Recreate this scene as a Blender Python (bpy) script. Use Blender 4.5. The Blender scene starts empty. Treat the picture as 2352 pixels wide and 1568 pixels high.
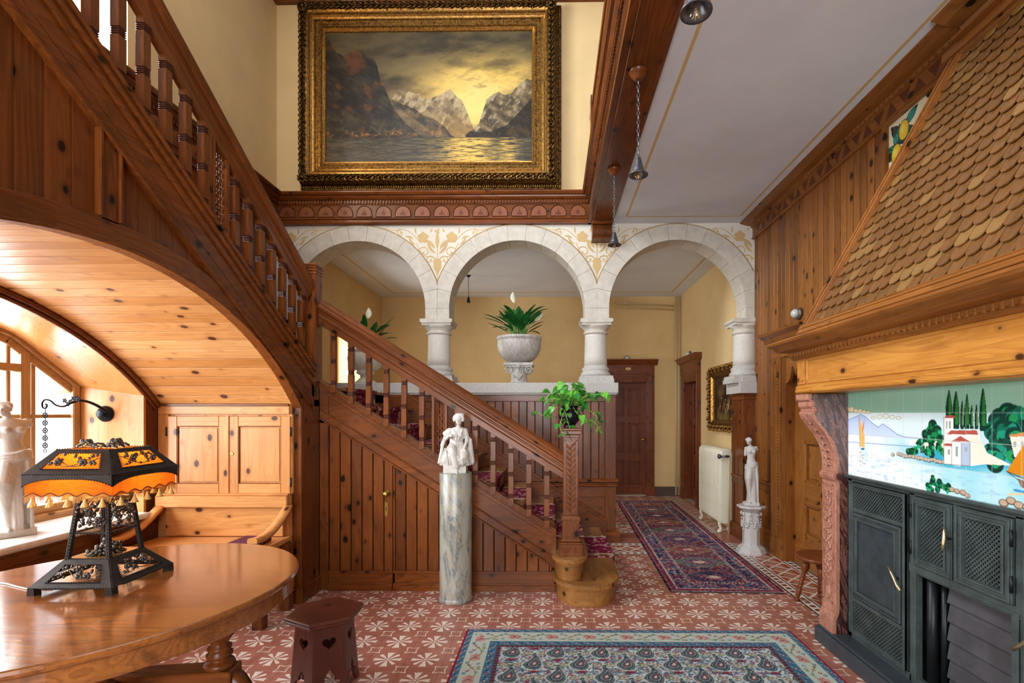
import bpy, bmesh, math, random
import numpy as np
from mathutils import Vector, Matrix, Quaternion
random.seed(7)
rng = np.random.default_rng(5)
PI = math.pi
C = bpy.context.scene.collection
sc = bpy.context.scene

# ------------------------------------------------------------------ camera, light, exposure
F_PX, YAW, HZ, EYE = 1125.0, math.radians(0.7), 948.0, 1.45
PX0 = 1268 - F_PX*math.tan(YAW)
cam = bpy.data.cameras.new('camera')
cam.sensor_width = 36; cam.lens = 36*F_PX/2352
cam.shift_x = -(PX0-1176)/2352; cam.shift_y = (HZ-784)/2352
cam.clip_start = 0.05
cam_ob = bpy.data.objects.new('camera', cam); C.objects.link(cam_ob)
cam_ob.location = (0, 0, EYE); cam_ob.rotation_euler = (PI/2, 0, YAW)
sc.camera = cam_ob

sc.view_settings.view_transform = 'Standard'
sc.view_settings.look = 'None'
sc.view_settings.gamma = 1
sc.view_settings.use_curve_mapping = False
sc.view_settings.exposure = 0.55
sc.cycles.use_denoising = True
sc.cycles.max_bounces = 8
sc.cycles.diffuse_bounces = 5
sc.cycles.glossy_bounces = 3
sc.cycles.sample_clamp_indirect = 6
sc.cycles.caustics_reflective = False
sc.cycles.caustics_refractive = False

w = bpy.data.worlds.new('sky'); sc.world = w; w.use_nodes = True
w.node_tree.nodes['Background'].inputs[0].default_value = (0.85, 0.92, 1, 1)
w.node_tree.nodes['Background'].inputs[1].default_value = 1.5

def area(name, loc, target, sx, sy, power, col=(1, 1, 1), spread=180):
    l = bpy.data.lights.new(name, 'AREA'); l.shape = 'RECTANGLE'; l.size = sx; l.size_y = sy
    l.energy = power; l.color = col; l.spread = math.radians(spread)
    o = bpy.data.objects.new(name, l); C.objects.link(o); o.location = loc
    d = Vector(target)-Vector(loc); o.rotation_euler = d.to_track_quat('-Z', 'Y').to_euler()
    return o
# daylight through the alcove window, the upper stair window, the tall windows behind the camera, the corridor window
area('daylight_alcove_window', (-4.25, 2.1, 1.9), (0, 2.1, 1.1), 3.6, 2.2, 360, (0.86, 0.93, 1))
area('daylight_stair_window', (-3.95, 2.75, 5.1), (0, 2.9, 4.3), 2.0, 2.4, 560, (0.88, 0.94, 1))
area('daylight_rear_window_low', (-0.55, -3.45, 1.75), (-0.55, 0, 1.75), 3.2, 2.6, 125, (0.93, 0.96, 1), 130)
area('daylight_rear_window_high', (-0.9, -3.45, 4.9), (-0.9, 0, 4.3), 3.6, 2.0, 40, (1, 0.985, 0.96), 110)
area('daylight_corridor_window', (-3.85, 7.1, 2.1), (0, 7.1, 2.0), 0.9, 1.6, 70, (1, 0.96, 0.86))

# ------------------------------------------------------------------ picture geometry helpers
def _ray(x, y):
    a = (x-PX0)/F_PX
    return (a*math.cos(YAW)-math.sin(YAW), a*math.sin(YAW)+math.cos(YAW), (HZ-y)/F_PX)
def onY(x, y, v):
    r = _ray(x, y); t = v/r[1]; return (r[0]*t, v, EYE+r[2]*t)
def onX(x, y, v):
    r = _ray(x, y); t = v/r[0]; return (v, r[1]*t, EYE+r[2]*t)
def onZ(x, y, v):
    r = _ray(x, y); t = (v-EYE)/r[2]; return (r[0]*t, r[1]*t, v)

# ------------------------------------------------------------------ shader expressions
def lin(c):
    if isinstance(c, str):
        c = tuple(int(c[i:i+2], 16)/255 for i in (0, 2, 4))
    return tuple(((v+0.055)/1.055)**2.4 if v > 0.04045 else v/12.92 for v in c[:3])
class E:
    def __init__(s, g, sock): s.g = g; s.s = sock
    def __add__(a, b): return a.g.m('ADD', a, b)
    __radd__ = __add__
    def __sub__(a, b): return a.g.m('SUBTRACT', a, b)
    def __rsub__(a, b): return a.g.m('SUBTRACT', b, a)
    def __mul__(a, b): return a.g.m('MULTIPLY', a, b)
    __rmul__ = __mul__
    def __truediv__(a, b): return a.g.m('DIVIDE', a, b)
    def __neg__(a): return a.g.m('MULTIPLY', a, -1)
    def lt(a, b): return a.g.m('LESS_THAN', a, b)
    def gt(a, b): return a.g.m('GREATER_THAN', a, b)
    def abs(a): return a.g.m('ABSOLUTE', a)
    def floor(a): return a.g.m('FLOOR', a)
    def fract(a): return a.g.m('FRACT', a)
    def sin(a): return a.g.m('SINE', a)
    def cos(a): return a.g.m('COSINE', a)
    def sqrt(a): return a.g.m('SQRT', a)
    def max(a, b): return a.g.m('MAXIMUM', a, b)
    def min(a, b): return a.g.m('MINIMUM', a, b)
    def pow(a, b): return a.g.m('POWER', a, b)
    def pp(a, b): return a.g.m('PINGPONG', a, b)
    def ss(a, lo, hi):
        n = a.g.nt.nodes.new('ShaderNodeMapRange'); n.interpolation_type = 'SMOOTHSTEP'
        a.g.put(n.inputs['Value'], a); n.inputs['From Min'].default_value = lo; n.inputs['From Max'].default_value = hi
        return E(a.g, n.outputs[0])
class G:
    def __init__(s, name, rough=0.5, metal=0, spec=0.5, coat=0):
        s.mat = bpy.data.materials.new(name); s.mat.use_nodes = True; s.nt = s.mat.node_tree
        s.b = s.nt.nodes['Principled BSDF']; i = s.b.inputs
        i['Roughness'].default_value = rough; i['Metallic'].default_value = metal
        i['Specular IOR Level'].default_value = spec; i['Coat Weight'].default_value = coat; i['Coat Roughness'].default_value = 0.12
        s._o = None
    def put(s, sock, v):
        if isinstance(v, E): s.nt.links.new(v.s, sock)
        elif isinstance(v, (tuple, list)): sock.default_value = tuple(v)+((1,) if len(v) == 3 and len(sock.default_value) == 4 else ())
        else: sock.default_value = v
    def m(s, op, *a):
        n = s.nt.nodes.new('ShaderNodeMath'); n.operation = op
        for i, v in enumerate(a): s.put(n.inputs[i], v)
        return E(s, n.outputs[0])
    def co(s, kind='Object'):
        n = s.nt.nodes.new('ShaderNodeTexCoord'); return E(s, n.outputs[kind])
    def sep(s, v):
        n = s.nt.nodes.new('ShaderNodeSeparateXYZ'); s.put(n.inputs[0], v)
        return [E(s, n.outputs[i]) for i in range(3)]
    def xyz(s, x, y, z):
        n = s.nt.nodes.new('ShaderNodeCombineXYZ')
        for i, v in enumerate((x, y, z)): s.put(n.inputs[i], v)
        return E(s, n.outputs[0])
    def noise(s, v, scale=5, detail=3, rough=0.55, dist=0, col=False):
        n = s.nt.nodes.new('ShaderNodeTexNoise'); s.put(n.inputs['Vector'], v); n.inputs['Scale'].default_value = scale
        n.inputs['Detail'].default_value = detail; n.inputs['Roughness'].default_value = rough; n.inputs['Distortion'].default_value = dist
        return E(s, n.outputs['Color' if col else 'Fac'])
    def vor(s, v, scale=5, feature='F1', rnd=1):
        n = s.nt.nodes.new('ShaderNodeTexVoronoi'); n.feature = feature; s.put(n.inputs['Vector'], v); n.inputs['Scale'].default_value = scale
        n.inputs['Randomness'].default_value = rnd
        return E(s, n.outputs['Distance']), (E(s, n.outputs['Color']) if feature == 'F1' else None)
    def white(s, v):
        n = s.nt.nodes.new('ShaderNodeTexWhiteNoise'); n.noise_dimensions = '3D' if not isinstance(v, E) or True else '1D'
        s.put(n.inputs['Vector'], v); return E(s, n.outputs['Value'])
    def mix(s, f, a, b, mode='MIX'):
        n = s.nt.nodes.new('ShaderNodeMix'); n.data_type = 'RGBA'; n.blend_type = mode
        s.put(n.inputs[0], f); s.put(n.inputs[6], a); s.put(n.inputs[7], b)
        return E(s, n.outputs[2])
    def base(s, v): s.put(s.b.inputs['Base Color'], v); return s
    def bump(s, h, strength=0.3, dist=0.002):
        n = s.nt.nodes.new('ShaderNodeBump'); n.inputs['Strength'].default_value = strength; n.inputs['Distance'].default_value = dist
        s.put(n.inputs['Height'], h); s.nt.links.new(n.outputs[0], s.b.inputs['Normal']); return s
_cache = {}
WOODS = {  # light, mid, dark ring, knot, roughness
    'red':   ('7f441a', '552b0f', '321607', '130703', 0.27),
    'amber': ('a0652e', '7b491f', '543012', '1e0d05', 0.30),
    'honey': ('d79b5c', 'c08247', '97592a', '3c1d10', 0.30),
    'honeya': ('cf9050', 'b47539', '8a4f22', '3c1d10', 0.30),
    'honeyb': ('dfa96c', 'cc9054', 'a16434', '4a2412', 0.28),
    'fire':  ('c98a3c', 'ad6c28', '80471a', '361a0a', 0.32),
    'oak':   ('9c6c38', '7d5026', '583517', '321b0c', 0.33),
    'table': ('a3632d', '75421d', '4c2a12', '1c100a', 0.12),
    'dark':  ('55281a', '3c1a12', '27100b', '120705', 0.32),
    'shing': ('8a6036', '694623', '483016', '22120a', 0.34),
    'window': ('b58c60', '9a7448', '7a5834', '4a2c14', 0.35),
    'door':  ('7e4220', '5f2d15', '401b0d', '200c07', 0.32),
    'rdoor': ('a5692f', '85501f', '5f3413', '30160a', 0.32),
}
def wood(kind, axis='z', plank=None, knots=1.0):
    """pine: growth rings along an axis, knots, and optional planks ('x', width)"""
    key = (kind, axis, plank, knots)
    if key in _cache: return _cache[key]
    l, m_, d, k, r = WOODS[kind]
    g = G('%s_wood_%s' % (kind, axis), r, spec=0.5 if kind == 'table' else 0.28, coat=0.6 if kind == 'table' else 0.04)
    p = g.sep(g.co()); ai = 'xyz'.index(axis)
    shift = 0.0; tone = None
    if plank:
        q = ((p['xyz'.index(plank[0])]-(plank[2] if len(plank) > 2 else 0))/plank[1]).floor()
        wn = g.white(g.xyz(q, q*0.37, 3.1)); shift = wn*13.7; tone = wn
    q = [p[i]+shift if plank and i != ai else p[i] for i in range(3)]
    long_ = p[ai]+(shift*2.3 if plank else 0)
    def st(a, b):
        v = [q[0]*a, q[1]*a, q[2]*a]; v[ai] = long_*b; return g.xyz(*v)
    n1 = g.noise(st(5, 0.55), 1, 2, 0.5, 0.6)
    ring = (n1*16).fract(); ring = ring.ss(0.25, 1.0)
    fine = g.noise(st(90, 3), 1, 3, 0.6)
    blot = g.noise(st(3.2, 1.1), 1, 2, 0.5)
    c = g.mix(ring*0.55, lin(l), lin(m_))
    c = g.mix(blot.ss(0.35, 0.72)*0.75, c, lin(m_))
    c = g.mix(fine.ss(0.45, 0.8)*0.45, c, lin(d))
    if kind == 'table':
        bl = g.noise(st(7, 2.2), 1, 5, 0.7, 0.8); c = g.mix(bl.ss(0.48, 0.7)*0.6, c, lin('4a2612')); c = g.mix(g.noise(st(2.2, 1.2), 1, 3, 0.6).ss(0.5, 0.7)*0.5, c, lin('8a3f1c'))
    if tone is not None:
        c = g.mix((tone-0.5).abs()*0.9, c, g.mix(tone.gt(0.5), lin(l), lin(d)))
    if knots:
        kd, kc = g.vor(st(10.5, 7.0), 1)
        pick = g.sep(kc)[0].gt(1-0.85*knots); sz = g.sep(kc)[1]*0.17-0.085
        halo = (1-(kd-sz).ss(0.06, 0.34))*pick
        core = (1-(kd-sz).ss(0.085, 0.15))*pick
        strk = g.vor(st(9, 2.0), 1)[0]; c = g.mix((1-strk.ss(0.05, 0.3))*0.30*min(knots, 1), c, lin(d))
        c = g.mix(halo*0.5, c, lin(d)); c = g.mix(core*0.94, c, lin(k))
    g.base(c); g.bump(fine*0.5+ring*0.3, 0.12, 0.001)
    g.put(g.b.inputs['Roughness'], fine*0.18+(r-0.07))
    _cache[key] = g.mat; return g.mat
def plain(name, col, rough=0.5, metal=0, spec=0.5, noise=0.0, nscale=8, bump=0, bscale=60, coat=0):
    if name in _cache: return _cache[name]
    g = G(name, rough, metal, spec, coat); c = lin(col)
    if noise:
        n = g.noise(g.co(), nscale, 4, 0.6)
        c = g.mix(n.ss(0.3, 0.7), tuple(v*(1-noise) for v in c), tuple(min(1, v*(1+noise*0.6)) for v in c))
    g.base(c)
    if bump: g.bump(g.noise(g.co(), bscale, 4, 0.6), bump, 0.002)
    _cache[name] = g.mat; return g.mat
def marble(name, a, b, vein, scale=3, rough=0.35, warp=1.4):
    if name in _cache: return _cache[name]
    g = G(name, rough); co = g.co(); p = g.sep(co)
    n = g.noise(g.xyz(p[0]*1.6, p[1]*1.6, p[2]*0.55), scale, 5, 0.6, warp)
    n2 = g.noise(g.xyz(p[0]*2.4+p[2]*0.8, p[1]*2.4, p[2]*0.5), scale*1.5, 5, 0.65, warp*1.3)
    v = (1-(n2-0.5).abs().ss(0.0, 0.07))
    c = g.mix(n.ss(0.38, 0.62), lin(a), lin(b)); c = g.mix(v*0.7, c, lin(vein))
    g.base(c); _cache[name] = g.mat; return g.mat

# ------------------------------------------------------------------ mesh builder
class MB:
    def __init__(s): s.v = []; s.f = []; s.mi = []; s.sm = []; s.mats = []; s.cm = 0; s.cs = False
    def mat(s, m):
        if m not in s.mats: s.mats.append(m)
        s.cm = s.mats.index(m); return s
    def add(s, vs, fs, smooth=False):
        o = len(s.v); s.v += [tuple(v) for v in vs]
        for f in fs: s.f.append([o+i for i in f]); s.mi.append(s.cm); s.sm.append(smooth)
        return s
    def box(s, x0, x1, y0, y1, z0, z1):
        x0, x1 = sorted((x0, x1)); y0, y1 = sorted((y0, y1)); z0, z1 = sorted((z0, z1))
        return s.add([(x0, y0, z0), (x1, y0, z0), (x1, y1, z0), (x0, y1, z0), (x0, y0, z1), (x1, y0, z1), (x1, y1, z1), (x0, y1, z1)],
                     [(0, 3, 2, 1), (4, 5, 6, 7), (0, 1, 5, 4), (1, 2, 6, 5), (2, 3, 7, 6), (3, 0, 4, 7)])
    def prism(s, poly, axis, a, b, smooth=False):
        """poly 2D; axis x: (y,z), y: (x,z), z: (x,y)"""
        def P(u, v, w):
            return {'x': (w, u, v), 'y': (u, w, v), 'z': (u, v, w)}[axis]
        n = len(poly); ar = sum(poly[i][0]*poly[(i+1) % n][1]-poly[(i+1) % n][0]*poly[i][1] for i in range(n))
        if ar < 0: poly = poly[::-1]
        vs = [P(u, v, a) for u, v in poly]+[P(u, v, b) for u, v in poly]
        fl = (axis == 'y') != (b < a)
        fs = [tuple(range(n))[::-1], tuple(range(n, 2*n))]+[(i, (i+1) % n, n+(i+1) % n, n+i) for i in range(n)]
        if fl: fs = [f[::-1] for f in fs]
        o = len(s.v); s.v += vs
        for k, f in enumerate(fs): s.f.append([o+i for i in f]); s.mi.append(s.cm); s.sm.append(smooth and k > 1)
        return s
    def loft(s, rings, cap=True, smooth=True, closed=True):
        n = len(rings[0]); vs = [p for r in rings for p in r]; fs = []
        for k in range(len(rings)-1):
            for i in range(n if closed else n-1):
                j = (i+1) % n; fs.append((k*n+i, k*n+j, (k+1)*n+j, (k+1)*n+i))
        s.add(vs, fs, smooth)
        if cap and closed:
            o = len(s.v)-len(vs); s.f.append([o+i for i in range(n)][::-1]); s.mi.append(s.cm); s.sm.append(False)
            o += (len(rings)-1)*n; s.f.append([o+i for i in range(n)]); s.mi.append(s.cm); s.sm.append(False)
        return s
    def lathe(s, prof, cx=0, cy=0, cz=0, n=24, smooth=True, mod=None, axis='z', a0=0):
        rings = []
        for r, z in prof:
            ring = []
            for i in range(n):
                t = a0+2*PI*i/n; rr = r*(mod(t, z) if mod else 1)
                q = (rr*math.cos(t), rr*math.sin(t), z)
                if axis == 'y': q = (q[0], -q[2], q[1])
                if axis == 'x': q = (q[2], q[0], q[1])
                ring.append((cx+q[0], cy+q[1], cz+q[2]))
            rings.append(ring)
        return s.loft(rings, True, smooth)
    def tube(s, path, r, n=8, smooth=True, closed=False, flat=None):
        pts = [Vector(p) for p in path]; R = r if isinstance(r, (list, tuple)) else [r]*len(pts); rings = []
        m = len(pts); up = None
        for i, p in enumerate(pts):
            a = pts[(i-1) % m] if closed or i > 0 else p; b = pts[(i+1) % m] if closed or i < m-1 else p
            t = (b-a).normalized() if (b-a).length > 1e-9 else Vector((0, 0, 1))
            if up is None: up = Vector((0, 0, 1)) if abs(t.z) < 0.9 else Vector((1, 0, 0))
            u = t.cross(up)
            if u.length < 1e-6: u = t.orthogonal()
            u.normalize(); v = u.cross(t).normalized(); up = v
            fl = flat or 1
            rings.append([tuple(p+u*R[i]*math.cos(2*PI*k/n)+v*R[i]*fl*math.sin(2*PI*k/n)) for k in range(n)])
        if closed: rings.append(rings[0]); return s.loft(rings, False, smooth)
        return s.loft(rings, True, smooth)
    def ball(s, c, r, n=12, m=8):
        rx, ry, rz = r if isinstance(r, (tuple, list)) else (r, r, r)
        rings = []
        for j in range(m+1):
            a = -PI/2+PI*j/m; k = max(math.cos(a), 0.02)
            rings.append([(c[0]+rx*k*math.cos(2*PI*i/n), c[1]+ry*k*math.sin(2*PI*i/n), c[2]+rz*math.sin(a)) for i in range(n)])
        return s.loft(rings)
    def sweep(s, prof, p0, p1, out, smooth=False):
        """extrude profile (d outward, h up) from p0 to p1"""
        o = Vector(out).normalized(); p0 = Vector(p0); p1 = Vector(p1)
        r0 = [tuple(p0+o*d+Vector((0, 0, h))) for d, h in prof]; r1 = [tuple(p1+o*d+Vector((0, 0, h))) for d, h in prof]
        return s.loft([r0, r1], True, smooth)
    def quad(s, a, b, c, d): return s.add([a, b, c, d], [(0, 1, 2, 3)])
    def build(s, name, m=None, parent=None, bevel=0, seg=1, sub=0, origin=None):
        me = bpy.data.meshes.new(name); vs = s.v
        if origin is not None: vs = [(v[0]-origin[0], v[1]-origin[1], v[2]-origin[2]) for v in vs]
        me.from_pydata(vs, [], s.f)
        mats = s.mats if s.mats else [m]
        if m is not None and s.mats and m not in s.mats: pass
        for x in mats: me.materials.append(x)
        me.polygons.foreach_set('material_index', s.mi); me.polygons.foreach_set('use_smooth', s.sm)
        bm = bmesh.new(); bm.from_mesh(me); bmesh.ops.recalc_face_normals(bm, faces=bm.faces); bm.to_mesh(me); bm.free()
        me.update()
        o = bpy.data.objects.new(name, me); C.objects.link(o)
        if origin is not None: o.location = origin
        if parent is not None: o.parent = parent
        if bevel:
            b = o.modifiers.new('bevel', 'BEVEL'); b.width = bevel; b.segments = seg; b.limit_method = 'ANGLE'; b.angle_limit = math.radians(38)
        if sub:
            b = o.modifiers.new('subsurf', 'SUBSURF'); b.levels = sub; b.render_levels = sub
        return o
def tag(o, label=None, cat=None, group=None, kind=None):
    if label: o['label'] = label
    if cat: o['category'] = cat
    if group: o['group'] = group
    if kind: o['kind'] = kind
    return o
def thing(name, label, cat, loc=(0, 0, 0), rz=0, group=None):
    o = bpy.data.objects.new(name, None); C.objects.link(o); o.empty_display_size = 0.1
    o.location = loc; o.rotation_euler = (0, 0, rz); return tag(o, label, cat, group)
def struct(name, mb, m=None, bevel=0, parent=None):
    o = mb.build(name, m, parent, bevel)
    if parent is None: o['kind'] = 'structure'
    return o
def inside(o, parent):
    """parent a mesh built in world coordinates to an unrotated empty"""
    o.parent = parent; o.location = Vector(o.location)-Vector(parent.location); return o
def copy_tree(o, parent=None):
    c = o.copy(); C.objects.link(c); c.parent = parent
    for ch in list(o.children): copy_tree(ch, c)
    return c

# ------------------------------------------------------------------ painted surfaces: colour attribute on a fine grid
def vnoise(x, y, seed=0):
    xi = np.floor(x).astype(np.int64); yi = np.floor(y).astype(np.int64); xf = x-xi; yf = y-yi
    def h(a, b):
        n = (a*374761393+b*668265263+seed*69069+1013904223) & 0x7fffffff
        n = ((n ^ (n >> 13))*1274126177) & 0x7fffffff
        return ((n ^ (n >> 16)) & 0xffff)/65535.0
    u = xf*xf*(3-2*xf); v = yf*yf*(3-2*yf)
    return (h(xi, yi)*(1-u)+h(xi+1, yi)*u)*(1-v)+(h(xi, yi+1)*(1-u)+h(xi+1, yi+1)*u)*v
def fbm(x, y, oct=5, seed=0, gain=0.5):
    t = 0; a = 1; s_ = 0
    for i in range(oct): t = t+a*vnoise(x*2**i+i*17.3, y*2**i-i*9.1, seed+i); s_ += a; a *= gain
    return t/s_
def hexc(c): return np.array([int(c[i:i+2], 16)/255 for i in (0, 2, 4)]) if isinstance(c, str) else np.array(c)
class Paint:
    """image in metres: a across (a0..a1), b up (b0..b1)"""
    def __init__(s, a0, a1, b0, b1, step, bg='ffffff'):
        s.nx = int(abs(a1-a0)/step)+1; s.ny = int(abs(b1-b0)/step)+1; s.ext = (a0, a1, b0, b1)
        s.A, s.B = np.meshgrid(np.linspace(a0, a1, s.nx), np.linspace(b0, b1, s.ny)); s.st = step
        s.I = np.ones((s.ny, s.nx, 3))*hexc(bg)
    def blend(s, mask, col):
        m = np.clip(mask, 0, 1)[..., None]; s.I = s.I*(1-m)+(col if isinstance(col, np.ndarray) and col.ndim == 3 else hexc(col))*m
    def pmask(s, pts):
        m = np.zeros(s.A.shape, bool); n = len(pts)
        for i in range(n):
            x0, y0 = pts[i]; x1, y1 = pts[(i+1) % n]
            if y0 == y1: continue
            c = ((y0 > s.B) != (y1 > s.B)) & (s.A < (x1-x0)*(s.B-y0)/(y1-y0)+x0); m ^= c
        return m.astype(float)
    def poly(s, pts, col, op=1): m = s.pmask(pts)*op; s.blend(m, col); return m
    def line(s, pts, wd, col, op=1):
        d = np.full(s.A.shape, 1e9)
        for (x0, y0), (x1, y1) in zip(pts[:-1], pts[1:]):
            L = (x1-x0)**2+(y1-y0)**2+1e-12; t = np.clip(((s.A-x0)*(x1-x0)+(s.B-y0)*(y1-y0))/L, 0, 1)
            d = np.minimum(d, np.hypot(s.A-x0-t*(x1-x0), s.B-y0-t*(y1-y0)))
        s.blend(np.clip((wd-d)/s.st+0.5, 0, 1)*op, col)
    def ell(s, cx, cy, rx, ry, col, op=1, soft=0):
        d = np.hypot((s.A-cx)/rx, (s.B-cy)/ry)
        m = np.clip((1-d)*min(rx, ry)/s.st+0.5, 0, 1) if not soft else np.clip((1-d)/soft, 0, 1)
        s.blend(m*op, col)
    def mesh(s, name, fn, mat, parent=None, kind=None):
        """fn(A,B) -> (x,y,z) arrays"""
        X, Y, Z = fn(s.A, s.B); n = s.nx*s.ny
        co = np.stack([np.broadcast_to(X, s.A.shape), np.broadcast_to(Y, s.A.shape), np.broadcast_to(Z, s.A.shape)], -1).reshape(-1).astype(np.float32)
        idx = np.arange(n).reshape(s.ny, s.nx)
        q = np.stack([idx[:-1, :-1], idx[:-1, 1:], idx[1:, 1:], idx[1:, :-1]], -1).reshape(-1, 4).astype(np.int32)
        me = bpy.data.meshes.new(name); me.vertices.add(n); me.vertices.foreach_set('co', co)
        me.loops.add(q.size); me.loops.foreach_set('vertex_index', q.reshape(-1))
        me.polygons.add(len(q)); me.polygons.foreach_set('loop_start', np.arange(0, q.size, 4, dtype=np.int32))
        me.update(calc_edges=True)
        I = np.clip(s.I, 0, 1); L = np.where(I > 0.04045, ((I+0.055)/1.055)**2.4, I/12.92)
        ca = me.color_attributes.new('paint', 'FLOAT_COLOR', 'POINT')
        ca.data.foreach_set('color', np.concatenate([L, np.ones(L.shape[:2]+(1,))], -1).reshape(-1).astype(np.float32))
        me.materials.append(mat); me.polygons.foreach_set('use_smooth', np.ones(len(q), bool))
        o = bpy.data.objects.new(name, me); C.objects.link(o)
        if parent is not None: o.parent = parent
        return o
def painted(name, rough=0.4, spec=0.5, coat=0, fuzz=0, bump=0, bs=400, tile=None):
    g = G(name, rough, 0, spec, coat); n = g.nt.nodes.new('ShaderNodeAttribute'); n.attribute_name = 'paint'
    c = E(g, n.outputs['Color'])
    if fuzz:
        nn = g.noise(g.co(), 900, 2, 0.6); c = g.mix(nn.ss(0.2, 0.8)*fuzz, c, (0, 0, 0))
    g.base(c)
    if bump: g.bump(g.noise(g.co(), bs, 3, 0.6), bump, 0.001)
    return g.mat
# ================================================================== surface materials of the room
def glass_mat():
    if 'glass' in _cache: return _cache['glass']
    g = G('clear_glass'); nt = g.nt; t = nt.nodes.new('ShaderNodeBsdfTransparent'); gl = nt.nodes.new('ShaderNodeBsdfGlossy')
    gl.inputs['Roughness'].default_value = 0.02
    mx = nt.nodes.new('ShaderNodeMixShader'); mx.inputs[0].default_value = 0.05
    nt.links.new(t.outputs[0], mx.inputs[1]); nt.links.new(gl.outputs[0], mx.inputs[2])
    nt.links.new(mx.outputs[0], nt.nodes['Material Output'].inputs['Surface']); _cache['glass'] = g.mat; return g.mat
GLASS = glass_mat()
CREAM = plain('cream_plaster', 'e3c792', 0.75, noise=0.05, nscale=2.5, bump=0.12, bscale=130)
OCHRE = plain('ochre_plaster', 'd8b880', 0.75, noise=0.08, nscale=1.6, bump=0.12, bscale=120)
WHITE = plain('white_plaster', 'dde4ec', 0.8, noise=0.05, nscale=1.8, bump=0.1, bscale=120)
SPAN = plain('spandrel_plaster', 'e2ddd0', 0.8, noise=0.04, nscale=4, bump=0.1, bscale=160)
STONE = plain('limestone', 'cfcabd', 0.75, noise=0.10, nscale=14, bump=0.35, bscale=90)
COLSTONE = plain('granular_limestone', 'dad6cd', 0.8, noise=0.16, nscale=110, bump=0.4, bscale=200)
SLABST = plain('grey_sandstone', 'c4c1bb', 0.8, noise=0.14, nscale=50, bump=0.35, bscale=160)
TAN = plain('tan_stencil_paint', 'cfb27c', 0.8)
REDP = plain('red_stencil_paint', '5e2412', 0.5)
BROWNB = plain('brown_painted_skirting', '4a382c', 0.6)
BRASS = plain('brass', 'c9a25a', 0.28, 1)
IRON = plain('black_iron', '2b2e30', 0.42, 0.7, noise=0.2)

def floor_mat():
    g = G('cement_floor_tiles', 0.33); p = g.sep(g.co()); S = 0.2243
    fx, fy, _ = onZ(1092, 1438.4, 0)
    wob = g.noise(g.co(), 60, 3, 0.6)
    def cell(ox, oy):
        return ((p[0]-ox)/S).fract()-0.5, ((p[1]-oy)/S).fract()-0.5
    u, v = cell(fx+S/2, fy+S/2)
    def petal(a, b, r1, k0, k1, point):
        # a along, b across (abs)
        wdt = a*k1+k0
        end = (a+b*point).lt(r1)
        return end*b.lt(wdt)*a.gt(0.055)
    au, av = u.abs(), v.abs()
    d1 = (au+av)*0.7071; d2 = (au-av).abs()*0.7071
    def fan(a, b): return a.gt(0.058)*b.lt(a*0.275)*(a+(b*13).pp(0.5)*0.075).lt(0.375)
    fl = fan(av, au).max(fan(au, av*1.35))
    c2 = (d1-0.30); rr = (c2*c2+d2*d2).sqrt().lt(0.05)
    fl = fl.max((petal(d1, d2, 0.31, 0.002, 0.155, 0.0)).max(rr))
    ctr = (u*u+v*v).sqrt(); fl = fl.max(ctr.lt(0.035)).min(1-(ctr.gt(0.035)*ctr.lt(0.055)))
    x, y = cell(fx, fy)
    ax, ay = x.abs(), y.abs(); h = ax.max(ay)-ax.min(ay)*0.24
    star = (h-0.118).abs().lt(0.013)
    pat = fl.max(star)
    grout = ax.lt(0.008)*0.75+ay.lt(0.005)*0.4
    red = g.mix(g.noise(g.co(), 7, 4, 0.6).ss(0.3, 0.7), lin('b07565'), lin('9b6252'))
    red = g.mix(g.noise(g.co(), 260, 2, 0.6).ss(0.4, 0.8)*0.35, red, lin('c08268'))
    red = g.mix(g.white(g.xyz(((p[0]-fx)/S).floor(), ((p[1]-fy)/S).floor(), 1.0))*0.22, red, lin('7c3c2c'))
    wh = g.mix(wob.ss(0.3, 0.75)*0.35, lin('e6dccd'), lin('b99a86'))
    c = g.mix(pat*0.95, red, wh); c = g.mix(grout*0.7, c, lin('4a3a33'))
    # border bands of smaller tiles
    def band(t, q):       # t across 0..1, q along in band widths
        a = (t-0.5).abs()
        inner = a.lt(0.27)
        zz = ((q*5).pp(1)*0.5-(t*2.2).pp(0.5)).abs()
        mz = zz.lt(0.075).max((q*10+t*6).fract().lt(0.22)*a.lt(0.14))
        ci = g.mix(mz, lin('a4553a'), lin('e2dacd'))
        ov = (((q*6).fract()-0.5)*((q*6).fract()-0.5)*1.2+((a-0.385)*(a-0.385))*50)
        cs = g.mix(ov.lt(0.12), lin('e2dacd'), lin('8d4733')); cs = g.mix(ov.lt(0.02), cs, lin('2c2f33'))
        r = g.mix(inner, cs, ci)
        ln = (a.gt(0.27)*a.lt(0.30)).max(a.gt(0.465))
        r = g.mix(ln, r, lin('33383c'))
        ln2 = (a.gt(0.30)*a.lt(0.32)).max(a.gt(0.45)*a.lt(0.465)).max(a.gt(0.245)*a.lt(0.27))
        return g.mix(ln2, r, lin('e2dacd'))
    rx = 1.905; W = S*2
    c = g.mix(p[1].gt(5.03)*p[1].lt(5.03+W)*p[0].lt(rx), c, band((p[1]-5.03)/W, p[0]/W))
    plainr = p[1].gt(5.03+W)*p[1].lt(5.93)
    c = g.mix(plainr, c, red)
    c = g.mix(p[1].gt(5.93)*p[1].lt(5.93+W)*p[0].lt(rx), c, band((p[1]-5.93)/W, p[0]/W))
    c = g.mix(p[0].gt(rx)*p[0].lt(rx+W)*(1-plainr), c, band((p[0]-rx)/W, p[1]/W))
    c = g.mix(p[0].gt(rx+W), c, g.mix(wob, lin('8d7a6c'), lin('a08d7f')))
    g.base(c); g.put(g.b.inputs['Roughness'], g.noise(g.co(), 9, 4, 0.6)*0.2+0.22)
    g.bump(wob*0.3-grout, 0.15, 0.001)
    return g.mat
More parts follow.
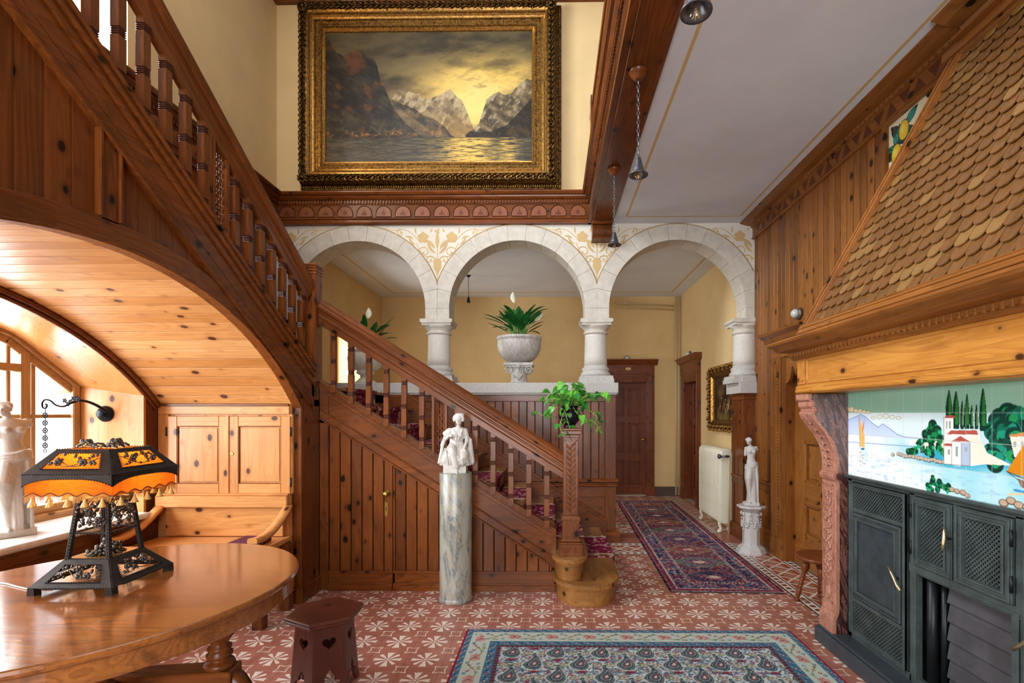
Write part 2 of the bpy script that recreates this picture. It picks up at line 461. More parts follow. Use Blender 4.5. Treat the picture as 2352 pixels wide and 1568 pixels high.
fb = MB().box(-3.7, 2.9, -3.3, 8.8, -0.1, 0)
floor = struct('floor', fb, floor_mat())

# ---- outer shell
XL, XR, YA, YB = -3.17, 2.30, 5.60, 5.86      # left wall, right wall, arcade front and back
HC, HU = 3.61, 6.14
# ceiling over the right part of the hall (also the gallery floor), with painted tan lines
cb = MB().mat(WHITE).box(0.66, XR+0.3, -3.3, YA, HC, 3.93)
cb.mat(TAN)
def cline(mb, x0, x1, y0, y1, z, t=0.011):
    mb.box(x0-t, x0+t, y0, y1, z-0.0012, z+0.002); mb.box(x1-t, x1+t, y0, y1, z-0.0012, z+0.002)
    mb.box(x0+t, x1-t, y1-t, y1+t, z-0.0012, z+0.002)
cline(cb, 0.822, 2.065, -3.2, 5.40, HC)
struct('ceiling', cb)
struct('ceiling_upper_hall', MB().mat(WHITE).box(XL-0.3, XR+0.3, -3.3, YB, HU+0.12, HU+0.3))
cb = MB().mat(WHITE).box(-3.3, 2.6, YB, 8.8, 3.49, 3.7).mat(TAN); cline(cb, -2.70, 2.02, YB, 8.28, 3.49, 0.014)
struct('ceiling_corridor', cb)
# back wall above the arcade
struct('wall_back_upper', MB().mat(CREAM).box(XL, XR+0.3, YA, YB, HC, HU+0.12))
# cornice just under the upper ceiling
RED = lambda a='x', pl=None, k=1.0: wood('red', a, pl, k)
prof = [(0, 0), (0.05, 0.0), (0.06, 0.02), (0.30, 0.03), (0.30, 0.12), (0, 0.12)]
m = MB(); m.mat(RED('x')).sweep(prof, (XL, YA, HU), (XR, YA, HU), (0, -1, 0))
m.mat(plain('painted_cornice_red', '7d3a32', 0.5))
for i in range(46): m.prism([(XL+0.06*2*i, HU+0.012), (XL+0.06*2*i+0.05, HU+0.055), (XL+0.06*2*i+0.1, HU+0.012)], 'y', YA-0.3, YA-0.305)
m.mat(RED('y')).sweep(prof, (XL, -3.2, HU+0.001), (XL, YA-0.001, HU+0.001), (1, 0, 0))
struct('trim_1', m)

# ---- arcade wall: spandrels with three round arches
AH, SP, RI, RO = 2.645, 2.525, 0.775, 0.952
AX = [-2.2265, -0.403, 1.4245]
poly = [(XL, HC), (XR, HC), (XR, SP)]
for cx in AX[::-1]:
    poly.append((cx+RI+0.01, SP)); N = 40
    for i in range(N+1):
        t = PI*i/N; poly.append((cx+(RI+0.01)*math.cos(t), AH+(RI+0.01)*math.sin(t)))
    poly.append((cx-RI-0.01, SP))
poly.append((XL, SP))
# build as strips (robust triangulation)
m = MB().mat(SPAN)
xs = sorted(set([round(XL, 4), XR]+[round(cx+(RI+0.01)*math.cos(PI*i/40), 4) for cx in AX for i in range(41)]))
def arch_h(x):
    for cx in AX:
        d = abs(x-cx)
        if d <= RI+0.0101: return AH+math.sqrt(max((RI+0.01)**2-d*d, 0))
    return SP
for a, b in zip(xs[:-1], xs[1:]):
    mid = (a+b)/2
    ins = any(abs(mid-cx) < RI+0.01 for cx in AX)
    za, zb = (arch_h(a), arch_h(b)) if ins else (SP, SP)
    m.prism([(a, za), (b, zb), (b, HC), (a, HC)], 'y', YA, YB)
# spandrel stencils: scrolls and flowers as thin paint
m.mat(TAN)
_rb = [0]
def ribbon(mb, pts, wd, y=YA-0.0012):
    _rb[0] += 1; y = y-0.00012*(_rb[0] % 23)
    for (x0, z0), (x1, z1), w0, w1 in zip(pts[:-1], pts[1:], wd[:-1], wd[1:]):
        dx, dz = x1-x0, z1-z0; L = math.hypot(dx, dz) or 1; nx, nz = -dz/L, dx/L
        mb.prism([(x0-nx*w0, z0-nz*w0), (x0+nx*w0, z0+nz*w0), (x1+nx*w1, z1+nz*w1), (x1-nx*w1, z1-nz*w1)], 'y', y, y+0.002)
def scroll(mb, x, z, sx, sz, curl=1, a0=0, n=22, r0=0.09, turns=1.4, wd=0.005):
    pts = []
    for i in range(n+1):
        t = i/n; r = r0*(1-t*0.85); a = a0+curl*turns*2*PI*t
        pts.append((x+sx*r*math.cos(a), z+sz*r*math.sin(a)))
    ribbon(mb, pts, [wd*(1.25-0.6*i/n) for i in range(n+1)]); 
    mb.prism([(pts[-1][0]+0.012*math.cos(k), pts[-1][1]+0.012*math.sin(k)) for k in np.linspace(0, 2*PI, 9)[:-1]], 'y', YA-0.0045, YA+0.001)
def leaf2(mb, x, z, a, L, wdt, bend=0.0):
    pts = []; ws = []
    for i in range(8):
        t = i/7; aa = a+bend*t; pts.append((x+L*t*math.cos(aa), z+L*t*math.sin(aa))); ws.append(max(wdt*math.sin(PI*min(1, t*0.93+0.05)), 0.0008))
    ribbon(mb, pts, ws)
def petals(mb, x, z, r, n=5, a0=0.3, wk=0.42):
    for k in range(n): leaf2(mb, x, z, a0+2*PI*k/n, r, r*wk)
def spandrel(mb, cx, half=None):
    """ornament in the triangle between two arches, centred on cx; half=-1/1 draws one side"""
    top = HC-0.06
    sides = (-1, 1) if half is None else (half,)
    if half is None:
        leaf2(mb, cx, 3.02, PI/2, 0.17, 0.024); leaf2(mb, cx, 3.33, PI/2, 0.20, 0.022)
        petals(mb, cx, 3.17, 0.055, 5, PI/2); ribbon(mb, [(cx, 2.97), (cx, 3.52)], [0.004, 0.004])
        petals(mb, cx, 3.53, 0.035, 3, PI/2-0.6)
        for s_ in (-1, 1): leaf2(mb, cx+0.004*s_, 3.06, PI/2-s_*0.55, 0.11, 0.014, s_*0.2)
    for s_ in sides:
        X = lambda d: cx+s_*d
        a = lambda t: t if s_ > 0 else PI-t
        scroll(mb, X(0.085), 3.20, s_, 1, -1, PI*1.1, r0=0.06, turns=1.1)
        scroll(mb, X(0.15), 3.29, s_, 1, 1, -PI/2, r0=0.09, turns=1.2)
        petals(mb, X(0.165), 3.46, 0.068, 5, 0.3, 0.5); petals(mb, X(0.165), 3.44, 0.045, 3, 3.6, 0.5)
        leaf2(mb, X(0.03), 3.33, a(1.2), 0.16, 0.018, s_*-0.5); leaf2(mb, X(0.02), 3.28, a(0.5), 0.17, 0.016, s_*0.5)
        leaf2(mb, X(0.08), 3.52, a(2.0), 0.05, 0.01); leaf2(mb, X(0.25), 3.38, a(0.2), 0.12, 0.013, s_*0.7)
        leaf2(mb, X(0.28), 3.44, a(0.9), 0.10, 0.011, s_*-0.6); leaf2(mb, X(0.24), 3.50, a(1.0), 0.08, 0.009, s_*0.5)
        scroll(mb, X(0.42), 3.515, s_, 1, -1, PI/2, r0=0.045, turns=1.0, wd=0.004)
        pts = [(X(0.20+0.035*i), 3.41+0.15*math.sin(i*0.27)*(1-0.01*i)) for i in range(10)]
        ribbon(mb, pts, [0.0045-0.0003*i for i in range(10)])
        pts = [(X(0.42+0.028*i), 3.56-0.018*math.sin(i*0.55)) for i in range(8)]
        ribbon(mb, pts, [0.003]*8)
        ribbon(mb, [(X(0.0), 3.20), (X(0.06), 3.24), (X(0.13), 3.24), (X(0.2), 3.30), (X(0.24), 3.40)], [0.006, 0.005, 0.005, 0.005, 0.003])
for cx in ((AX[0]+AX[1])/2, (AX[1]+AX[2])/2): spandrel(m, cx)
spandrel(m, XL+0.0, 1); spandrel(m, XR, -1)
struct('wall_arcade', m)
# voussoir rings
for k, cx in enumerate(AX):
    m = MB().mat(STONE); n = 13
    liml = (cx-XL-0.001) if k == 0 else 0.9125; limr = (XR-cx-0.001) if k == 2 else 0.9135
    def ro(t):
        c_ = math.cos(t); lim = limr if c_ > 0 else liml
        return min(RO, lim/max(abs(c_), 1e-6))
    for i in range(n):
        a0 = PI*i/n+0.002; a1 = PI*(i+1)/n-0.002; q = 6
        inn = [(cx+RI*math.cos(a0+(a1-a0)*j/q), AH+RI*math.sin(a0+(a1-a0)*j/q)) for j in range(q+1)]
        out = [(cx+ro(a0+(a1-a0)*j/q)*math.cos(a0+(a1-a0)*j/q), AH+ro(a0+(a1-a0)*j/q)*math.sin(a0+(a1-a0)*j/q)) for j in range(q+1)]
        for j in range(q): m.prism([inn[j], out[j], out[j+1], inn[j+1]], 'y', YA-0.012, YB+0.012)
    m.box(cx+RI, cx+limr, YA-0.012, YB+0.012, SP, AH-0.001); m.box(cx-liml, cx-RI, YA-0.012, YB+0.012, SP, AH-0.001)
    m.mat(plain('tan_arch_edge', 'a98e5e', 0.8))
    pts = [(cx+(RO+0.004)*math.cos(t), YA-0.005, AH+(RO+0.004)*math.sin(t)) for t in np.linspace(0.29, PI-0.29, 50) if XL+0.01 < cx+RO*math.cos(t) < XR-0.01]
    m.tube(pts, 0.009, 6)
    struct('trim_%d' % (2+k), m)

# ---- columns (Tuscan) standing on the parapet
def column(cx, cut=None, label='', grp=None):
    t = thing('stone_column', label, 'column', (cx, 5.73, 1.79), 0, grp)
    def prof_ok(mb): return mb
    b = MB().mat(SLABST).box(-0.195, 0.195, -0.175, 0.175, 0, 0.05).box(-0.185, 0.185, -0.165, 0.165, 0.05, 0.085)
    b.lathe([(0.165, 0.085), (0.175, 0.10), (0.172, 0.118), (0.155, 0.13), (0.15, 0.145), (0.16, 0.16), (0.155, 0.178), (0.138, 0.19), (0.134, 0.21)], n=32)
    b.build('base', None, t)
    s_ = MB().mat(COLSTONE).lathe([(0.134, 0.208), (0.131, 0.30), (0.126, 0.54), (0.126, 0.57)], n=36); s_.build('shaft', None, t)
    c_ = MB().mat(STONE).lathe([(0.126, 0.565), (0.142, 0.575), (0.146, 0.585), (0.14, 0.597), (0.128, 0.603), (0.128, 0.615), (0.15, 0.64), (0.165, 0.655), (0.166, 0.665)], n=32)
    c_.box(-0.166, 0.166, -0.15, 0.15, 0.663, 0.69).prism([(-0.168, 0.69), (-0.185, 0.705), (-0.185, 0.73), (-0.176, 0.736), (0.176, 0.736), (0.185, 0.73), (0.185, 0.705), (0.168, 0.69)], 'y', -0.165, 0.165)
    c_.build('capital', None, t)
    return t
GC = 'stone columns carrying the arcade'
column((AX[0]+AX[1])/2-0.01, label='warm-toned stone column of the arcade rising behind the stair handrail', grp=GC)
column((AX[1]+AX[2])/2-0.002, label='pale stone column at the free end of the parapet, beside the dark door', grp=GC)
column(2.245, label='half-hidden stone column on a pier against the wooden wall', grp=GC)

# ---- parapet: coping, wood dado under it
m = MB().mat(SLABST); m.box(XL, 0.745, 5.50, 5.96, 1.672, 1.79).box(XL, 0.735, 5.51, 5.95, 1.654, 1.672)
struct('trim_5', m, bevel=0.006)
def panelled(mb, u0, u1, z0, z1, P, kind='red', bw=0.0905, rails=(0.08, 0.08, 0.08, 0.08), recess=0.022):
    """frame and vertical beaded boards; P(u,w,z)->world builder for boxes along u with depth w (0 face, + into wall)"""
    pass
RZ = wood('red', 'z'); RX = wood('red', 'x'); RY = wood('red', 'y'); RZB = wood('red', 'z', ('x', 0.0905, -3.0))
m = MB()
yd = 5.545
m.mat(RZ).box(XL, 0.70, yd+0.03, 5.92, 0, 1.654)                                     # core
m.mat(RZB)
x = -3.0
while x < 0.58:
    m.box(x+0.0045, min(x+0.0905, 0.60)-0.0045, yd+0.012, yd+0.032, 0.70, 1.58)
    m.box(x-0.003, x+0.003, yd+0.012, yd+0.032, 0.70, 1.58)
    x += 0.0905
m.mat(RX).box(XL, 0.72, yd-0.004, yd+0.04, 1.58, 1.654).box(XL, 0.72, yd-0.002, yd+0.04, 0.62, 0.70)
m.sweep([(0, 0), (0.012, 0), (0.03, 0.018), (0.03, 0.03), (0.012, 0.05), (0, 0.055)], (XL, yd, 0.655), (0.745, yd, 0.655), (0, -1, 0))
m.sweep([(0, 0), (0.008, 0), (0.02, 0.012), (0.012, 0.026), (0, 0.03)], (XL, yd, 0.615), (0.735, yd, 0.615), (0, -1, 0))
m.mat(RZ).box(0.60, 0.722, yd-0.005, 5.93, 0.125, 1.6535)
m.mat(RX).box(XL, 0.72, yd, yd+0.04, 0.5, 0.63).box(XL, 0.72, yd, yd+0.04, 0.0, 0.13)
m.mat(RX).box(0.2, 0.60, yd+0.012, yd+0.03, 0.1, 0.52)
m.sweep([(0, 0), (0.04, 0), (0.04, 0.09), (0.03, 0.11), (0, 0.12)], (0.2, yd, 0), (0.765, yd, 0), (0, -1, 0))
struct('wall_parapet', m, bevel=0.003)
# pier under the last column
m = MB().mat(SLABST); m.box(2.11, XR, 5.52, 5.96, 1.672, 1.80).box(2.14, XR, 5.54, 5.94, 1.8, 1.86)
m.mat(RZ).box(2.175, XR, 5.58, 5.93, 0.12, 1.672)
m.mat(RX).box(2.165, XR, 5.57, 5.94, 1.60, 1.672).box(2.165, XR, 5.57, 5.94, 0.62, 0.70).box(2.15, XR, 5.555, 5.95, 0.70, 0.725).box(2.14, XR, 5.55, 5.955, 0, 0.16)
m.mat(RZ)
for y0, y1 in ((5.575, 5.63), (5.87, 5.935)): m.box(2.1635, 2.2, y0, y1, 0.165, 1.595)
struct('wall_pier', m, bevel=0.003)

# ---- carved entablature running round the stair hall and along the beam
def entab(mb, p, d, L, out, axis, first=0.1, n=None):
    """p start, d unit direction, out unit outward"""
    p = Vector(p); d = Vector(d); out = Vector(out); q = p+d*L
    W = wood('red', axis)
    mb.mat(W)
    mb.sweep([(0, 0), (0.045, 0), (0.05, 0.012), (0.045, 0.024), (0.045, 0.045), (0.06, 0.055), (0.055, 0.072), (0.03, 0.078), (0.03, 0.22), (0.036, 0.225), (0.036, 0.27),
              (0.055, 0.275), (0.075, 0.295), (0.08, 0.31), (0.10, 0.315), (0.115, 0.335), (0.115, 0.35), (0, 0.35)], p, q, out)
    m2 = MB(); k = 0; t = 0.02
    while t < L-0.03:   # dentils
        c = p+d*t; mbx = []
        for a, o, h in [(0, 0.034, 0.232), (0.018, 0.034, 0.232), (0.018, 0.052, 0.232), (0, 0.052, 0.232), (0, 0.034, 0.268), (0.018, 0.034, 0.268), (0.018, 0.052, 0.268), (0, 0.052, 0.268)]:
            mbx.append(tuple(c+d*a+out*o+Vector((0, 0, h))))
        mb.add(mbx, [(0, 3, 2, 1), (4, 5, 6, 7), (0, 1, 5, 4), (1, 2, 6, 5), (2, 3, 7, 6), (3, 0, 4, 7)]); t += 0.034
    S = 0.2215; t = first
    fl = plain('arch_plaque_wood', '834720', 0.4, noise=0.15); dk = plain('dark_reveal', '3a190b', 0.5)
    while t < L-0.05:
        c = p+d*t; R = 0.088; zb = 0.088
        def pt(a, h, o): return tuple(c+d*a+out*o+Vector((0, 0, h)))
        arc = [(R*math.cos(PI*i/12), zb+0.035+R*math.sin(PI*i/12)) for i in range(13)]
        shape = [(-R, zb)]+[(R, zb)]+arc
        mb.mat(fl); o_ = [pt(a, h, 0.0318) for a, h in [(R, zb)]+arc+[(-R, zb)]]
        mb.add(o_, [tuple(range(len(o_)))])
        mb.mat(dk); path = [pt(a, h, 0.0325) for a, h in [(R, zb)]+arc+[(-R, zb), (R, zb)]]
        mb.tube(path, 0.0045, 4, False)
        mb.mat(REDP); kind = k % 2
        for j in range(5 if kind else 7):
            nn = 5 if kind else 7; aa = PI/2+(j-(nn-1)/2)*0.42; LL = 0.07 if abs(j-(nn-1)/2) < 1 else 0.055
            pts = [(LL*u*math.cos(aa+0.5*u*(1 if aa < PI/2 else -1)*(0 if abs(aa-PI/2) < 0.1 else 1)), zb+0.018+LL*u*math.sin(aa)) for u in (0, 0.35, 0.7, 1)]
            for (a0, h0), (a1, h1), w0, w1 in zip(pts[:-1], pts[1:], (0.002, 0.006, 0.007), (0.006, 0.007, 0.001)):
                Ln = math.hypot(a1-a0, h1-h0) or 1; na, nh = -(h1-h0)/Ln, (a1-a0)/Ln
                oo = 0.0326+j*0.00012; mb.add([pt(a0-na*w0, h0-nh*w0, oo), pt(a0+na*w0, h0+nh*w0, oo), pt(a1+na*w1, h1+nh*w1, oo), pt(a1-na*w1, h1-nh*w1, oo)], [(0, 1, 2, 3)])
        t += S; k += 1
m = MB(); entab(m, (XL, YA, 3.60), (1, 0, 0), 0.44-XL, (0, -1, 0), 'x', 0.14); struct('trim_6', m)
m = MB(); entab(m, (XL, 0.2, 3.60), (0, 1, 0), 5.38, (1, 0, 0), 'y', 0.1); struct('trim_7', m)
# ---- the big beam over the gallery edge
m = MB().mat(wood('red', 'y')).box(0.455, 0.675, -3.2, YA, 3.585, 3.95)
m.box(0.50, 0.685, -3.2, YA, 3.95, 4.0)
m.box(0.665, 0.69, -3.2, YA, 3.592, 3.61)
struct('trim_13', m, bevel=0.004)
m = MB(); entab(m, (0.455, YA, 3.60), (0, -1, 0), 8.6, (-1, 0, 0), 'y', 0.14); struct('trim_8', m)
# corbel carrying the beam
t = thing('beam_corbel', 'fluted reddish wood corbel under the end of the big ceiling beam', 'corbel', (0.56, YA, 3.40))
m = MB().mat(RX); m.box(-0.115, 0.115, -0.16, -0.001, 0.15, 0.185).box(-0.11, 0.11, -0.13, -0.001, 0.0, 0.15).box(-0.115, 0.115, -0.14, -0.001, -0.012, 0.01)
m.build('block', None, t, 0.003)
m = MB().mat(RZ)
for i in range(13): m.tube([(-0.1+i*0.0167, -0.131, 0.015), (-0.1+i*0.0167, -0.131, 0.145)], 0.006, 6)
m.build('fluting', None, t)

# ---- corridor
def wall_holes(mb, axis, c0, c1, u0, u1, z0, z1, holes):
    """box wall with rectangular holes: axis 'x' = plane at x c0..c1 running along y"""
    def bx(a, b, c, d):
        if b-a < 1e-4 or d-c < 1e-4: return
        if axis == 'x': mb.box(c0, c1, a, b, c, d)
        else: mb.box(a, b, c0, c1, c, d)
    us = sorted(set([u0, u1]+[h[i] for h in holes for i in (0, 1)]))
    for a, b in zip(us[:-1], us[1:]):
        hs = sorted([(h[2], h[3]) for h in holes if h[0] <= a+1e-6 and h[1] >= b-1e-6]); z = z0
        for p_, q_ in hs: bx(a, b, z, p_); z = q_
        bx(a, b, z, z1)
XC0, XC1, YCB = -3.00, 2.25, 8.61
m = MB().mat(OCHRE); wall_holes(m, 'y', YCB, YCB+0.2, XC0-0.4, XC1+0.4, 0, 3.6, [(0.98, 1.66, 0, 1.99)])
struct('wall_corridor_back', m)
m = MB().mat(OCHRE); wall_holes(m, 'x', XC0-0.45, XC0, YB, 8.7, 0, 3.6, [(6.62, 7.62, 0.9, 2.68)])
m.mat(plain('pale_yellow_reveal', 'f3dc98', 0.7)).box(XC0-0.45, XC0-0.44, 6.62, 6.7, 0.9, 2.68)
struct('wall_corridor_left', m)
m = MB().mat(CREAM); wall_holes(m, 'x', XC1, XC1+0.3, YB, 8.8, 0, 3.6, [(7.56, 8.34, 0, 1.96)])
m.mat(BROWNB).box(XC1-0.012, XC1, 7.3, 7.42, 0, 0.15)
struct('wall_corridor_right', m)
m = MB().mat(BROWNB).box(1.78, XC1, YCB-0.02, YCB, 0, 0.16).box(-3, 0.86, YCB-0.02, YCB, 0, 0.16)
struct('baseboard_back', m, bevel=0.004)
m = MB().mat(wood('window', 'z'))
for y in (6.62, 7.1, 7.58): m.box(XC0-0.40, XC0-0.36, y, y+0.04, 0.9, 2.68)
for z in (0.9, 1.8, 2.64): m.box(XC0-0.40, XC0-0.36, 6.62, 7.62, z, z+0.04)
m.mat(GLASS).box(XC0-0.382, XC0-0.378, 6.64, 7.6, 0.92, 2.66)
struct('window_4', m)

def door_unit(name, Wd, Ht, head=0.32, cas=0.13, kind='door', panels=((0.1, 0.36), (0.42, 0.68), (0.74, 0.97)), cols=2, depth=0.14, loc=(0, 0, 0), rz=0, knob=True, lab=None):
    """local: x along wall 0..Wd, -y towards the room, z up"""
    Z_ = wood(kind, 'z'); X_ = wood(kind, 'x'); Y_ = wood(kind, 'y')
    m = MB().mat(Z_)
    for x0, s_ in ((-cas, 1), (Wd, 1)):
        m.box(x0, x0+cas, -0.035, 0, 0.16, Ht+cas)
        for q in (0.02, 0.045, 0.07): m.box(x0+q, x0+q+0.014, -0.045, -0.034, 0.16, Ht+cas-0.02)
        m.box(x0-0.008, x0+cas+0.008, -0.05, 0, 0, 0.17)
    m.box(0.001, 0.013, -0.02, depth-0.02, 0, Ht-0.001).box(Wd-0.013, Wd-0.001, -0.02, depth-0.02, 0, Ht-0.001)
    m.mat(X_).box(0, Wd, -0.035, 0, Ht, Ht+cas)
    for q in (0.03, 0.06, 0.09): m.box(0, Wd, -0.045, -0.034, Ht+q, Ht+q+0.014)
    m.box(0, Wd, -0.02, depth-0.02, Ht-0.012, Ht-0.001)
    hb = Ht+cas
    m.box(-cas, Wd+cas, -0.04, 0, hb, hb+head*0.55)
    m.sweep([(0, 0), (0.045, 0), (0.05, 0.02), (0.075, 0.03), (0.09, 0.06), (0.12, 0.085), (0.12, 0.105), (0, 0.105)], (-cas-0.05, 0, hb+head*0.5), (Wd+cas+0.05, 0, hb+head*0.5), (0, -1, 0))
    fr = m.build(name, None, None, 0.003); fr['kind'] = 'structure'; fr.location = loc; fr.rotation_euler = (0, 0, rz)
    l = MB(); y0 = depth
    l.mat(X_).box(0.002, Wd-0.002, y0, y0+0.02, 0.004, Ht-0.003)
    l.mat(Z_); st = 0.1
    l.box(0.002, st, y0-0.02, y0, 0.004, Ht-0.003).box(Wd-st, Wd-0.002, y0-0.02, y0, 0.004, Ht-0.003)
    xs_ = [(st, Wd-st)] if cols == 1 else [(st, Wd/2-0.04), (Wd/2+0.04, Wd-st)]
    if cols == 2: l.box(Wd/2-0.04, Wd/2+0.04, y0-0.02, y0, 0.01, Ht-0.01)
    zz = [0]+[v for p_ in panels for v in p_]+[1]
    l.mat(X_)
    for a, b in zip(zz[0::2], zz[1::2]): l.box(st, Wd-st, y0-0.0195, y0, max(a*Ht, 0.004), min(b*Ht, Ht-0.003))
    l.mat(Z_)
    for (x0, x1) in xs_:
        for (a, b) in panels:
            za, zb = a*Ht, b*Ht
            for r in ((x0, x0+0.02, za, zb), (x1-0.02, x1, za, zb), (x0, x1, za, za+0.02), (x0, x1, zb-0.02, zb)): l.box(r[0], r[1], y0-0.026, y0-0.005, r[2], r[3])
            l.box(x0+0.045, x1-0.045, y0-0.012, y0, za+0.045, zb-0.045)
    lo = l.build('door_leaf', None, fr, 0.003)
    if knob:
        k = MB().mat(BRASS).lathe([(0.022, 0), (0.022, 0.006), (0.008, 0.008), (0.008, 0.04), (0.024, 0.05), (0.026, 0.062), (0.018, 0.074), (0.004, 0.078)], Wd-0.05, y0-0.02, 0.98, 14, axis='y')
        k.build('door_knob', None, lo)
    return fr
d1 = door_unit('door_1', 0.68, 1.99, loc=(0.98, YCB, 0), panels=((0.09, 0.30), (0.38, 0.64), (0.70, 0.95)))
d2 = door_unit('door_2', 0.78, 1.96, head=0.34, loc=(XC1, 8.34, 0), rz=-PI/2, panels=((0.09, 0.30), (0.38, 0.64), (0.70, 0.95)))
# oval number plate with 5
t = thing('number_plate', 'small oval brass plate with the number 5 over the dark corridor door', 'number plate', (1.33, YCB-0.041, 2.22))
m = MB().mat(plain('plate_enamel', 'cfae6a', 0.35, 0.3)); m.lathe([(0.05, 0), (0.05, 0.004), (0.046, 0.007), (0.044, 0.006)], n=24, axis='y')
o = m.build('plate', None, t); o.scale = (1, 1, 0.55)
fc = bpy.data.curves.new('digit', 'FONT'); fc.body = '5'; fc.size = 0.05; fc.align_x = 'CENTER'; fc.align_y = 'CENTER'; fc.extrude = 0.001
tmp = bpy.data.objects.new('digit_curve', fc); C.objects.link(tmp); bpy.context.view_layer.update()
dme = bpy.data.meshes.new_from_object(tmp.evaluated_get(bpy.context.evaluated_depsgraph_get())); bpy.data.objects.remove(tmp)
dme.materials.clear(); dme.materials.append(plain('digit_dark', '2a2018', 0.5))
fo = bpy.data.objects.new('digit', dme); C.objects.link(fo); fo.parent = t; fo.rotation_euler = (PI/2, 0, 0); fo.location = (0, -0.009, 0)
# light seen below the corridor door is painted as a pale strip
struct('trim_9', MB().mat(plain('painted_door_light', 'cfc8bb', 0.3)).box(0.99, 1.65, YCB-0.01, YCB+0.13, 0, 0.004))
# water pipes near the ceiling
t = thing('wall_pipes', 'two thin cream heating pipes under the corridor ceiling dropping in the corner', 'pipes', (2.2, YCB-0.05, 3.3))
PM = plain('cream_pipe_paint', 'c9b184', 0.5)
def wpt(x, y, z): return (x-2.2, y-(YCB-0.05), z-3.3)
for k, (dz, dx) in enumerate(((0, 0), (-0.07, -0.06))):
    m = MB().mat(PM); y = YCB-0.045
    m.tube([wpt(1.02-dx, y, 3.43+dz), wpt(1.03-dx, y, 3.40+dz), wpt(1.08-dx, y, 3.375+dz), wpt(1.2, y, 3.37+dz), wpt(2.13, y, 3.32+dz)], 0.014, 8)
    m.lathe([(0.02, -0.03), (0.022, -0.01), (0.022, 0.01), (0.02, 0.03)], *wpt(1.3, y, 3.362+dz), 10, axis='x'); m.build('pipe', None, t)
m = MB().mat(PM).tube([wpt(2.16, YCB-0.05, 0.02), wpt(2.16, YCB-0.05, 3.48)], 0.017, 8).tube([wpt(2.21, YCB-0.05, 0.02), wpt(2.21, YCB-0.05, 3.48)], 0.017, 8); m.build('riser', None, t)

# ---- right wall of the hall
AZB = wood('amber', 'z', ('y', 0.083, 5.598), 1.0); AZ = wood('amber', 'z'); AY = wood('amber', 'y'); AX_ = wood('amber', 'x')
DY0, DY1, DH = 3.98, 4.84, 2.0
m = MB().mat(wood('amber', 'z')); wall_holes(m, 'x', XR+0.022, XR+0.3, -3.3, YA, 0, HU, [(DY0, DY1, 0, DH)])
m.mat(AZB); y = YA-0.002
while y > -3.2:
    y2 = y-0.083
    if y2 > 5.13: z0, z1 = 0.72, 3.43
    elif y > 3.76: z0, z1 = 2.28, 3.43
    elif y > 3.2: z0, z1 = 1.5, 3.43
    else: z0, z1 = 3.0, 3.43
    m.box(XR, XR+0.03, y2+0.0045, y-0.0045, z0, z1).box(XR+0.004, XR+0.03, y2-0.002, y2+0.002, z0, z1)
    y = y2
m.mat(AY).box(XR-0.008, XR+0.03, 5.12, YA, 0.62, 0.72).box(XR-0.03, XR+0.03, 5.12, YA, 0.69, 0.715).box(XR-0.02, XR+0.03, 5.12, YA, 0, 0.16).box(XR-0.008, XR+0.03, 5.12, YA, 0.16, 0.22)
m.mat(AZ).box(XR+0.008, XR+0.03, 5.12, YA, 0.2, 0.63).box(XR-0.006, XR+0.03, 5.12, 5.18, 0.16, 0.7).box(XR-0.006, XR+0.03, 5.53, YA, 0.16, 0.7)
struct('wall_right', m, bevel=0.002)
# frieze and cornice above the boards
m = MB().mat(AY); m.sweep([(0, 0), (0.02, 0), (0.035, 0.008), (0.03, 0.02), (0.02, 0.024), (0.02, 0.125), (0.035, 0.13), (0.045, 0.15), (0.10, 0.16), (0.165, 0.18), (0.165, 0.19), (0, 0.19)], (XR, -3.2, 3.42), (XR, YA, 3.42), (-1, 0, 0))
m.mat(plain('cornice_dark_inlay', '5a2c12', 0.45)); y = 5.5; k = 0
while y > -3:
    m.prism([(y, 3.45), (y-0.11, 3.45), (y-0.05, 3.535)] if k % 2 else [(y, 3.535), (y-0.11, 3.535), (y-0.06, 3.45)], 'x', XR-0.0215, XR-0.0185)
    y -= 0.125; k += 1
m.mat(AY); y = 5.5
while y > -3: m.box(XR-0.046, XR-0.03, y, y+0.02, 3.552, 3.568); y -= 0.05
m.mat(AY).sweep([(0, 0), (0.05, 0), (0.06, 0.02), (0.15, 0.03), (0.215, 0.05), (0.215, 0.06), (0, 0.06)], (XR, -3.2, 3.549), (XR, 2.72, 3.549), (-1, 0, 0))
struct('trim_10', m)

# door in the right wall: carved frame, ogee head, deep leaf
m = MB().mat(AZ)
for y0, y1 in ((DY1, DY1+0.27), (DY0-0.15, DY0)):
    m.box(XR-0.03, XR+0.02, y0, y1, 0.18, 1.999)
    m.box(XR-0.045, XR+0.02, y0-0.005, y1+0.005, 0, 0.2)
m.box(XR-0.05, XR+0.02, DY1+0.015, DY1+0.05, 0.19, 1.999).box(XR-0.045, XR+0.02, DY1+0.2, DY1+0.235, 0.19, 1.999)
m.box(XR-0.02, XR+0.08, DY1-0.012, DY1-0.001, 0, DH)      # far jamb
m.box(XR-0.02, XR+0.08, DY0+0.001, DY0+0.012, 0, DH)
m.mat(AY).box(XR-0.03, XR+0.02, DY0-0.15, DY1+0.27, 2.0, 2.13)
m.box(XR-0.02, XR+0.24, DY0, DY1, DH-0.012, DH-0.001)
m.sweep([(0, 0), (0.03, 0), (0.045, 0.03), (0.07, 0.045), (0.09, 0.08), (0.14, 0.11), (0.15, 0.135), (0, 0.14)], (XR, DY0-0.2, 2.12), (XR, DY1+0.32, 2.12), (-1, 0, 0))
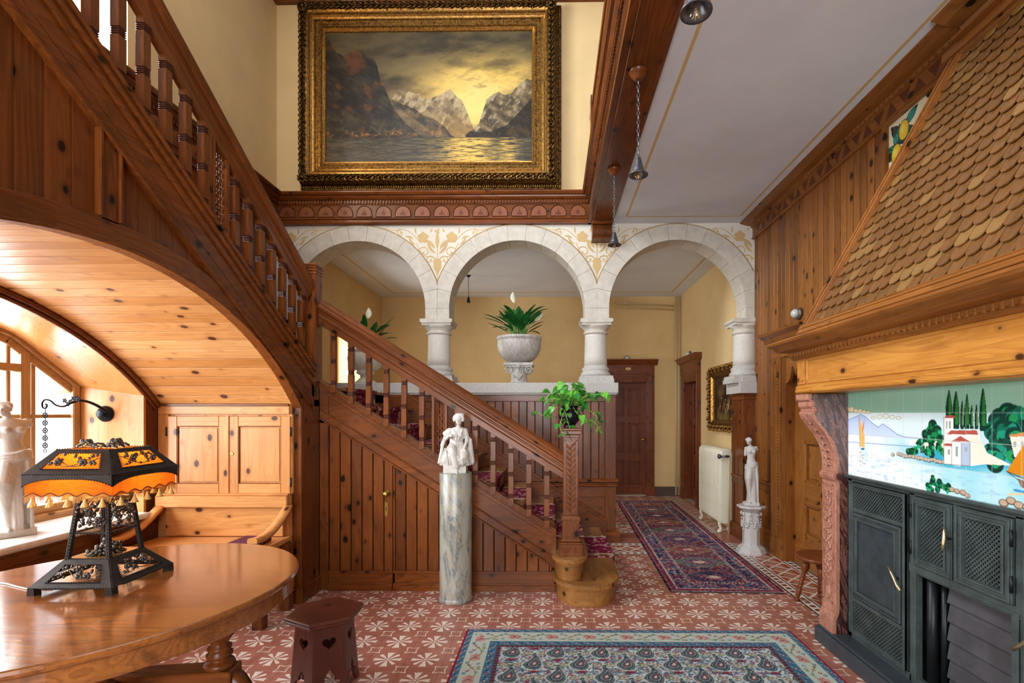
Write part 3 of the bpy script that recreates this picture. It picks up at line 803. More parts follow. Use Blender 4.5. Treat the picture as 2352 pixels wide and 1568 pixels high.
# ogee valance
pts = [(DY1, DH+0.02), (DY1, 1.72)]
for i in range(9): t_ = i/8; pts.append((DY1-0.02-0.10*math.sin(t_*PI/2), 1.72+0.14*(1-math.cos(t_*PI/2))+0.02))
pts += [(DY1-0.15, 1.90), (DY1-0.18, 1.86), (DY1-0.2, 1.80), (DY1-0.22, 1.86), (DY1-0.26, 1.88), (DY1-0.32, 1.86), (DY1-0.40, 1.84), (DY1-0.43, 1.78), (DY1-0.46, 1.84), (DY1-0.54, 1.86), (DY1-0.6, 1.88), (DY1-0.64, 1.86), (DY1-0.66, 1.8), (DY1-0.68, 1.86), (DY1-0.71, 1.9), (DY1-0.76, 1.86), (DY1-0.83, 1.75), (DY0, 1.72), (DY0, DH+0.02)]
top = DH+0.02
for (a, za), (b, zb) in zip(pts[1:-2], pts[2:-1]):
    if a-b > 1e-4: m.prism([(a, za), (b, zb), (b, top), (a, top)], 'x', XR-0.01, XR+0.02)
# rope carving
m.mat(wood('oak', 'z')); z = 0.22
while z < 1.95:
    for ya in (DY1+0.125,):
        m.tube([(XR-0.031, ya-0.02, z), (XR-0.04, ya, z+0.018), (XR-0.031, ya+0.02, z+0.012)], 0.008, 5)
    z += 0.033
d3 = struct('door_3', m, bevel=0.003)
RDZ = wood('rdoor', 'z'); RDY = wood('rdoor', 'y')
l = MB(); X0 = XR+0.11
l.mat(RDZ).box(X0, X0+0.03, DY0, DY1, 0.16, DH).box(X0-0.03, X0, DY1-0.2, DY1, 0, DH).box(X0-0.03, X0, DY0, DY0+0.1, 0, DH)
zs = [(0.0, 0.30), (0.62, 0.80), (1.18, 1.34), (1.86, 2.0)]
l.mat(RDY)
for a, b in zs: l.box(X0-0.025, X0, DY0+0.1, DY1-0.2, a, b)
l.box(X0-0.04, X0, DY0+0.1, DY1-0.2, 0.60, 0.635).box(X0-0.034, X0, DY0, DY1, 0.0, 0.2)
l.mat(RDZ).box(X0-0.028, X0, (DY0+DY1)/2-0.09, (DY0+DY1)/2-0.03, 0.3, 1.9)
for (a, b) in ((0.30, 0.60), (0.80, 1.18), (1.34, 1.86)):
    for y0, y1 in ((DY0+0.1, (DY0+DY1)/2-0.09), ((DY0+DY1)/2-0.03, DY1-0.2)):
        for r in ((y0, y0+0.018, a, b), (y1-0.018, y1, a, b), (y0, y1, a, a+0.018), (y0, y1, b-0.018, b)): l.box(X0-0.03, X0, *r)
        l.box(X0-0.012, X0, y0+0.04, y1-0.04, a+0.04, b-0.04)
l.build('door_leaf', None, d3, 0.002)

# small lemon tile picture set high in the wooden wall beside the hood
t = thing('lemon_tile_panel', 'glazed tile picture of a lemon branch beside the sloping hood', 'tile panel', (XR-0.002, 3.0, 2.8))
pa = Paint(2.45, 3.37, 1.95, 3.40, 0.004, 'ece7c2')
r2 = np.random.default_rng(3)
def leafp(P_, x, y, a, L, wd, c1, c2):
    pts = []
    for i in range(9): t_ = i/8; pts.append((x+L*t_*math.cos(a)-wd*math.sin(PI*t_)*math.sin(a), y+L*t_*math.sin(a)+wd*math.sin(PI*t_)*math.cos(a)))
    for i in range(9): t_ = 1-i/8; pts.append((x+L*t_*math.cos(a)+wd*math.sin(PI*t_)*math.sin(a), y+L*t_*math.sin(a)-wd*math.sin(PI*t_)*math.cos(a)))
    P_.poly(pts, '0d2a22'); k = 0.78
    cx = x+L/2*math.cos(a); cy = y+L/2*math.sin(a); P_.poly([(cx+(px-cx)*k, cy+(py-cy)*k) for px, py in pts], c1)
    P_.line([(x, y), (x+L*0.9*math.cos(a), y+L*0.9*math.sin(a))], 0.003, '0d2a22')
pa.line([(2.5, 2.9), (2.8, 3.1), (2.95, 3.02), (3.1, 3.12), (3.37, 3.2)], 0.014, '5b3a34')
pa.line([(2.95, 3.02), (3.05, 2.8), (3.2, 2.75), (3.33, 2.6)], 0.009, '5b3a34')
for i in range(95):
    x, y = r2.uniform(2.48, 3.36), r2.uniform(1.98, 3.27)
    if 2.72 < y < 2.98 and 2.9 < x < 3.2: continue
    leafp(pa, x, y, r2.uniform(0, 6.28), r2.uniform(0.11, 0.17), r2.uniform(0.025, 0.036), ['0f8a72', '1aa08a', '16584a', '0c3b32'][i % 4], '0')
for i in range(60):
    x, y = r2.uniform(2.6, 3.36), r2.uniform(2.9, 3.38)
    leafp(pa, x, y, r2.uniform(0, 6.28), r2.uniform(0.10, 0.15), r2.uniform(0.022, 0.032), ['0f8a72', '1aa08a', '16584a', '0c3b32'][i % 4], '0')
for x, y in ((3.23, 3.30), (3.29, 3.10), (3.0, 3.28), (2.75, 3.16), (3.13, 2.95), (3.27, 2.72), (2.9, 2.6), (3.2, 2.35), (3.0, 2.2), (3.3, 3.18)):
    pa.ell(x, y, 0.048, 0.066, '3a3a10'); pa.ell(x, y, 0.043, 0.061, 'e8c21f'); pa.ell(x+0.01, y+0.012, 0.022, 0.03, 'f3dd5a')
GL = painted('glazed_tiles', 0.12, 0.6, coat=0.4)
o = pa.mesh('tiles', lambda A, B: (0*A, A-3.0, B-2.8), GL, t)
m = MB().mat(AZ).box(-0.028, 0.004, 0.37, 0.41, -0.9, 0.62); m.mat(AY).box(-0.026, 0.004, -0.6, 0.37, 0.60, 0.62)
m.mat(plain('tile_grout', 'c9c2a8', 0.7)).box(0.0012, 0.006, -0.55, 0.37, -0.85, 0.60); m.build('frame', None, t, 0.002)

# round ceiling-less bulkhead lamps on walls
for loc, rz, lab in (((XR, 4.57, 2.37), PI/2, 'round grey glass wall lamp on the amber boards above the fireplace door'),
                     ((1.31, YCB, 2.40), 0, 'round glass wall lamp above the number 5 door'),
                     ((XC1, 7.98, 2.40), PI/2, 'round glass wall lamp above the corridor side door by the pipes')):
    t = thing('wall_lamp', lab, 'wall lamp', loc, -rz if rz else 0, 'small round wall lamps over the doors')
    MB().mat(plain('grey_metal', '6f6a66', 0.4, 0.6)).lathe([(0.055, 0), (0.055, 0.02), (0.048, 0.03), (0.044, 0.03)], n=20, axis='y').build('mount', None, t)
    MB().mat(plain('frosted_glass', 'c2c6c2', 0.15)).ball((0, -0.045, 0), (0.043, 0.04, 0.043), 18, 12).build('globe', None, t)

# ---- left wall, rear wall, upper landing
m = MB().mat(CREAM)
wall_holes(m, 'x', XL-0.45, XL, -3.3, YA, 3.60, HU+0.1, [(1.75, 3.62, 3.97, 5.9)])
m.box(XL-0.45, XL, 3.75, YB, 1.5, 3.6).box(XL-0.45, XL, -3.3, 0.6, 0, 3.6).box(XL-0.45, XL, 0.6, 3.75, 2.35, 3.6).box(XL-0.42, -3.46, 3.7, YB, 0, 1.5).box(-3.6, XL, 5.5, YB, 0, 1.5)
m.mat(wood('red', 'z', ('y', 0.09, 5.55))); y = 5.55
while y > 0.6: m.box(XL, XL+0.02, y-0.086, y, 1.67 if y > 3.85 else 2.42, 3.6); y -= 0.09
struct('wall_left', m)
m = MB().mat(wood('window', 'z'))
for y in (1.75, 2.35, 2.62, 2.95, 3.56): m.box(XL-0.36, XL-0.30, y, y+0.06, 3.97, 5.9)
m.mat(wood('window', 'y'))
for z in (3.97, 4.9, 5.84): m.box(XL-0.36, XL-0.30, 1.75, 3.62, z, z+0.06)
m.mat(GLASS).box(XL-0.332, XL-0.328, 1.8, 3.6, 4.0, 5.86)
struct('window_2', m)
m = MB().mat(CREAM); wall_holes(m, 'y', -3.3, -3.05, XL-0.3, XR+0.3, 0, HU+0.1, [(-2.15, 1.05, 0.45, 3.05), (-2.7, 0.9, 3.95, 5.85)])
struct('wall_rear', m)
m = MB().mat(wood('window', 'z'))
for x in (-2.15, -1.35, -0.57, 0.23, 0.99): m.box(x, x+0.06, -3.22, -3.16, 0.45, 3.05)
for x in (-2.7, -1.8, -0.92, -0.05, 0.84): m.box(x, x+0.06, -3.22, -3.16, 3.95, 5.85)
m.mat(wood('window', 'x'))
for z in (0.45, 1.7, 2.99): m.box(-2.15, 1.05, -3.22, -3.16, z, z+0.06)
for z in (3.95, 4.9, 5.79): m.box(-2.7, 0.9, -3.22, -3.16, z, z+0.06)
struct('window_3', m)
# ================================================================== staircases
FY = 3.985                     # front plane of the lower flight
RUN, RISE = 0.265, 0.167
SL = RISE/RUN
nose = lambda x: RISE+SL*(0.55-x)
OAK = wood('oak', 'y'); OAKX = wood('oak', 'x')
t = thing('staircase', 'lower straight flight of reddish pine stairs rising to the landing', 'staircase', (-0.7, 4.7, 0)); LF = t
O = Vector(t.location)
def part(mb, name, bevel=0.003, parent=None, seg=1):
    """world-coordinate builder -> child of the empty"""
    p = parent or LF
    mb.v = [tuple(Vector(v)-Vector(root_loc(p))) for v in mb.v]
    return mb.build(name, None, p, bevel, seg)
def root_loc(o):
    v = Vector(o.location)
    while o.parent: o = o.parent; v += Vector(o.location)
    return v
# curtail steps
def bull(x0, x1, yfront, yback, z0, z1, over):
    """rounded front step shape in plan"""
    pts = []; cx = (x0+x1)/2; rx = (x1-x0)/2+over; ry = FY-yfront+over
    for i in range(25):
        a = PI+PI*i/24; e = 0.86
        c_, s_ = math.cos(a), math.sin(a)
        pts.append((cx+rx*math.copysign(abs(c_)**e, c_), FY+ry*math.copysign(abs(s_)**e, s_)))
    pts += [(cx+rx, yback), (cx-rx, yback)] if yback > FY else []
    return pts
def step_part(x0, x1, yf, yb, z0, z1, bullx=None):
    m = MB(); tt = 0.032
    m.mat(OAKX).prism(bull(x0, x1, yf, yb, z0, z1, -0.02), 'z', z0, z1-tt)
    m.mat(OAK).prism(bull(x0, x1, yf, yb, z0, z1, 0.012), 'z', z1-tt, z1-0.006)
    m.prism(bull(x0, x1, yf, yb, z0, z1, 0.006), 'z', z1-0.006, z1)
    m.mat(OAKX).prism(bull(x0, x1, yf, yb, z0, z1, -0.006), 'z', z1-tt-0.022, z1-tt)
    return part(m, 'step', 0.005, seg=2)
s1 = step_part(0.012, 0.525, 3.63, 5.52, 0, RISE)
s2 = step_part(0.005, 0.275, 3.715, 5.52, RISE, 2*RISE)
for k in range(3, 11):
    x1 = 0.55-RUN*(k-1); z1 = RISE*k; m = MB()
    x0 = x1-RUN if k < 10 else XL+0.02
    m.mat(OAK).box(x0-0.01, x1+0.0, FY+0.02, 5.53, z1-0.03, z1)
    m.mat(OAKX).box(x0, x1-0.022, FY+0.02, 5.53, z1-RISE if k < 10 else z1-0.12, z1-0.03)
    if k == 10: m.box(x1-0.04, x1-0.022, FY+0.02, 5.53, z1-RISE, z1-0.03)
    part(m, 'step', 0.005)
# wall string behind the steps
m = MB().mat(wood('red', 'x'))
def slope_band(mb, xa, xb, lo, hi, y0, y1, fn=nose):
    mb.prism([(xa, fn(xa)+lo), (xb, fn(xb)+lo), (xb, fn(xb)+hi), (xa, fn(xa)+hi)], 'y', y0, y1)
slope_band(m, -1.85, 0.62, -0.20, 0.10, 5.515, 5.545); slope_band(m, -1.85, 0.62, 0.10, 0.13, 5.505, 5.545)
part(m, 'wall_string')
# side face: string, boards, base
m = MB()
topz0 = lambda x: nose(x)-0.30
XA, XB = -1.904, 0.035
RS = wood('red', 'x')
m.mat(RS)
slope_band(m, XA, XB, -0.005, 0.015, FY-0.02, FY+0.05); slope_band(m, XA, XB, -0.03, -0.005, FY-0.010, FY+0.05)
slope_band(m, XA, XB, -0.05, -0.03, FY-0.002, FY+0.05)
slope_band(m, XA, XB, -0.085, -0.05, FY+0.005, FY+0.05); slope_band(m, XA, XB, -0.225, -0.085, FY+0.018, FY+0.05)
slope_band(m, XA, XB, -0.235, -0.225, FY+0.004, FY+0.05); slope_band(m, XA, XB, -0.30, -0.235, FY+0.008, FY+0.05)
slope_band(m, XA, XB, -0.315, -0.30, FY-0.004, FY+0.05)
slope_band(m, XA, XA+0.07, -0.30, -0.01, FY+0.004, FY+0.05); slope_band(m, XB-0.09, XB, -0.32, -0.01, FY+0.004, FY+0.05)
part(m, 'string', 0.003)
part(MB().mat(wood('red', 'z')).box(-1.904, -1.834, FY+0.004, FY+0.05, 0.0, topz0(-1.834)), 'corner_stile', 0.003)
DX0, DX1 = -1.832, -1.305
topz = lambda x: nose(x)-0.315
def boards(mb, xa, xb, zlo, phase=-1.832, bw=0.0905):
    x = phase
    while x < xb-0.004:
        a, b = max(x, xa), min(x+bw, xb)
        if b-a > 0.01:
            mb.prism([(a+0.0045, zlo), (b-0.0045, zlo), (b-0.0045, topz(b)), (a+0.0045, topz(a))], 'y', FY+0.018, FY+0.05)
            for dx in (0.0, 0.0): mb.prism([(b-0.003, zlo), (b+0.003, zlo), (b+0.003, topz(b)-0.002), (b-0.003, topz(b))], 'y', FY+0.018, FY+0.05)
            mb.prism([(a+0.001, zlo), (b-0.001, zlo), (b-0.001, topz(b)-0.004), (a+0.001, topz(a)-0.004)], 'y', FY+0.028, FY+0.05)
        x += bw
BZ = wood('red', 'z', ('x', 0.0905, -1.132), 1.0)
m = MB().mat(BZ); boards(m, DX1+0.008, 0.0, 0.15)
m.mat(RS).box(DX1+0.006, 0.02, FY+0.006, FY+0.05, 0.055, 0.15).box(DX1+0.006, 0.02, FY-0.004, FY+0.05, 0.14, 0.158).box(DX1+0.006, 0.03, FY-0.012, FY+0.05, 0, 0.045).box(DX1+0.006, 0.03, FY-0.004, FY+0.05, 0.045, 0.06)
m.mat(wood('red', 'z')).box(DX1+0.006, DX1+0.02, FY+0.006, FY+0.05, 0.05, topz(DX1+0.02))
part(m, 'side_panel', 0.002)
m = MB().mat(BZ); boards(m, DX0, DX1, 0.15)
m.mat(RS).box(DX0, DX1, FY+0.006, FY+0.05, 0.055, 0.15).box(DX0, DX1, FY-0.004, FY+0.05, 0.14, 0.158).box(DX0, DX1, FY-0.012, FY+0.05, 0, 0.045).box(DX0, DX1, FY-0.004, FY+0.05, 0.045, 0.06)
dr = part(m, 'cupboard_door', 0.002); tag(dr, 'board door of the cupboard under the stairs with brass knob')
def sub(mb, name, par, bevel=0):
    r = root_loc(par); mb.v = [tuple(Vector(v)-r) for v in mb.v]; return mb.build(name, None, par, bevel)
kx, _, kz = onY(888, 1133, FY)
sub(MB().mat(BRASS).lathe([(0.024, 0), (0.024, 0.005), (0.01, 0.008), (0.01, 0.03), (0.022, 0.038), (0.024, 0.05), (0.014, 0.06), (0.003, 0.062)], kx, FY+0.018, kz, 16, axis='y'), 'knob', dr)
m = MB().mat(BRASS); lx, _, lz = onY(886, 1168, FY)
m.prism([(lx-0.014, lz-0.055), (lx, lz-0.07), (lx+0.014, lz-0.055), (lx+0.014, lz+0.055), (lx, lz+0.045), (lx-0.014, lz+0.055)], 'y', FY+0.012, FY+0.019)
m.mat(plain('keyhole_black', '0a0806', 0.6)).box(lx-0.003, lx+0.003, FY+0.0115, FY+0.013, lz-0.02, lz+0.015)
sub(m, 'lock_plate', dr)
for z in (0.5, 1.15): sub(MB().mat(IRON).box(DX0-0.008, DX0+0.004, FY+0.008, FY+0.02, z, z+0.07), 'hinge', dr)

# posts
def square_post(mb, cx, cy, w_, z0, z1): return mb.box(cx-w_/2, cx+w_/2, cy-w_/2, cy+w_/2, z0, z1)
m = MB().mat(wood('red', 'z')); nx_, ny_ = 0.148, 3.905
square_post(m, nx_, ny_, 0.185, 2*RISE, 2*RISE+0.085); square_post(m, nx_, ny_, 0.165, 2*RISE+0.085, 2*RISE+0.10)
square_post(m, nx_, ny_, 0.135, 2*RISE+0.10, 2*RISE+0.31); square_post(m, nx_, ny_, 0.155, 2*RISE+0.11, 2*RISE+0.125); square_post(m, nx_, ny_, 0.152, 2*RISE+0.27, 2*RISE+0.30)
zt = 1.30
square_post(m, nx_, ny_, 0.12, 2*RISE+0.31, zt); square_post(m, nx_, ny_, 0.14, zt-0.045, zt-0.02); square_post(m, nx_, ny_, 0.165, zt-0.02, zt+0.012); square_post(m, nx_, ny_, 0.18, zt+0.012, zt+0.03)
nw = part(m, 'newel_post', 0.005, seg=2); tag(nw, 'carved basket-weave newel post')
m = MB().mat(wood('red', 'z', None, 0)); z = 2*RISE+0.36; k = 0       # basketweave carving
yf = ny_-0.06
while z < zt-0.10:
    for s_ in (-1, 1):
        for j in range(3):
            cx = nx_+s_*0.017; cz = z+(0.02 if s_ > 0 else 0)
            a = (1 if (s_ > 0) else -1); off = (j-1)*0.011
            dx, dz = 0.019, 0.016
            m.tube([(cx-dx, yf-0.002, cz-a*dz+off), (cx+dx, yf-0.002, cz+a*dz+off)], 0.0042, 5)
    z += 0.044
m.mat(wood('red', 'z')).box(nx_-0.05, nx_-0.04, yf-0.008, yf+0.01, 2*RISE+0.33, zt-0.06).box(nx_+0.04, nx_+0.05, yf-0.008, yf+0.01, 2*RISE+0.33, zt-0.06)
m.box(nx_-0.05, nx_+0.05, yf-0.008, yf+0.01, zt-0.07, zt-0.06).box(nx_-0.05, nx_+0.05, yf-0.008, yf+0.01, 2*RISE+0.325, 2*RISE+0.335)
m.box(nx_-0.045, nx_+0.045, ny_-0.0755, ny_-0.06, 2*RISE+0.15, 2*RISE+0.25)
sub(m, 'carving', nw, 0.0015)

# handrail (built as a sloped profile in its own frame)
def rail_mesh(mb, L):
    """profile in local x along, z up; centred y"""
    P_ = [(-0.038, 0.0), (0.038, 0.0), (0.05, 0.012), (0.052, 0.03), (0.044, 0.04), (0.046, 0.055), (0.036, 0.075), (0.018, 0.086), (-0.018, 0.086), (-0.036, 0.075), (-0.046, 0.055), (-0.044, 0.04), (-0.052, 0.03), (-0.05, 0.012)]
    r0 = [(0, a, b) for a, b in P_]; r1 = [(L, a, b) for a, b in P_]; mb.loft([r0, r1], True, False)
    Q = [(-0.022, -0.10), (0.022, -0.10), (0.022, -0.055), (0.032, -0.045), (0.032, -0.03), (0.026, -0.02), (0.032, -0.008), (0.032, 0.002), (-0.032, 0.002), (-0.032, -0.008), (-0.026, -0.02), (-0.032, -0.03), (-0.032, -0.045), (-0.022, -0.055)]
    r0 = [(0, a, b) for a, b in Q]; r1 = [(L, a, b) for a, b in Q]; mb.loft([r0, r1], True, False); return mb
ANG = math.atan(SL)
RYc = 3.97                         # centre line of the lower balustrade
def hr_top(x): return 1.154+SL*(0.067-x)
La = (0.175+1.90)/math.cos(ANG)
m = MB().mat(wood('red', 'x', None, 0.6)); rail_mesh(m, La)
h = m.build('handrail', None, LF, 0.002); x0 = -1.90
h.location = (x0-O.x, RYc-O.y, hr_top(x0)-0.086/math.cos(ANG)-O.z); h.rotation_euler = (0, ANG, 0)
# balusters
GRV = plain('baluster_groove', '3d150c', 0.5)
def baluster_mb(L):
    w_ = 0.021; m = MB(); zs = [0]; W1 = wood('red', 'z', None, 0.5); m.mat(W1)
    gr = [0.10*L+0.02, 0.48*L, 0.86*L]
    def sec(z, s_): return [(-s_, -s_, z), (s_, -s_, z), (s_, s_, z), (-s_, s_, z)]
    rings = [sec(0, w_)]
    for gz in gr:
        for j in range(4):
            z = gz+j*0.013; rings += [sec(z-0.0045, w_), sec(z-0.002, w_-0.004), sec(z+0.002, w_-0.004), sec(z+0.0045, w_)]
    rings.append(sec(L, w_)); m.loft(rings, True, False); m.mats.append(GRV)
    for fi, f in enumerate(m.f):
        zz = [m.v[i][2] for i in f]; dz = max(zz)-min(zz)
        if dz < 0.0045 and dz > 0.001 and min(abs((sum(zz)/len(zz))-(g+j*0.013)) for g in gr for j in range(4)) < 0.0035: m.mi[fi] = 1
    return m
def hr_bot(x): return hr_top(x)-0.20/math.cos(ANG)
bl = 0.66
bproto = baluster_mb(bl+0.05).build('baluster', None, LF, 0.0015)
bproto.location = (1e3, 0, 0); first = True
px0 = -0.043; bxs = [px0-0.1447*i for i in range(13)]
for i, x in enumerate(bxs):
    zb = nose(x)-0.0; 
    if i == 6: continue
    o = bproto if first else bproto.copy()
    if not first: C.objects.link(o)
    first = False
    zb = nose(x)-0.02; ln = hr_bot(x)+0.03-zb
    o.location = (x-O.x, RYc-O.y, zb-O.z); o.scale = (1, 1, ln/(bl+0.05))
# lattice panel post in the balustrade
def lattice(mb, cx, cy, zb, zt_, slope, half=0.062, axis='x'):
    W1 = wood('red', 'z', None, 0.4); mb.mat(W1)
    def q(u, w_, z): return (cx+u, cy+w_, z) if axis == 'x' else (cx+w_, cy+u, z)
    def pr(u0, u1, w0, w1, z00, z01, z10, z11):
        mb.add([q(u0, w0, z00), q(u1, w0, z10), q(u1, w1, z10), q(u0, w1, z00), q(u0, w0, z01), q(u1, w0, z11), q(u1, w1, z11), q(u0, w1, z01)],
               [(0, 3, 2, 1), (4, 5, 6, 7), (0, 1, 5, 4), (1, 2, 6, 5), (2, 3, 7, 6), (3, 0, 4, 7)])
    for s_ in (-1, 1):
        a, b = sorted((s_*half, s_*(half-0.02)))
        pr(a, b, -0.02, 0.02, zb-slope*a, zt_-slope*a, zb-slope*b, zt_-slope*b)
    z = zb+0.06; k = 0
    while z < zt_-0.04:
        for u in ((-0.021, 0.021) if k % 2 else (0.0, -0.036, 0.036)):
            wdt = 0.010 if abs(u) < 0.03 else 0.006
            path = [(u-wdt, z+0.006), (u-wdt*1.2, z-0.012), (u-wdt*0.5, z-0.026), (u, z-0.032), (u+wdt*0.5, z-0.026), (u+wdt*1.2, z-0.012), (u+wdt, z+0.006)]
            mb.tube([q(a, 0, b) for a, b in path], 0.0042, 5)
        z += 0.026; k += 1
m = MB(); x = bxs[6]; lattice(m, x, RYc, nose(x)-0.0, hr_bot(x)+0.02, SL); lp = part(m, 'lattice_post', 0.001); tag(lp, 'pierced scale-pattern panel')

# ------------------------------------------------------------- upper flight, turning towards the camera
UX = -1.905
LAND = RISE*10
ustr = lambda y: 1.8+0.635*(3.87-y)       # string top
UF = thing('staircase', 'upper flight of dark stained stairs with a panelled side over the arched alcove', 'staircase', (-2.4, 2.2, 1.6))
US = 0.635; UA = math.atan(US)
Y0, Y1 = 0.15, 3.90
R0_, CY_, CZ_ = 2.07, 2.15, 0.105
def vault(y): return CZ_+math.sqrt(max(R0_**2-(y-CY_)**2, 0))
m = MB()
def yband(mb, ya, yb, lo, hi, x0, x1, n=1): mb.prism([(ya, ustr(ya)+lo), (yb, ustr(yb)+lo), (yb, ustr(yb)+hi), (ya, ustr(ya)+hi)], 'x', x0, x1)
UW = wood('red', 'y'); UZ = wood('red', 'z', ('y', 0.105, -2.05), 1.0)
m.mat(UW); f = UX
yband(m, Y0, Y1, -0.01, 0.012, f-0.09, f+0.03)
yband(m, Y0, Y1, -0.035, -0.01, f-0.09, f+0.018); yband(m, Y0, Y1, -0.055, -0.035, f-0.09, f+0.024); yband(m, Y0, Y1, -0.085, -0.055, f-0.09, f+0.008); yband(m, Y0, Y1, -0.115, -0.085, f-0.09, f+0.014)
yband(m, Y0, Y1, -0.215, -0.115, f-0.09, f); yband(m, Y0, Y1, -0.29, -0.219, f-0.09, f+0.002); yband(m, Y0, Y1, -0.312, -0.29, f-0.09, f+0.014)
part(m, 'string', 0.003, UF)
# boards between the string and the arch band
def strip(mb, ya, yb, lofn, hifn, x0, x1, n=1):
    for i in range(n):
        a = ya+(yb-ya)*i/n; b = ya+(yb-ya)*(i+1)/n
        la, lb, ha, hb = lofn(a), lofn(b), hifn(a), hifn(b)
        if ha-la < 0.002 and hb-lb < 0.002: continue
        ha = max(ha, la+0.0005); hb = max(hb, lb+0.0005)
        mb.prism([(a, la), (b, lb), (b, hb), (a, ha)], 'x', x0, x1)
m = MB().mat(UZ); y = Y0
while y < 3.75:
    b = min(y+0.105, 3.78)
    strip(m, y+0.005, b-0.005, lambda v: vault(v)+0.09, lambda v: ustr(v)-0.30, f-0.05, f-0.018, 2)
    strip(m, y-0.003, y+0.003, lambda v: vault(v)+0.09, lambda v: ustr(v)-0.30, f-0.05, f-0.019, 1)
    strip(m, y+0.001, b-0.001, lambda v: vault(v)+0.09, lambda v: ustr(v)-0.30, f-0.05, f-0.028, 2)
    y += 0.105
part(m, 'side_boards', 0.0015, UF)
m = MB().mat(UW)
ys_ = [0.63+(3.69-0.63)*i/60 for i in range(61)]
m.prism([(y, vault(y)) for y in ys_]+[(y, max(vault(y)+0.001, min(vault(y)+0.11, ustr(y)-0.29))) for y in ys_[::-1]], 'x', f-0.06, f)
m.prism([(y, vault(y)-0.0005) for y in ys_]+[(y, vault(y)+0.012) for y in ys_[::-1]], 'x', f-0.06, f+0.008)
m.mat(wood('red', 'z'))
strip(m, 2.05, 2.13, lambda v: vault(v)+0.1, lambda v: ustr(v)-0.29, f-0.05, f, 1)
for yy in (2.036, 2.13): strip(m, yy, yy+0.014, lambda v: vault(v)+0.11, lambda v: ustr(v)-0.30, f-0.05, f+0.010, 1)
part(m, 'arch_frame', 0.002, UF)
# corner post to the floor, newel above
m = MB().mat(wood('red', 'z')); m.box(f-0.075, f, 3.70, 3.99, 0, 1.56).box(f-0.08, f+0.012, 3.69, 3.995, 0, 0.12)
m.box(f-0.075, f+0.0, 3.86, 3.985, 1.5, 1.9)
part(m, 'corner_post', 0.004, UF)
m = MB().mat(wood('red', 'z', None, 0.7)); cx, cy, w_ = -1.945, 3.945, 0.115
m.box(cx-w_/2, cx+w_/2, cy-w_/2, cy+w_/2, 1.70, 2.62)
for z in (2.56, 2.585, 2.61): m.box(cx-w_/2-0.006, cx+w_/2+0.006, cy-w_/2-0.006, cy+w_/2+0.006, z, z+0.014)
m.box(cx-w_/2-0.004, cx+w_/2+0.004, cy-w_/2-0.004, cy+w_/2+0.004, 2.628, 2.645)
part(m, 'newel_post', 0.004, UF)
# steps of the upper flight
for k in range(1, 15):
    y1 = 3.92-RUN*(k-1); z1 = LAND+RISE*k; m = MB()
    m.mat(OAKX).box(XL+0.03, f-0.06, y1-RUN-0.0, y1, z1-0.03, z1).box(XL+0.03, f-0.06, y1-0.05, y1-0.022, z1-RISE, z1-0.03)
    part(m, 'step', 0.004, UF)
# upper handrail: centre x, top line
uh_top = lambda y: 2.53+US*(3.885-y)
LY = 3.89-(-0.25); Lr = LY/math.cos(UA)
m = MB().mat(wood('red', 'x', None, 0.6)); rail_mesh(m, Lr)
h = m.build('handrail', None, UF, 0.002); O2 = Vector(UF.location)
yS = 3.89
h.matrix_local = Matrix.Translation(Vector((-1.945, yS, uh_top(yS)-0.086/math.cos(UA)))-O2) @ Matrix.Rotation(-PI/2, 4, 'Z') @ Matrix.Rotation(-UA, 4, 'Y')
bproto2 = bproto.data; k = 0
uys = [3.775-0.1335*i for i in range(28)]
for i, y in enumerate(uys):
    if i in (7,): continue
    zb = ustr(y)-0.0; ln = uh_top(y)-0.20/math.cos(UA)+0.04-zb
    o = bproto.copy(); C.objects.link(o); o.parent = UF; o.location = (-1.945-O2.x, y-O2.y, zb-O2.z); o.scale = (1.0, 1.0, ln/(bl+0.05))
m = MB(); y = uys[7]-0.01; lattice(m, -1.945, y, ustr(y)-0.01, uh_top(y)-0.20, US, 0.07, 'y'); part(m, 'lattice_post', 0.001, UF)
m = MB().mat(wood('red', 'z')); m.box(-1.965, -1.925, uys[7]-0.12, uys[7]-0.085, ustr(y), uh_top(y)-0.14); part(m, 'lattice_post_stile', 0.002, UF)
struct('floor_upper_landing', MB().mat(OAK).box(XL, -1.86, -3.3, 0.16, 3.78, 3.95))

# stair carpet: one runner down the lower flight
t = thing('stair_carpet', 'narrow wine red patterned carpet laid down the middle of the lower stairs', 'stair carpet', (-0.7, 4.75, 0.8))
def carpet_mat():
    g = G('stair_carpet_weave', 0.95, spec=0.1); p = g.sep(g.co()); xx = p[0]; yy = p[1]; zz = p[2]
    e = yy.abs(); s_ = (xx-zz)*1.0
    edge = e.gt(0.29)*e.lt(0.36)
    mot = g.vor(g.xyz(yy*22, s_*22, 0), 1)[0]; nn = g.noise(g.xyz(yy*60, s_*60, 0), 1, 2, 0.6)
    c = g.mix(mot.lt(0.36)*0.85, lin('842445'), lin('c9a39c')); c = g.mix(mot.gt(0.6)*0.6, c, lin('5c1430'))
    fl = g.vor(g.xyz(yy*9, s_*9, 3), 1)[0]; c = g.mix(fl.lt(0.16)*0.85, c, lin('cdbf9d'))
    b2 = g.mix((yy*55+s_*8).sin().gt(0)*(s_*50).sin().gt(-0.4)*1.0, lin('c9b893'), lin('7a5a45'))
    c = g.mix(edge, c, b2); c = g.mix(nn.ss(0.3, 0.7)*0.35, c, lin('2c0a18'))
    g.base(c); g.bump(nn, 0.4, 0.003); return g.mat
CM = carpet_mat()
m = MB().mat(CM); th = 0.008; yc0, yc1 = 4.36, 5.10
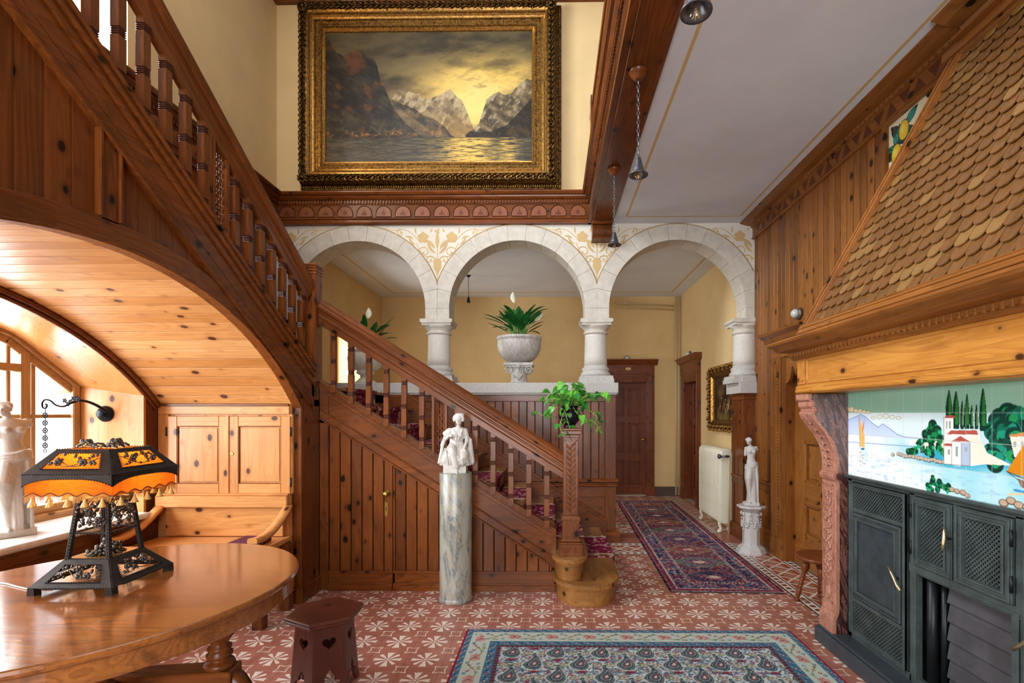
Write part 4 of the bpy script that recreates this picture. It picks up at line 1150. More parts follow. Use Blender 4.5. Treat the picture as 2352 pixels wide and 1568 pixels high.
for k in range(1, 11):
    x1 = 0.55-RUN*(k-1); z1 = RISE*k; xb = x1-RUN+0.0
    if k == 1: pass
    m.box(max(xb-0.0, -1.9) if k < 10 else -3.0, x1+0.003, yc0, yc1, z1, z1+th)
    m.box(x1-0.004+0.002, x1+0.006, yc0, yc1, z1-0.034, z1+th)
    if k > 1: m.box(x1-0.022, x1-0.014, yc0, yc1, z1-RISE+th, z1-0.03)
    else: m.box(0.51, 0.518, yc0, yc1, 0.06, z1-0.03)
m.v = [tuple(Vector(v)-Vector(t.location)) for v in m.v]
m.build('carpet', None, t, 0.003)

# gallery railing on the beam
GR = thing('gallery_railing', 'wooden railing of the upper gallery standing on the big beam', 'railing', (0.46, 2.5, 3.96))
O3 = Vector(GR.location)
part(MB().mat(wood('red', 'y')).box(0.425, 0.505, -3.0, 5.55, 4.76, 4.82).box(0.44, 0.49, -3.0, 5.55, 4.72, 4.76), 'top_rail', 0.006, GR)
part(MB().mat(wood('red', 'y')).box(0.44, 0.49, -3.0, 5.55, 3.96, 4.02), 'bottom_rail', 0.004, GR)
for y in (5.30, 2.6, 0.2): part(MB().mat(wood('red', 'z')).box(0.415, 0.515, y-0.05, y+0.05, 3.96, 4.86), 'post', 0.004, GR)
y = 5.14
while y > 0.3:
    if abs(y-2.6) > 0.08:
        o = bproto.copy(); C.objects.link(o); o.parent = GR; o.location = (0.465-O3.x, y-O3.y, 4.01-O3.z); o.scale = (1, 1, 0.73/(bl+0.05))
    y -= 0.14
# ================================================================== fireplace
FP = thing('fireplace', 'large fireplace with salmon marble sides, iron doors, tile picture and shingled wooden hood', 'fireplace', (1.9, 2.19, 0))
SALM = marble('salmon_marble', 'aa7059', '925c49', 'bd8d77', 9, 0.5, 1.0)
BRM = marble('brown_marble', '4d2a26', '38201d', '8a6258', 5, 0.12, 1.2)
SLATE = plain('black_hearth_slate', '3a4147', 0.35, noise=0.18, nscale=7, bump=0.1)
m = MB().mat(SLATE).box(1.685, 2.28, 1.2, 3.17, 0, 0.09).box(1.70, 2.28, 1.21, 3.16, 0.09, 0.105)
part(m, 'hearth', 0.006, FP, 2)
def pilaster(ya, yb, mirror=False):
    """ya: edge toward the middle, yb: outer edge"""
    lo, hi = min(ya, yb), max(ya, yb)
    m = MB(); prof = [(1.705, 0.105), (1.705, 0.19), (1.722, 0.225), (1.725, 0.26), (1.725, 1.03), (1.712, 1.045), (1.706, 1.06), (1.706, 1.075), (1.722, 1.09), (1.722, 1.16), (1.714, 1.21), (1.698, 1.26), (1.668, 1.315), (1.625, 1.37), (1.592, 1.41), (1.578, 1.44), (1.578, 1.455), (1.588, 1.46), (1.588, 1.475), (1.573, 1.49), (1.573, 1.52), (1.557, 1.53), (1.557, 1.565)]
    # front strip
    m.mat(SALM)
    for (xa, za), (xb, zb) in zip(prof[:-1], prof[1:]):
        m.prism([(xa, za), (xa+0.04, za), (xb+0.04, zb), (xb, zb)], 'y', lo, hi) if abs(zb-za) > 1e-6 else None
    pb_ = [(xa+0.022, za) for xa, za in prof]+[(1.86, prof[-1][1]), (1.86, prof[0][1])]
    m.mat(BRM).prism(pb_, 'y', lo-0.0006, hi+0.0006)
    p_ = part(m, 'pilaster', 0.002, FP); tag(p_, 'salmon and brown marble pilaster with carved console')
    # carving: border and fruit garland
    m = MB().mat(SALM); yc = (lo+hi)/2; hw = (hi-lo)/2
    for a, b, c, d in ((yc-hw+0.018, yc-hw+0.028, 0.28, 1.01), (yc+hw-0.028, yc+hw-0.018, 0.28, 1.01), (yc-hw+0.02, yc+hw-0.02, 1.0, 1.01), (yc-hw+0.02, yc+hw-0.02, 0.28, 0.29), (yc-hw+0.02, yc+hw-0.02, 0.40, 0.408)): m.box(1.7185, 1.73, a, b, c, d)
    r = random.Random(4)
    for i in range(90):
        z = 0.43+0.55*i/90; y = yc+0.026*math.sin(i*0.55)+r.uniform(-0.012, 0.012)
        if r.random() < 0.55: m.ball((1.722, y, z), (0.010, 0.009, 0.009), 7, 5)
        else:
            a = r.uniform(0, PI); m.ball((1.722, y, z), (0.008, 0.006+0.013*abs(math.cos(a)), 0.006+0.013*abs(math.sin(a))), 7, 5)
    m.ball((1.722, yc, 0.345), (0.01, 0.028, 0.034), 12, 8); m.tube([(1.722, yc+0.02*math.cos(a), 0.345+0.045*math.sin(a)) for a in np.linspace(0, 2*PI, 14)[:-1]], 0.005, 5, closed=True)
    # acanthus on the console
    for k in range(7):
        z = 1.12+k*0.043; xs_ = np.interp(z, [p[1] for p in prof[9:16]], [p[0] for p in prof[9:16]])
        for s_ in (-1, 1): m.tube([(xs_-0.001, yc, z), (xs_-0.006, yc+s_*0.02, z+0.018), (xs_+0.004-0.006, yc+s_*0.042, z+0.006)], [0.006, 0.008, 0.002], 6)
    sub(m, 'carving', p_)
    return p_
pilaster(3.0, 3.15); pilaster(1.38, 1.23)
# iron front
IG = plain('blackened_iron_frame', '5d6a68', 0.36, 0.55, noise=0.25, nscale=12)
IP = plain('dark_iron_sheet', '475156', 0.4, 0.45, noise=0.3, nscale=9)
SOOT = plain('soot_black', '0d0d0e', 0.9)
FI = FP
m = MB().mat(SOOT)   # firebox lining
m.box(2.2, 2.22, 1.38, 3.0, 0.105, 1.07).box(1.83, 2.2, 1.38, 3.0, 0.1, 0.112).box(1.83, 2.2, 2.97, 3.0, 0.105, 1.07).box(1.83, 2.2, 1.38, 1.41, 0.105, 1.07).box(1.83, 2.22, 1.38, 3.0, 1.05, 1.07)
m.mat(IP).box(1.9, 2.2, 1.42, 2.96, 0.70, 0.712)
part(m, 'firebox_lining', 0, FP)
m = MB().mat(IG)
x = 1.80
m.box(x, x+0.03, 2.965, 3.0, 0.105, 1.07).box(x, x+0.03, 1.38, 1.415, 0.105, 1.07).box(x, x+0.03, 1.38, 3.0, 1.04, 1.07).box(x-0.012, x+0.03, 1.38, 3.0, 1.055, 1.075).box(x, x+0.03, 1.38, 3.0, 0.105, 0.14)
m.box(x, x+0.03, 2.455, 2.49, 0.105, 1.05).box(x, x+0.03, 1.89, 1.925, 0.105, 1.05)
m.box(x-0.004, x+0.03, 1.89, 2.49, 0.655, 0.70).box(x-0.010, x+0.02, 1.90, 2.48, 0.665, 0.675)
for yy in (2.44, 1.905): m.box(x-0.008, x+0.03, yy, yy+0.03, 0.105, 0.67)
part(m, 'iron_frame', 0.002, FP)
def grille(mb, x, y0, y1, z0, z1, sp=0.0155, r=0.0017):
    for sgn in (1, -1):
        c0, c1 = (y0-z1, y1-z0) if sgn > 0 else (y0+z0, y1+z1)
        c = c0+sp*0.5
        while c < c1:
            pts = []
            # line y = c + sgn*z
            za = (y0-c)*sgn; zb = (y1-c)*sgn; lo_, hi_ = max(min(za, zb), z0), min(max(za, zb), z1)
            if hi_-lo_ > 0.002:
                a = (x+(0.001 if sgn > 0 else -0.001), c+sgn*lo_, lo_); b = (a[0], c+sgn*hi_, hi_)
                d = r*1.2
                mb.add([(a[0]-r, a[1]-d, a[2]+sgn*d), (a[0]-r, a[1]+d, a[2]-sgn*d), (a[0]+r, a[1]+d, a[2]-sgn*d), (a[0]+r, a[1]-d, a[2]+sgn*d),
                        (b[0]-r, b[1]-d, b[2]+sgn*d), (b[0]-r, b[1]+d, b[2]-sgn*d), (b[0]+r, b[1]+d, b[2]-sgn*d), (b[0]+r, b[1]-d, b[2]+sgn*d)],
                       [(0, 1, 5, 4), (1, 2, 6, 5), (2, 3, 7, 6), (3, 0, 4, 7)])
            c += sp*1.414
def ring4(mb, x0, x1, y0, y1, z0, z1, t_):
    mb.box(x0, x1, y0, y0+t_, z0, z1).box(x0, x1, y1-t_, y1, z0, z1).box(x0, x1, y0+t_, y1-t_, z0, z0+t_).box(x0, x1, y0+t_, y1-t_, z1-t_, z1)
def handle(par, y, z, tilt=0):
    m = MB().mat(IRON).lathe([(0.007, 0), (0.006, 0.03)], 1.79, y, z, 10, axis='x')
    m.v = [(2*1.79-v[0], v[1], v[2]) for v in m.v]
    h_ = sub(m, 'handle', par)
    m = MB().mat(plain('pale_brass', 'c9b68e', 0.3, 0.9)).tube([(1.762, y+tilt*0.045, z+0.045), (1.760, y+tilt*0.02, z+0.02), (1.760, y, z), (1.757, y-tilt*0.02, z-0.022), (1.757, y-tilt*0.05, z-0.05)], [0.005, 0.0065, 0.0085, 0.0075, 0.0085], 10)
    r_ = root_loc(par); m.v = [tuple(Vector(v)-r_) for v in m.v]; g_ = m.build('handle_grip', None, par); g_['label'] = 'brass handle grip'
def tall_door(y0, y1, hy, hinge_y, tilt):
    z0, z1 = 0.142, 1.037; m = MB().mat(IG)
    ring4(m, 1.788, 1.812, y0, y1, z0, z1, 0.022); ring4(m, 1.782, 1.80, y0, y1, z0, z1, 0.008)
    for za in (0.335, 0.865): m.box(1.788, 1.812, y0+0.02, y1-0.02, za, za+0.022).box(1.784, 1.80, y0+0.02, y1-0.02, za+0.007, za+0.014)
    ring4(m, 1.784, 1.80, y0+0.03, y1-0.03, 0.365, 0.86, 0.035)
    ring4(m, 1.780, 1.79, y0+0.066, y1-0.066, 0.40, 0.825, 0.006)
    m.mat(IP).box(1.795, 1.803, y0+0.06, y1-0.06, 0.39, 0.835)
    m.mat(IP)      # embossed border of small repeats
    for q in np.arange(0.372, 0.855, 0.011):
        for yy in (y0+0.047, y1-0.047): m.box(1.780, 1.785, yy-0.008, yy+0.008, q, q+0.005)
    for q in np.arange(y0+0.04, y1-0.04, 0.011):
        for zz in (0.382, 0.842): m.box(1.780, 1.785, q, q+0.005, zz-0.008, zz+0.008)
    d = part(m, 'iron_door', 0.0012, FP)
    m = MB().mat(IG); grille(m, 1.80, y0+0.022, y1-0.022, z0+0.02, 0.335); sub(m, 'lower_grille', d)
    m = MB().mat(IG); grille(m, 1.80, y0+0.022, y1-0.022, 0.887, z1-0.02); sub(m, 'upper_grille', d)
    handle(d, hy, 0.60, tilt)
    for z in (0.25, 0.62, 0.95): sub(MB().mat(IRON).tube([(1.79, hinge_y, z), (1.79, hinge_y, z+0.06)], 0.006, 8), 'hinge', d)
tall_door(2.505, 2.965, 2.545, 2.97, 1)
tall_door(1.42, 1.878, 1.84, 1.415, -1)
def small_door(y0, y1, hy, hinge_y):
    z0, z1 = 0.702, 1.037; m = MB().mat(IG)
    ring4(m, 1.788, 1.812, y0, y1, z0, z1, 0.03); ring4(m, 1.780, 1.80, y0+0.004, y1-0.004, z0+0.004, z1-0.004, 0.01); ring4(m, 1.780, 1.80, y0+0.03, y1-0.03, z0+0.03, z1-0.03, 0.009)
    m.mat(IP)
    for q in np.arange(z0+0.03, z1-0.02, 0.045):
        for yy in (y0+0.02, y1-0.02): m.ball((1.787, yy, q), (0.003, 0.003, 0.003), 6, 4)
    d = part(m, 'iron_door', 0.0012, FP)
    m = MB().mat(IG); grille(m, 1.80, y0+0.036, y1-0.036, z0+0.036, z1-0.036, 0.0145, 0.0019); sub(m, 'grille', d)
    if hy: handle(d, hy, 0.885, 0)
    for z in (0.75, 0.93): sub(MB().mat(IRON).tube([(1.785, hinge_y, z), (1.785, hinge_y, z+0.065)], 0.006, 8), 'hinge', d)
small_door(2.215, 2.452, 2.222, 2.458)
small_door(1.928, 2.195, None, 1.926)
m = MB().mat(IG)     # beaded strip between the two small doors
for q in np.arange(0.71, 1.03, 0.01): m.ball((1.792, 2.205, q), 0.004, 6, 4)
m.box(1.796, 1.81, 2.196, 2.214, 0.70, 1.04)
part(m, 'beaded_strip', 0, FP)
# rolled shutter of overlapping dark slats and round bars
m = MB().mat(plain('weathered_dark_slats', '4a474b', 0.55, noise=0.35, nscale=6, bump=0.3, bscale=40))
z = 0.115
while z < 0.63:
    m.prism([(1.885, z), (1.868, z-0.004), (1.866, z+0.004), (1.882, z+0.094), (1.892, z+0.094)], 'y', 1.935, 2.34); z += 0.088
part(m, 'shutter', 0.003, FP)
m = MB().mat(IRON)
m.tube([(1.85, 2.405, 0.11), (1.85, 2.405, 0.655)], 0.022, 14).tube([(1.875, 2.362, 0.11), (1.875, 2.362, 0.655)], 0.014, 12)
part(m, 'guide_bars', 0, FP)

# tile picture: bay with sails, villa, cypresses
def TP(x, y): q = onX(x, y, 1.80); return (q[1], q[2])
tp = Paint(1.38, 3.075, 1.075, 1.577, 0.0024, 'eef4f4')
A, B = tp.A, tp.B
def shade(c1, c2, f): return hexc(c1)*(1-f[..., None])+hexc(c2)*f[..., None]
sky = np.clip((B-1.42)/0.02, 0, 1); n = fbm(A*7, B*7, 4, 3)
tp.I = shade('dcecee', 'b6dee2', np.clip((3.1-A)/1.6*0.9+n*0.4-0.3, 0, 1))
tp.blend(((A > 2.35) & (B > 1.33)).astype(float)*0.35, 'f2f6f6')
tp.blend((B > 1.452).astype(float), shade('86b89c', 'a2cdb4', np.clip((3.05-A)/1.6+n*0.5-0.3, 0, 1)))
# mountain
def PL(pts): return [TP(*p) for p in pts]
mt = PL([(1925, 972), (1945, 965), (1965, 957), (1977, 951), (1988, 957), (2002, 970), (2017, 981), (2028, 973), (2045, 985), (2060, 997), (2080, 1004), (2108, 1006), (2120, 1012), (2120, 1028), (1925, 1010)])
tp.poly(mt, shade('b5c8ec', 'd6e4f4', np.clip((1.40-B)/0.12+n*0.3, 0, 1)))
tp.line([q for q in mt[:-2]], 0.0018, '6a8fc0')
# sea
sea = B < (1.325-0.0*A)
tp.blend((B < 1.318).astype(float), shade('f3f6f6', '9fdbe4', np.clip((2.75-A)*1.3+(n-0.5)*1.1-np.clip((1.2-B)*2, 0, 0.2), 0, 1)))
tp.line([TP(1928, 1013), TP(2110, 1026)], 0.0022, '6f9ccb', 0.8)
tp.blend(((B < 1.318) & (B > 1.20)).astype(float)*np.clip((2.58-A)*4, 0, 1)*np.clip((A-1.1)*3, 0, 1)*np.clip(1.4-np.abs(B-1.255)*18+(n-0.5)*1.4, 0, 1)*0.85, '1f9fc0')
rp = fbm(A*30, B*90, 3, 8)
tp.blend(((B < 1.22).astype(float))*np.clip((rp-0.62)*6, 0, 1)*0.5, '8fc4e0')
# clouds
def cloud(x0, x1, yb, hts, c='f0dfb0'):
    xs_ = np.linspace(x0, x1, len(hts)); pts = [(x, yb-h_) for x, h_ in zip(xs_, hts)]+[(x1, yb), (x0, yb)]
    for x, h_ in zip(xs_, hts):
        a, b = TP(x, yb-h_*0.55); tp.ell(a, b, 0.018+h_*0.0004, 0.006+h_*0.0008, '8a8a6a')
    for x, h_ in zip(xs_, hts):
        a, b = TP(x, yb-h_*0.55); tp.ell(a, b, 0.0155+h_*0.0004, 0.0042+h_*0.0008, c)
cloud(1928, 1994, 948, [4, 8, 14, 14, 9, 8, 5, 3]); cloud(2006, 2064, 961, [3, 8, 10, 6, 3], 'e9efdd')
# small sail boat
tp.poly(PL([(1973, 957), (1976, 1026), (1986, 1026), (1986, 1000), (1979, 975)]), 'eab766'); tp.poly(PL([(1986, 959), (1984, 985), (1980, 995), (1981, 978)]), 'df8a3c')
tp.line(PL([(1973, 957), (1975, 1026)]), 0.0014, '8a5a20'); tp.poly(PL([(1977, 1028), (1986, 1028), (1985, 1033), (1978, 1033)]), '2f7fa0')
for i in range(16):
    a, b = TP(1981+random.uniform(-7, 7), 1036+i*2.2); tp.ell(a, b, 0.008, 0.0018, ['d9c9a8', '7a6a50', 'b7c8cc'][i % 3])
# rocks
for i in range(22):
    x = 2050+i*5.6+random.uniform(-2, 2); y = 1042+(i*0.9)+random.uniform(-2, 2); a, b = TP(x, y)
    if i in (1,): continue
    tp.ell(a, b, 0.014, 0.010, '54463e'); tp.ell(a+0.002, b+0.001, 0.011, 0.0075, 'cdbba6')
# foliage clumps
def clump(P_, pts, r, cs=('0f5d33', '1a8a4a', '0b3d28', '2aa878')):
    rr = random.Random(int(pts[0][0])); k = 0
    for (x, y) in pts:
        for j in range(5):
            a, b = TP(x+rr.uniform(-r, r), y+rr.uniform(-r, r)); q = r*0.0016
            if j == 0: P_.ell(a, b, q*2.0, q*1.8, '0a3a30')
            P_.ell(a, b, q*rr.uniform(0.7, 1.3), q*rr.uniform(0.7, 1.2), cs[k % len(cs)]); k += 1
clump(tp, [(2090, 1035), (2102, 1030), (2112, 1022), (2118, 1015), (2100, 1036), (2120, 1034)], 6)
clump(tp, [(2130, 1000), (2140, 990), (2137, 982), (2152, 985), (2160, 995), (2146, 1002), (2166, 1008)], 8)
tp.poly(PL([(2123, 1004), (2170, 1010), (2170, 1034), (2124, 1030)]), 'efe9c8')
clump(tp, [(2130, 1010), (2143, 1012), (2155, 1014), (2132, 1034), (2145, 1030), (2158, 1030), (2166, 1038), (2140, 1040)], 6)
# cypresses
for (x, yt, yb, wd) in ((2180, 897, 966, 8), (2196, 900, 985, 9), (2210, 922, 985, 5), (2221, 906, 985, 7), (2232, 932, 985, 5), (2243, 930, 985, 5), (2258, 893, 990, 9)):
    L_ = [(x-wd*math.sin(PI*min(1, 0.08+t_*0.62))*(1 if t_ < 1 else 1), yt+(yb-yt)*t_) for t_ in np.linspace(0, 1, 9)]
    R_ = [(x+wd*0.9*math.sin(PI*min(1, 0.06+t_*0.62)), yt+(yb-yt)*t_) for t_ in np.linspace(1, 0, 9)]
    tp.poly(PL([(x+1, yt-3)]+L_+R_), '0b3a2c')
    tp.poly(PL([(x+(px-x)*0.45+2, py) for px, py in [(x, yt+8)]+L_[2:-1]+R_[1:-2]]), '2c7a34' if wd > 6 else '6a8f5a')
# right trees
clump(tp, [(2285, 975), (2295, 960), (2310, 955), (2322, 950), (2335, 952), (2348, 960), (2300, 975), (2315, 970), (2330, 968), (2345, 975), (2280, 990), (2292, 995), (2305, 990), (2318, 988), (2285, 1010), (2300, 1012), (2315, 1008), (2330, 1005), (2345, 1010), (2275, 1030), (2290, 1032), (2305, 1030), (2320, 1028), (2335, 1035), (2280, 1055), (2295, 1058), (2330, 1055), (2360, 960), (2375, 970), (2390, 985), (2370, 990)], 12, ('0f6a52', '17927a', '0c4a3e', '1f9a5a'))
# villa
W_ = 'f4f1e6'
tp.poly(PL([(2168, 968), (2168, 1065), (2186, 1066), (2186, 1068), (2228, 1070), (2262, 1066), (2250, 1000), (2248, 996), (2190, 990), (2190, 960), (2168, 958)]), W_)
tp.poly(PL([(2228, 1000), (2250, 1004), (2268, 1040), (2320, 1066), (2318, 1069), (2228, 1064)]), 'eee8d6')
tp.poly(PL([(2168, 960), (2174, 953), (2192, 954), (2194, 960)]), 'b4574a'); tp.poly(PL([(2175, 997), (2184, 988), (2243, 988), (2247, 998)]), 'b4574a')
tp.poly(PL([(2183, 1014), (2206, 1001), (2230, 1015)]), 'b4574a'); tp.poly(PL([(2167, 1023), (2172, 1017), (2186, 1018), (2186, 1025)]), 'b4574a')
tp.poly(PL([(2186, 1016), (2208, 1016), (2208, 1070), (2186, 1067)]), 'f6f3ea'); tp.poly(PL([(2208, 1016), (2228, 1016), (2228, 1069), (2208, 1070)]), 'b4c4dc')
for (x0, y0, x1, y1) in ((2173, 967, 2176, 984), (2180, 967, 2184, 984), (2195, 1025, 2200, 1048), (2177, 1032, 2182, 1044), (2217, 1026, 2221, 1037)):
    tp.poly(PL([(x0, y0), (x1, y0), (x1, y1), (x0, y1)]), '8fa39c')
for q in ([(2168, 958), (2168, 1065)], [(2186, 1016), (2186, 1067)], [(2208, 1016), (2208, 1070)], [(2228, 1016), (2228, 1069)], [(2168, 1065), (2228, 1070)]): tp.line(PL(q), 0.0011, '6a6258')
tp.poly(PL([(2318, 998), (2400, 985), (2400, 1000), (2318, 1004)]), 'cf8e52'); tp.poly(PL([(2320, 1003), (2400, 1000), (2400, 1060), (2330, 1050)]), 'f0e8d8')
for x in (2328, 2345, 2370): tp.poly(PL([(x, 1014), (x+6, 1013), (x+6, 1026), (x, 1027)]), 'a9b0b4')
# big sail boat at the near end
tp.poly(PL([(2352, 1020), (2312, 1082), (2345, 1092), (2400, 1110), (2400, 985)]), 'd8861c'); tp.line(PL([(2312, 1082), (2345, 1096), (2400, 1125)]), 0.002, '6a3a18')
tp.line(PL([(2312, 1082), (2352, 1112)]), 0.0015, '5a4a40'); tp.poly(PL([(2336, 1098), (2400, 1120), (2400, 1140), (2345, 1118)]), '8a6a5a')
for i in range(8):
    a, b = TP(2335+i*9, 1126+i*2); tp.ell(a, b, 0.014, 0.005, '3f8fc8')
for i in range(9):
    a, b = TP(2318+i*8, 1134+random.uniform(-3, 3)); tp.ell(a, b, 0.012, 0.003, 'e8c98a')
# near bush and rocks
clump(tp, [(2132, 1118), (2140, 1110), (2143, 1098), (2150, 1115), (2160, 1108), (2166, 1118), (2175, 1115), (2178, 1125), (2152, 1124), (2136, 1124)], 5)
for (x, y, r_) in ((2186, 1124, 9), (2198, 1128, 9), (2212, 1131, 10), (2222, 1138, 8), (2305, 1155, 12), (2322, 1150, 12), (2340, 1160, 12), (2360, 1166, 12)):
    a, b = TP(x, y); tp.ell(a, b, r_*0.0018, r_*0.0013, '5a463a'); tp.ell(a, b+0.001, r_*0.0015, r_*0.001, 'c2a78c')
# tile joints
for k in range(14): tp.line([(3.036-0.1262*k, 1.07), (3.036-0.1262*k, 1.58)], 0.0011, 'c9cfc4', 0.8)
for k in range(1, 4): tp.line([(1.3, 1.577-0.1262*k), (3.1, 1.577-0.1262*k)], 0.0011, 'c9cfc4', 0.8)
o = tp.mesh('tile_picture', lambda A, B: (1.80-1.9+0*A, A-2.19, B), painted('glazed_picture_tiles', 0.1, 0.6, coat=0.5), FP)
o['label'] = 'glazed tile picture of a bay with sails, cypresses and a white villa'
part(MB().mat(plain('tile_backing', 'b9b4a0', 0.8)).box(1.803, 1.84, 1.3, 3.09, 1.07, 1.6), 'tile_backing', 0, FP)
part(MB().mat(IG).box(1.775, 1.81, 1.38, 3.02, 1.062, 1.078), 'iron_ledge', 0.004, FP)

# wooden overmantel
FY_ = wood('fire', 'y'); FZ = wood('fire', 'z')
m = MB().mat(FY_); ye0, ye1 = 1.16, 3.2
m.box(1.60, 2.28, ye0+0.01, ye1-0.01, 1.60, 1.80)
m.sweep([(0, 0), (0.02, 0), (0.025, 0.015), (0.015, 0.022), (0.02, 0.035), (0.005, 0.05), (0, 0.055)], (1.60, ye0, 1.578), (1.60, ye1, 1.578), (-1, 0, 0))
m.box(1.60, 2.28, ye0, ye1, 1.572, 1.602)
m.box(1.592, 1.61, ye0+0.03, ye1-0.115, 1.632, 1.66).box(1.592, 1.61, ye0+0.03, ye1-0.115, 1.775, 1.80)
m.mat(FZ).box(1.592, 1.61, ye1-0.125, ye1-0.10, 1.64, 1.80).box(1.588, 1.62, ye1-0.095, ye1-0.008, 1.63, 1.80)
m.mat(wood('fire', 'z')).box(1.583, 1.60, ye1-0.088, ye1-0.078, 1.65, 1.785).box(1.583, 1.60, ye1-0.026, ye1-0.016, 1.65, 1.785)
for zz in (1.65, 1.775): m.box(1.583, 1.60, ye1-0.088, ye1-0.016, zz, zz+0.01)
part(m, 'frieze', 0.003, FP)
m = MB().mat(wood('amber', 'y'))
m.sweep([(0, 0), (0.03, 0), (0.045, 0.012), (0.045, 0.02), (0.055, 0.025), (0.055, 0.045), (0.13, 0.05), (0.15, 0.062), (0.16, 0.075), (0.19, 0.082), (0.2, 0.095), (0.2, 0.105), (0, 0.11)], (1.60, ye0, 1.79), (1.60, ye1+0.02, 1.79), (-1, 0, 0))
m.box(1.59, 2.28, ye0, ye1+0.0, 1.79, 1.9)
y = ye1-0.02
while y > ye0: m.box(1.54, 1.556, y-0.012, y, 1.806, 1.834); y -= 0.036
part(m, 'cornice', 0.002, FP)
# hood
hb0, hb1 = Vector((1.60, 0, 1.93)), Vector((2.21, 0, 3.40))
vd = (hb1-hb0).normalized(); nd = Vector((-vd.z, 0, vd.x)); HL = (hb1-hb0).length
ysd = lambda v: (3.145-(3.145-2.645)*v/HL, 1.22+(1.72-1.22)*v/HL)
def hp(u, v, n_): q = hb0+vd*v+nd*n_; return (q.x, u, q.z)
m = MB().mat(wood('shing', 'z'))
a0, b0 = ysd(0); a1, b1 = ysd(HL)
m.add([hp(a0, 0, 0), hp(b0, 0, 0), hp(b1, HL, 0), hp(a1, HL, 0), (2.29, a0, 1.93), (2.29, b0, 1.93), (2.29, b1, 3.40), (2.29, a1, 3.40)], [(0, 1, 2, 3), (7, 6, 5, 4), (0, 3, 7, 4), (1, 5, 6, 2), (3, 2, 6, 7), (0, 4, 5, 1)])
part(m, 'hood_body', 0, FP)
def shing_mat():
    g = G('shingle_wood', 0.3, coat=0.2); n = g.nt.nodes.new('ShaderNodeAttribute'); n.attribute_name = 'paint'; s_ = g.sep(E(g, n.outputs['Color']))
    p = g.sep(g.co()); off = s_[1]*9
    ring = g.noise(g.xyz(p[1]*14+off, p[0]*3+off, p[2]*3), 1, 3, 0.6, 0.5); fine = g.noise(g.xyz(p[1]*130, p[0]*7+off, p[2]*7), 1, 3, 0.6)
    c = g.mix((ring*9).fract().ss(0.2, 1)*0.5, lin('8c5f31'), lin('66401c')); c = g.mix(fine.ss(0.4, 0.8)*0.5, c, lin('3f260f'))
    c = g.mix(s_[0], c, lin('553616')); c = g.mix(s_[1].gt(0.85)*0.5, c, lin('a57f48'))
    g.base(c); g.bump(fine, 0.15, 0.001); return g.mat
m = MB().mat(shing_mat()); cols = []
wS, rS = 0.074, 0.070; v = 0.10; row = 0; r = random.Random(2)
while v < HL+0.03:
    ya, yb = ysd(v-0.03); u = ya+wS*(0.5 if row % 2 else 0)
    while u > yb-wS:
        c = u-wS/2+r.uniform(-0.002, 0.002); hw = wS/2-0.0012; vb = v-rS-0.03+r.uniform(-0.003, 0.003)
        if yb+0.01 < c < ya-0.01 and vb > -0.1:
            pr_ = [(-hw, 0.05+rS+0.01), (hw, 0.05+rS+0.01)]+[(hw*math.cos(t_), 0.036+0.036*math.sin(-abs(t_))*1.0) for t_ in np.linspace(0, PI, 9)]
            top_ = []; n0 = 0.022+r.uniform(-0.001, 0.001)
            for du, dv in pr_:
                tt = dv/(rS+0.06); top_.append(hp(c+du, max(vb+dv, 0.005), n0*(1-tt)+0.003))
            bot_ = [hp(c+du, max(vb+dv, 0.005), n0*(1-dv/(rS+0.06))-0.004) for du, dv in pr_]
            k = len(pr_); m.add(top_+bot_, [tuple(range(k))]+[(i, (i+1) % k, k+(i+1) % k, k+i) for i in range(k)])
            cols += [(r.random()*0.35, r.random(), 0, 1)]*(2*k)
        u -= wS
    v += rS; row += 1
o = part(m, 'shingles', 0, FP)
ca = o.data.color_attributes.new('paint', 'FLOAT_COLOR', 'POINT'); ca.data.foreach_set('color', np.array(cols, np.float32).reshape(-1))
# battens round the hood
def batten(mb, p, q, w_, t_, dirn):
    """plank from p to q in hood plane; dirn = offset direction in (u,v)"""
    (u0, v0), (u1, v1) = p, q; du, dv = dirn
    for (o0, o1, n0, n1) in ((0, w_, -0.02, t_), (w_*0.12, w_*0.25, t_, t_+0.008), (w_*0.62, w_*0.78, t_, t_+0.006), (w_*0.9, w_, t_, t_+0.004)):
        c = []
        for nn in (n0, n1):
            c += [hp(u0+du*o0, v0+dv*o0, nn), hp(u1+du*o0, v1+dv*o0, nn), hp(u1+du*o1, v1+dv*o1, nn), hp(u0+du*o1, v0+dv*o1, nn)]
        mb.add(c, [(0, 3, 2, 1), (4, 5, 6, 7), (0, 1, 5, 4), (1, 2, 6, 5), (2, 3, 7, 6), (3, 0, 4, 7)])
m = MB().mat(wood('amber', 'z', None, 0.6)); batten(m, (a0+0.03, -0.02), (a1+0.03, HL), 0.085, 0.03, (-1, 0)); batten(m, (b0-0.03, -0.02), (b1-0.03, HL), 0.085, 0.03, (1, 0))
m.mat(wood('amber', 'y', None, 0.6)); batten(m, (a0+0.02, 0.0), (b0-0.02, 0.0), 0.07, 0.036, (0, 1)); batten(m, (a1+0.02, HL), (b1-0.02, HL), 0.07, 0.03, (0, -1))
part(m, 'hood_battens', 0.002, FP)
m = MB().mat(wood('amber', 'y')).box(2.14, 2.3, 1.2, 2.72, 3.365, 3.41).box(2.10, 2.3, 1.2, 2.62, 3.41, 3.42); part(m, 'hood_crown', 0.004, FP)
# ================================================================== alcove under the upper flight
XA_, XF = -2.98, UX-0.06          # window-side wall plane, back of the side panel
HY = lambda a='y', pl=None, k=1.0: wood('honey', a, pl, k)
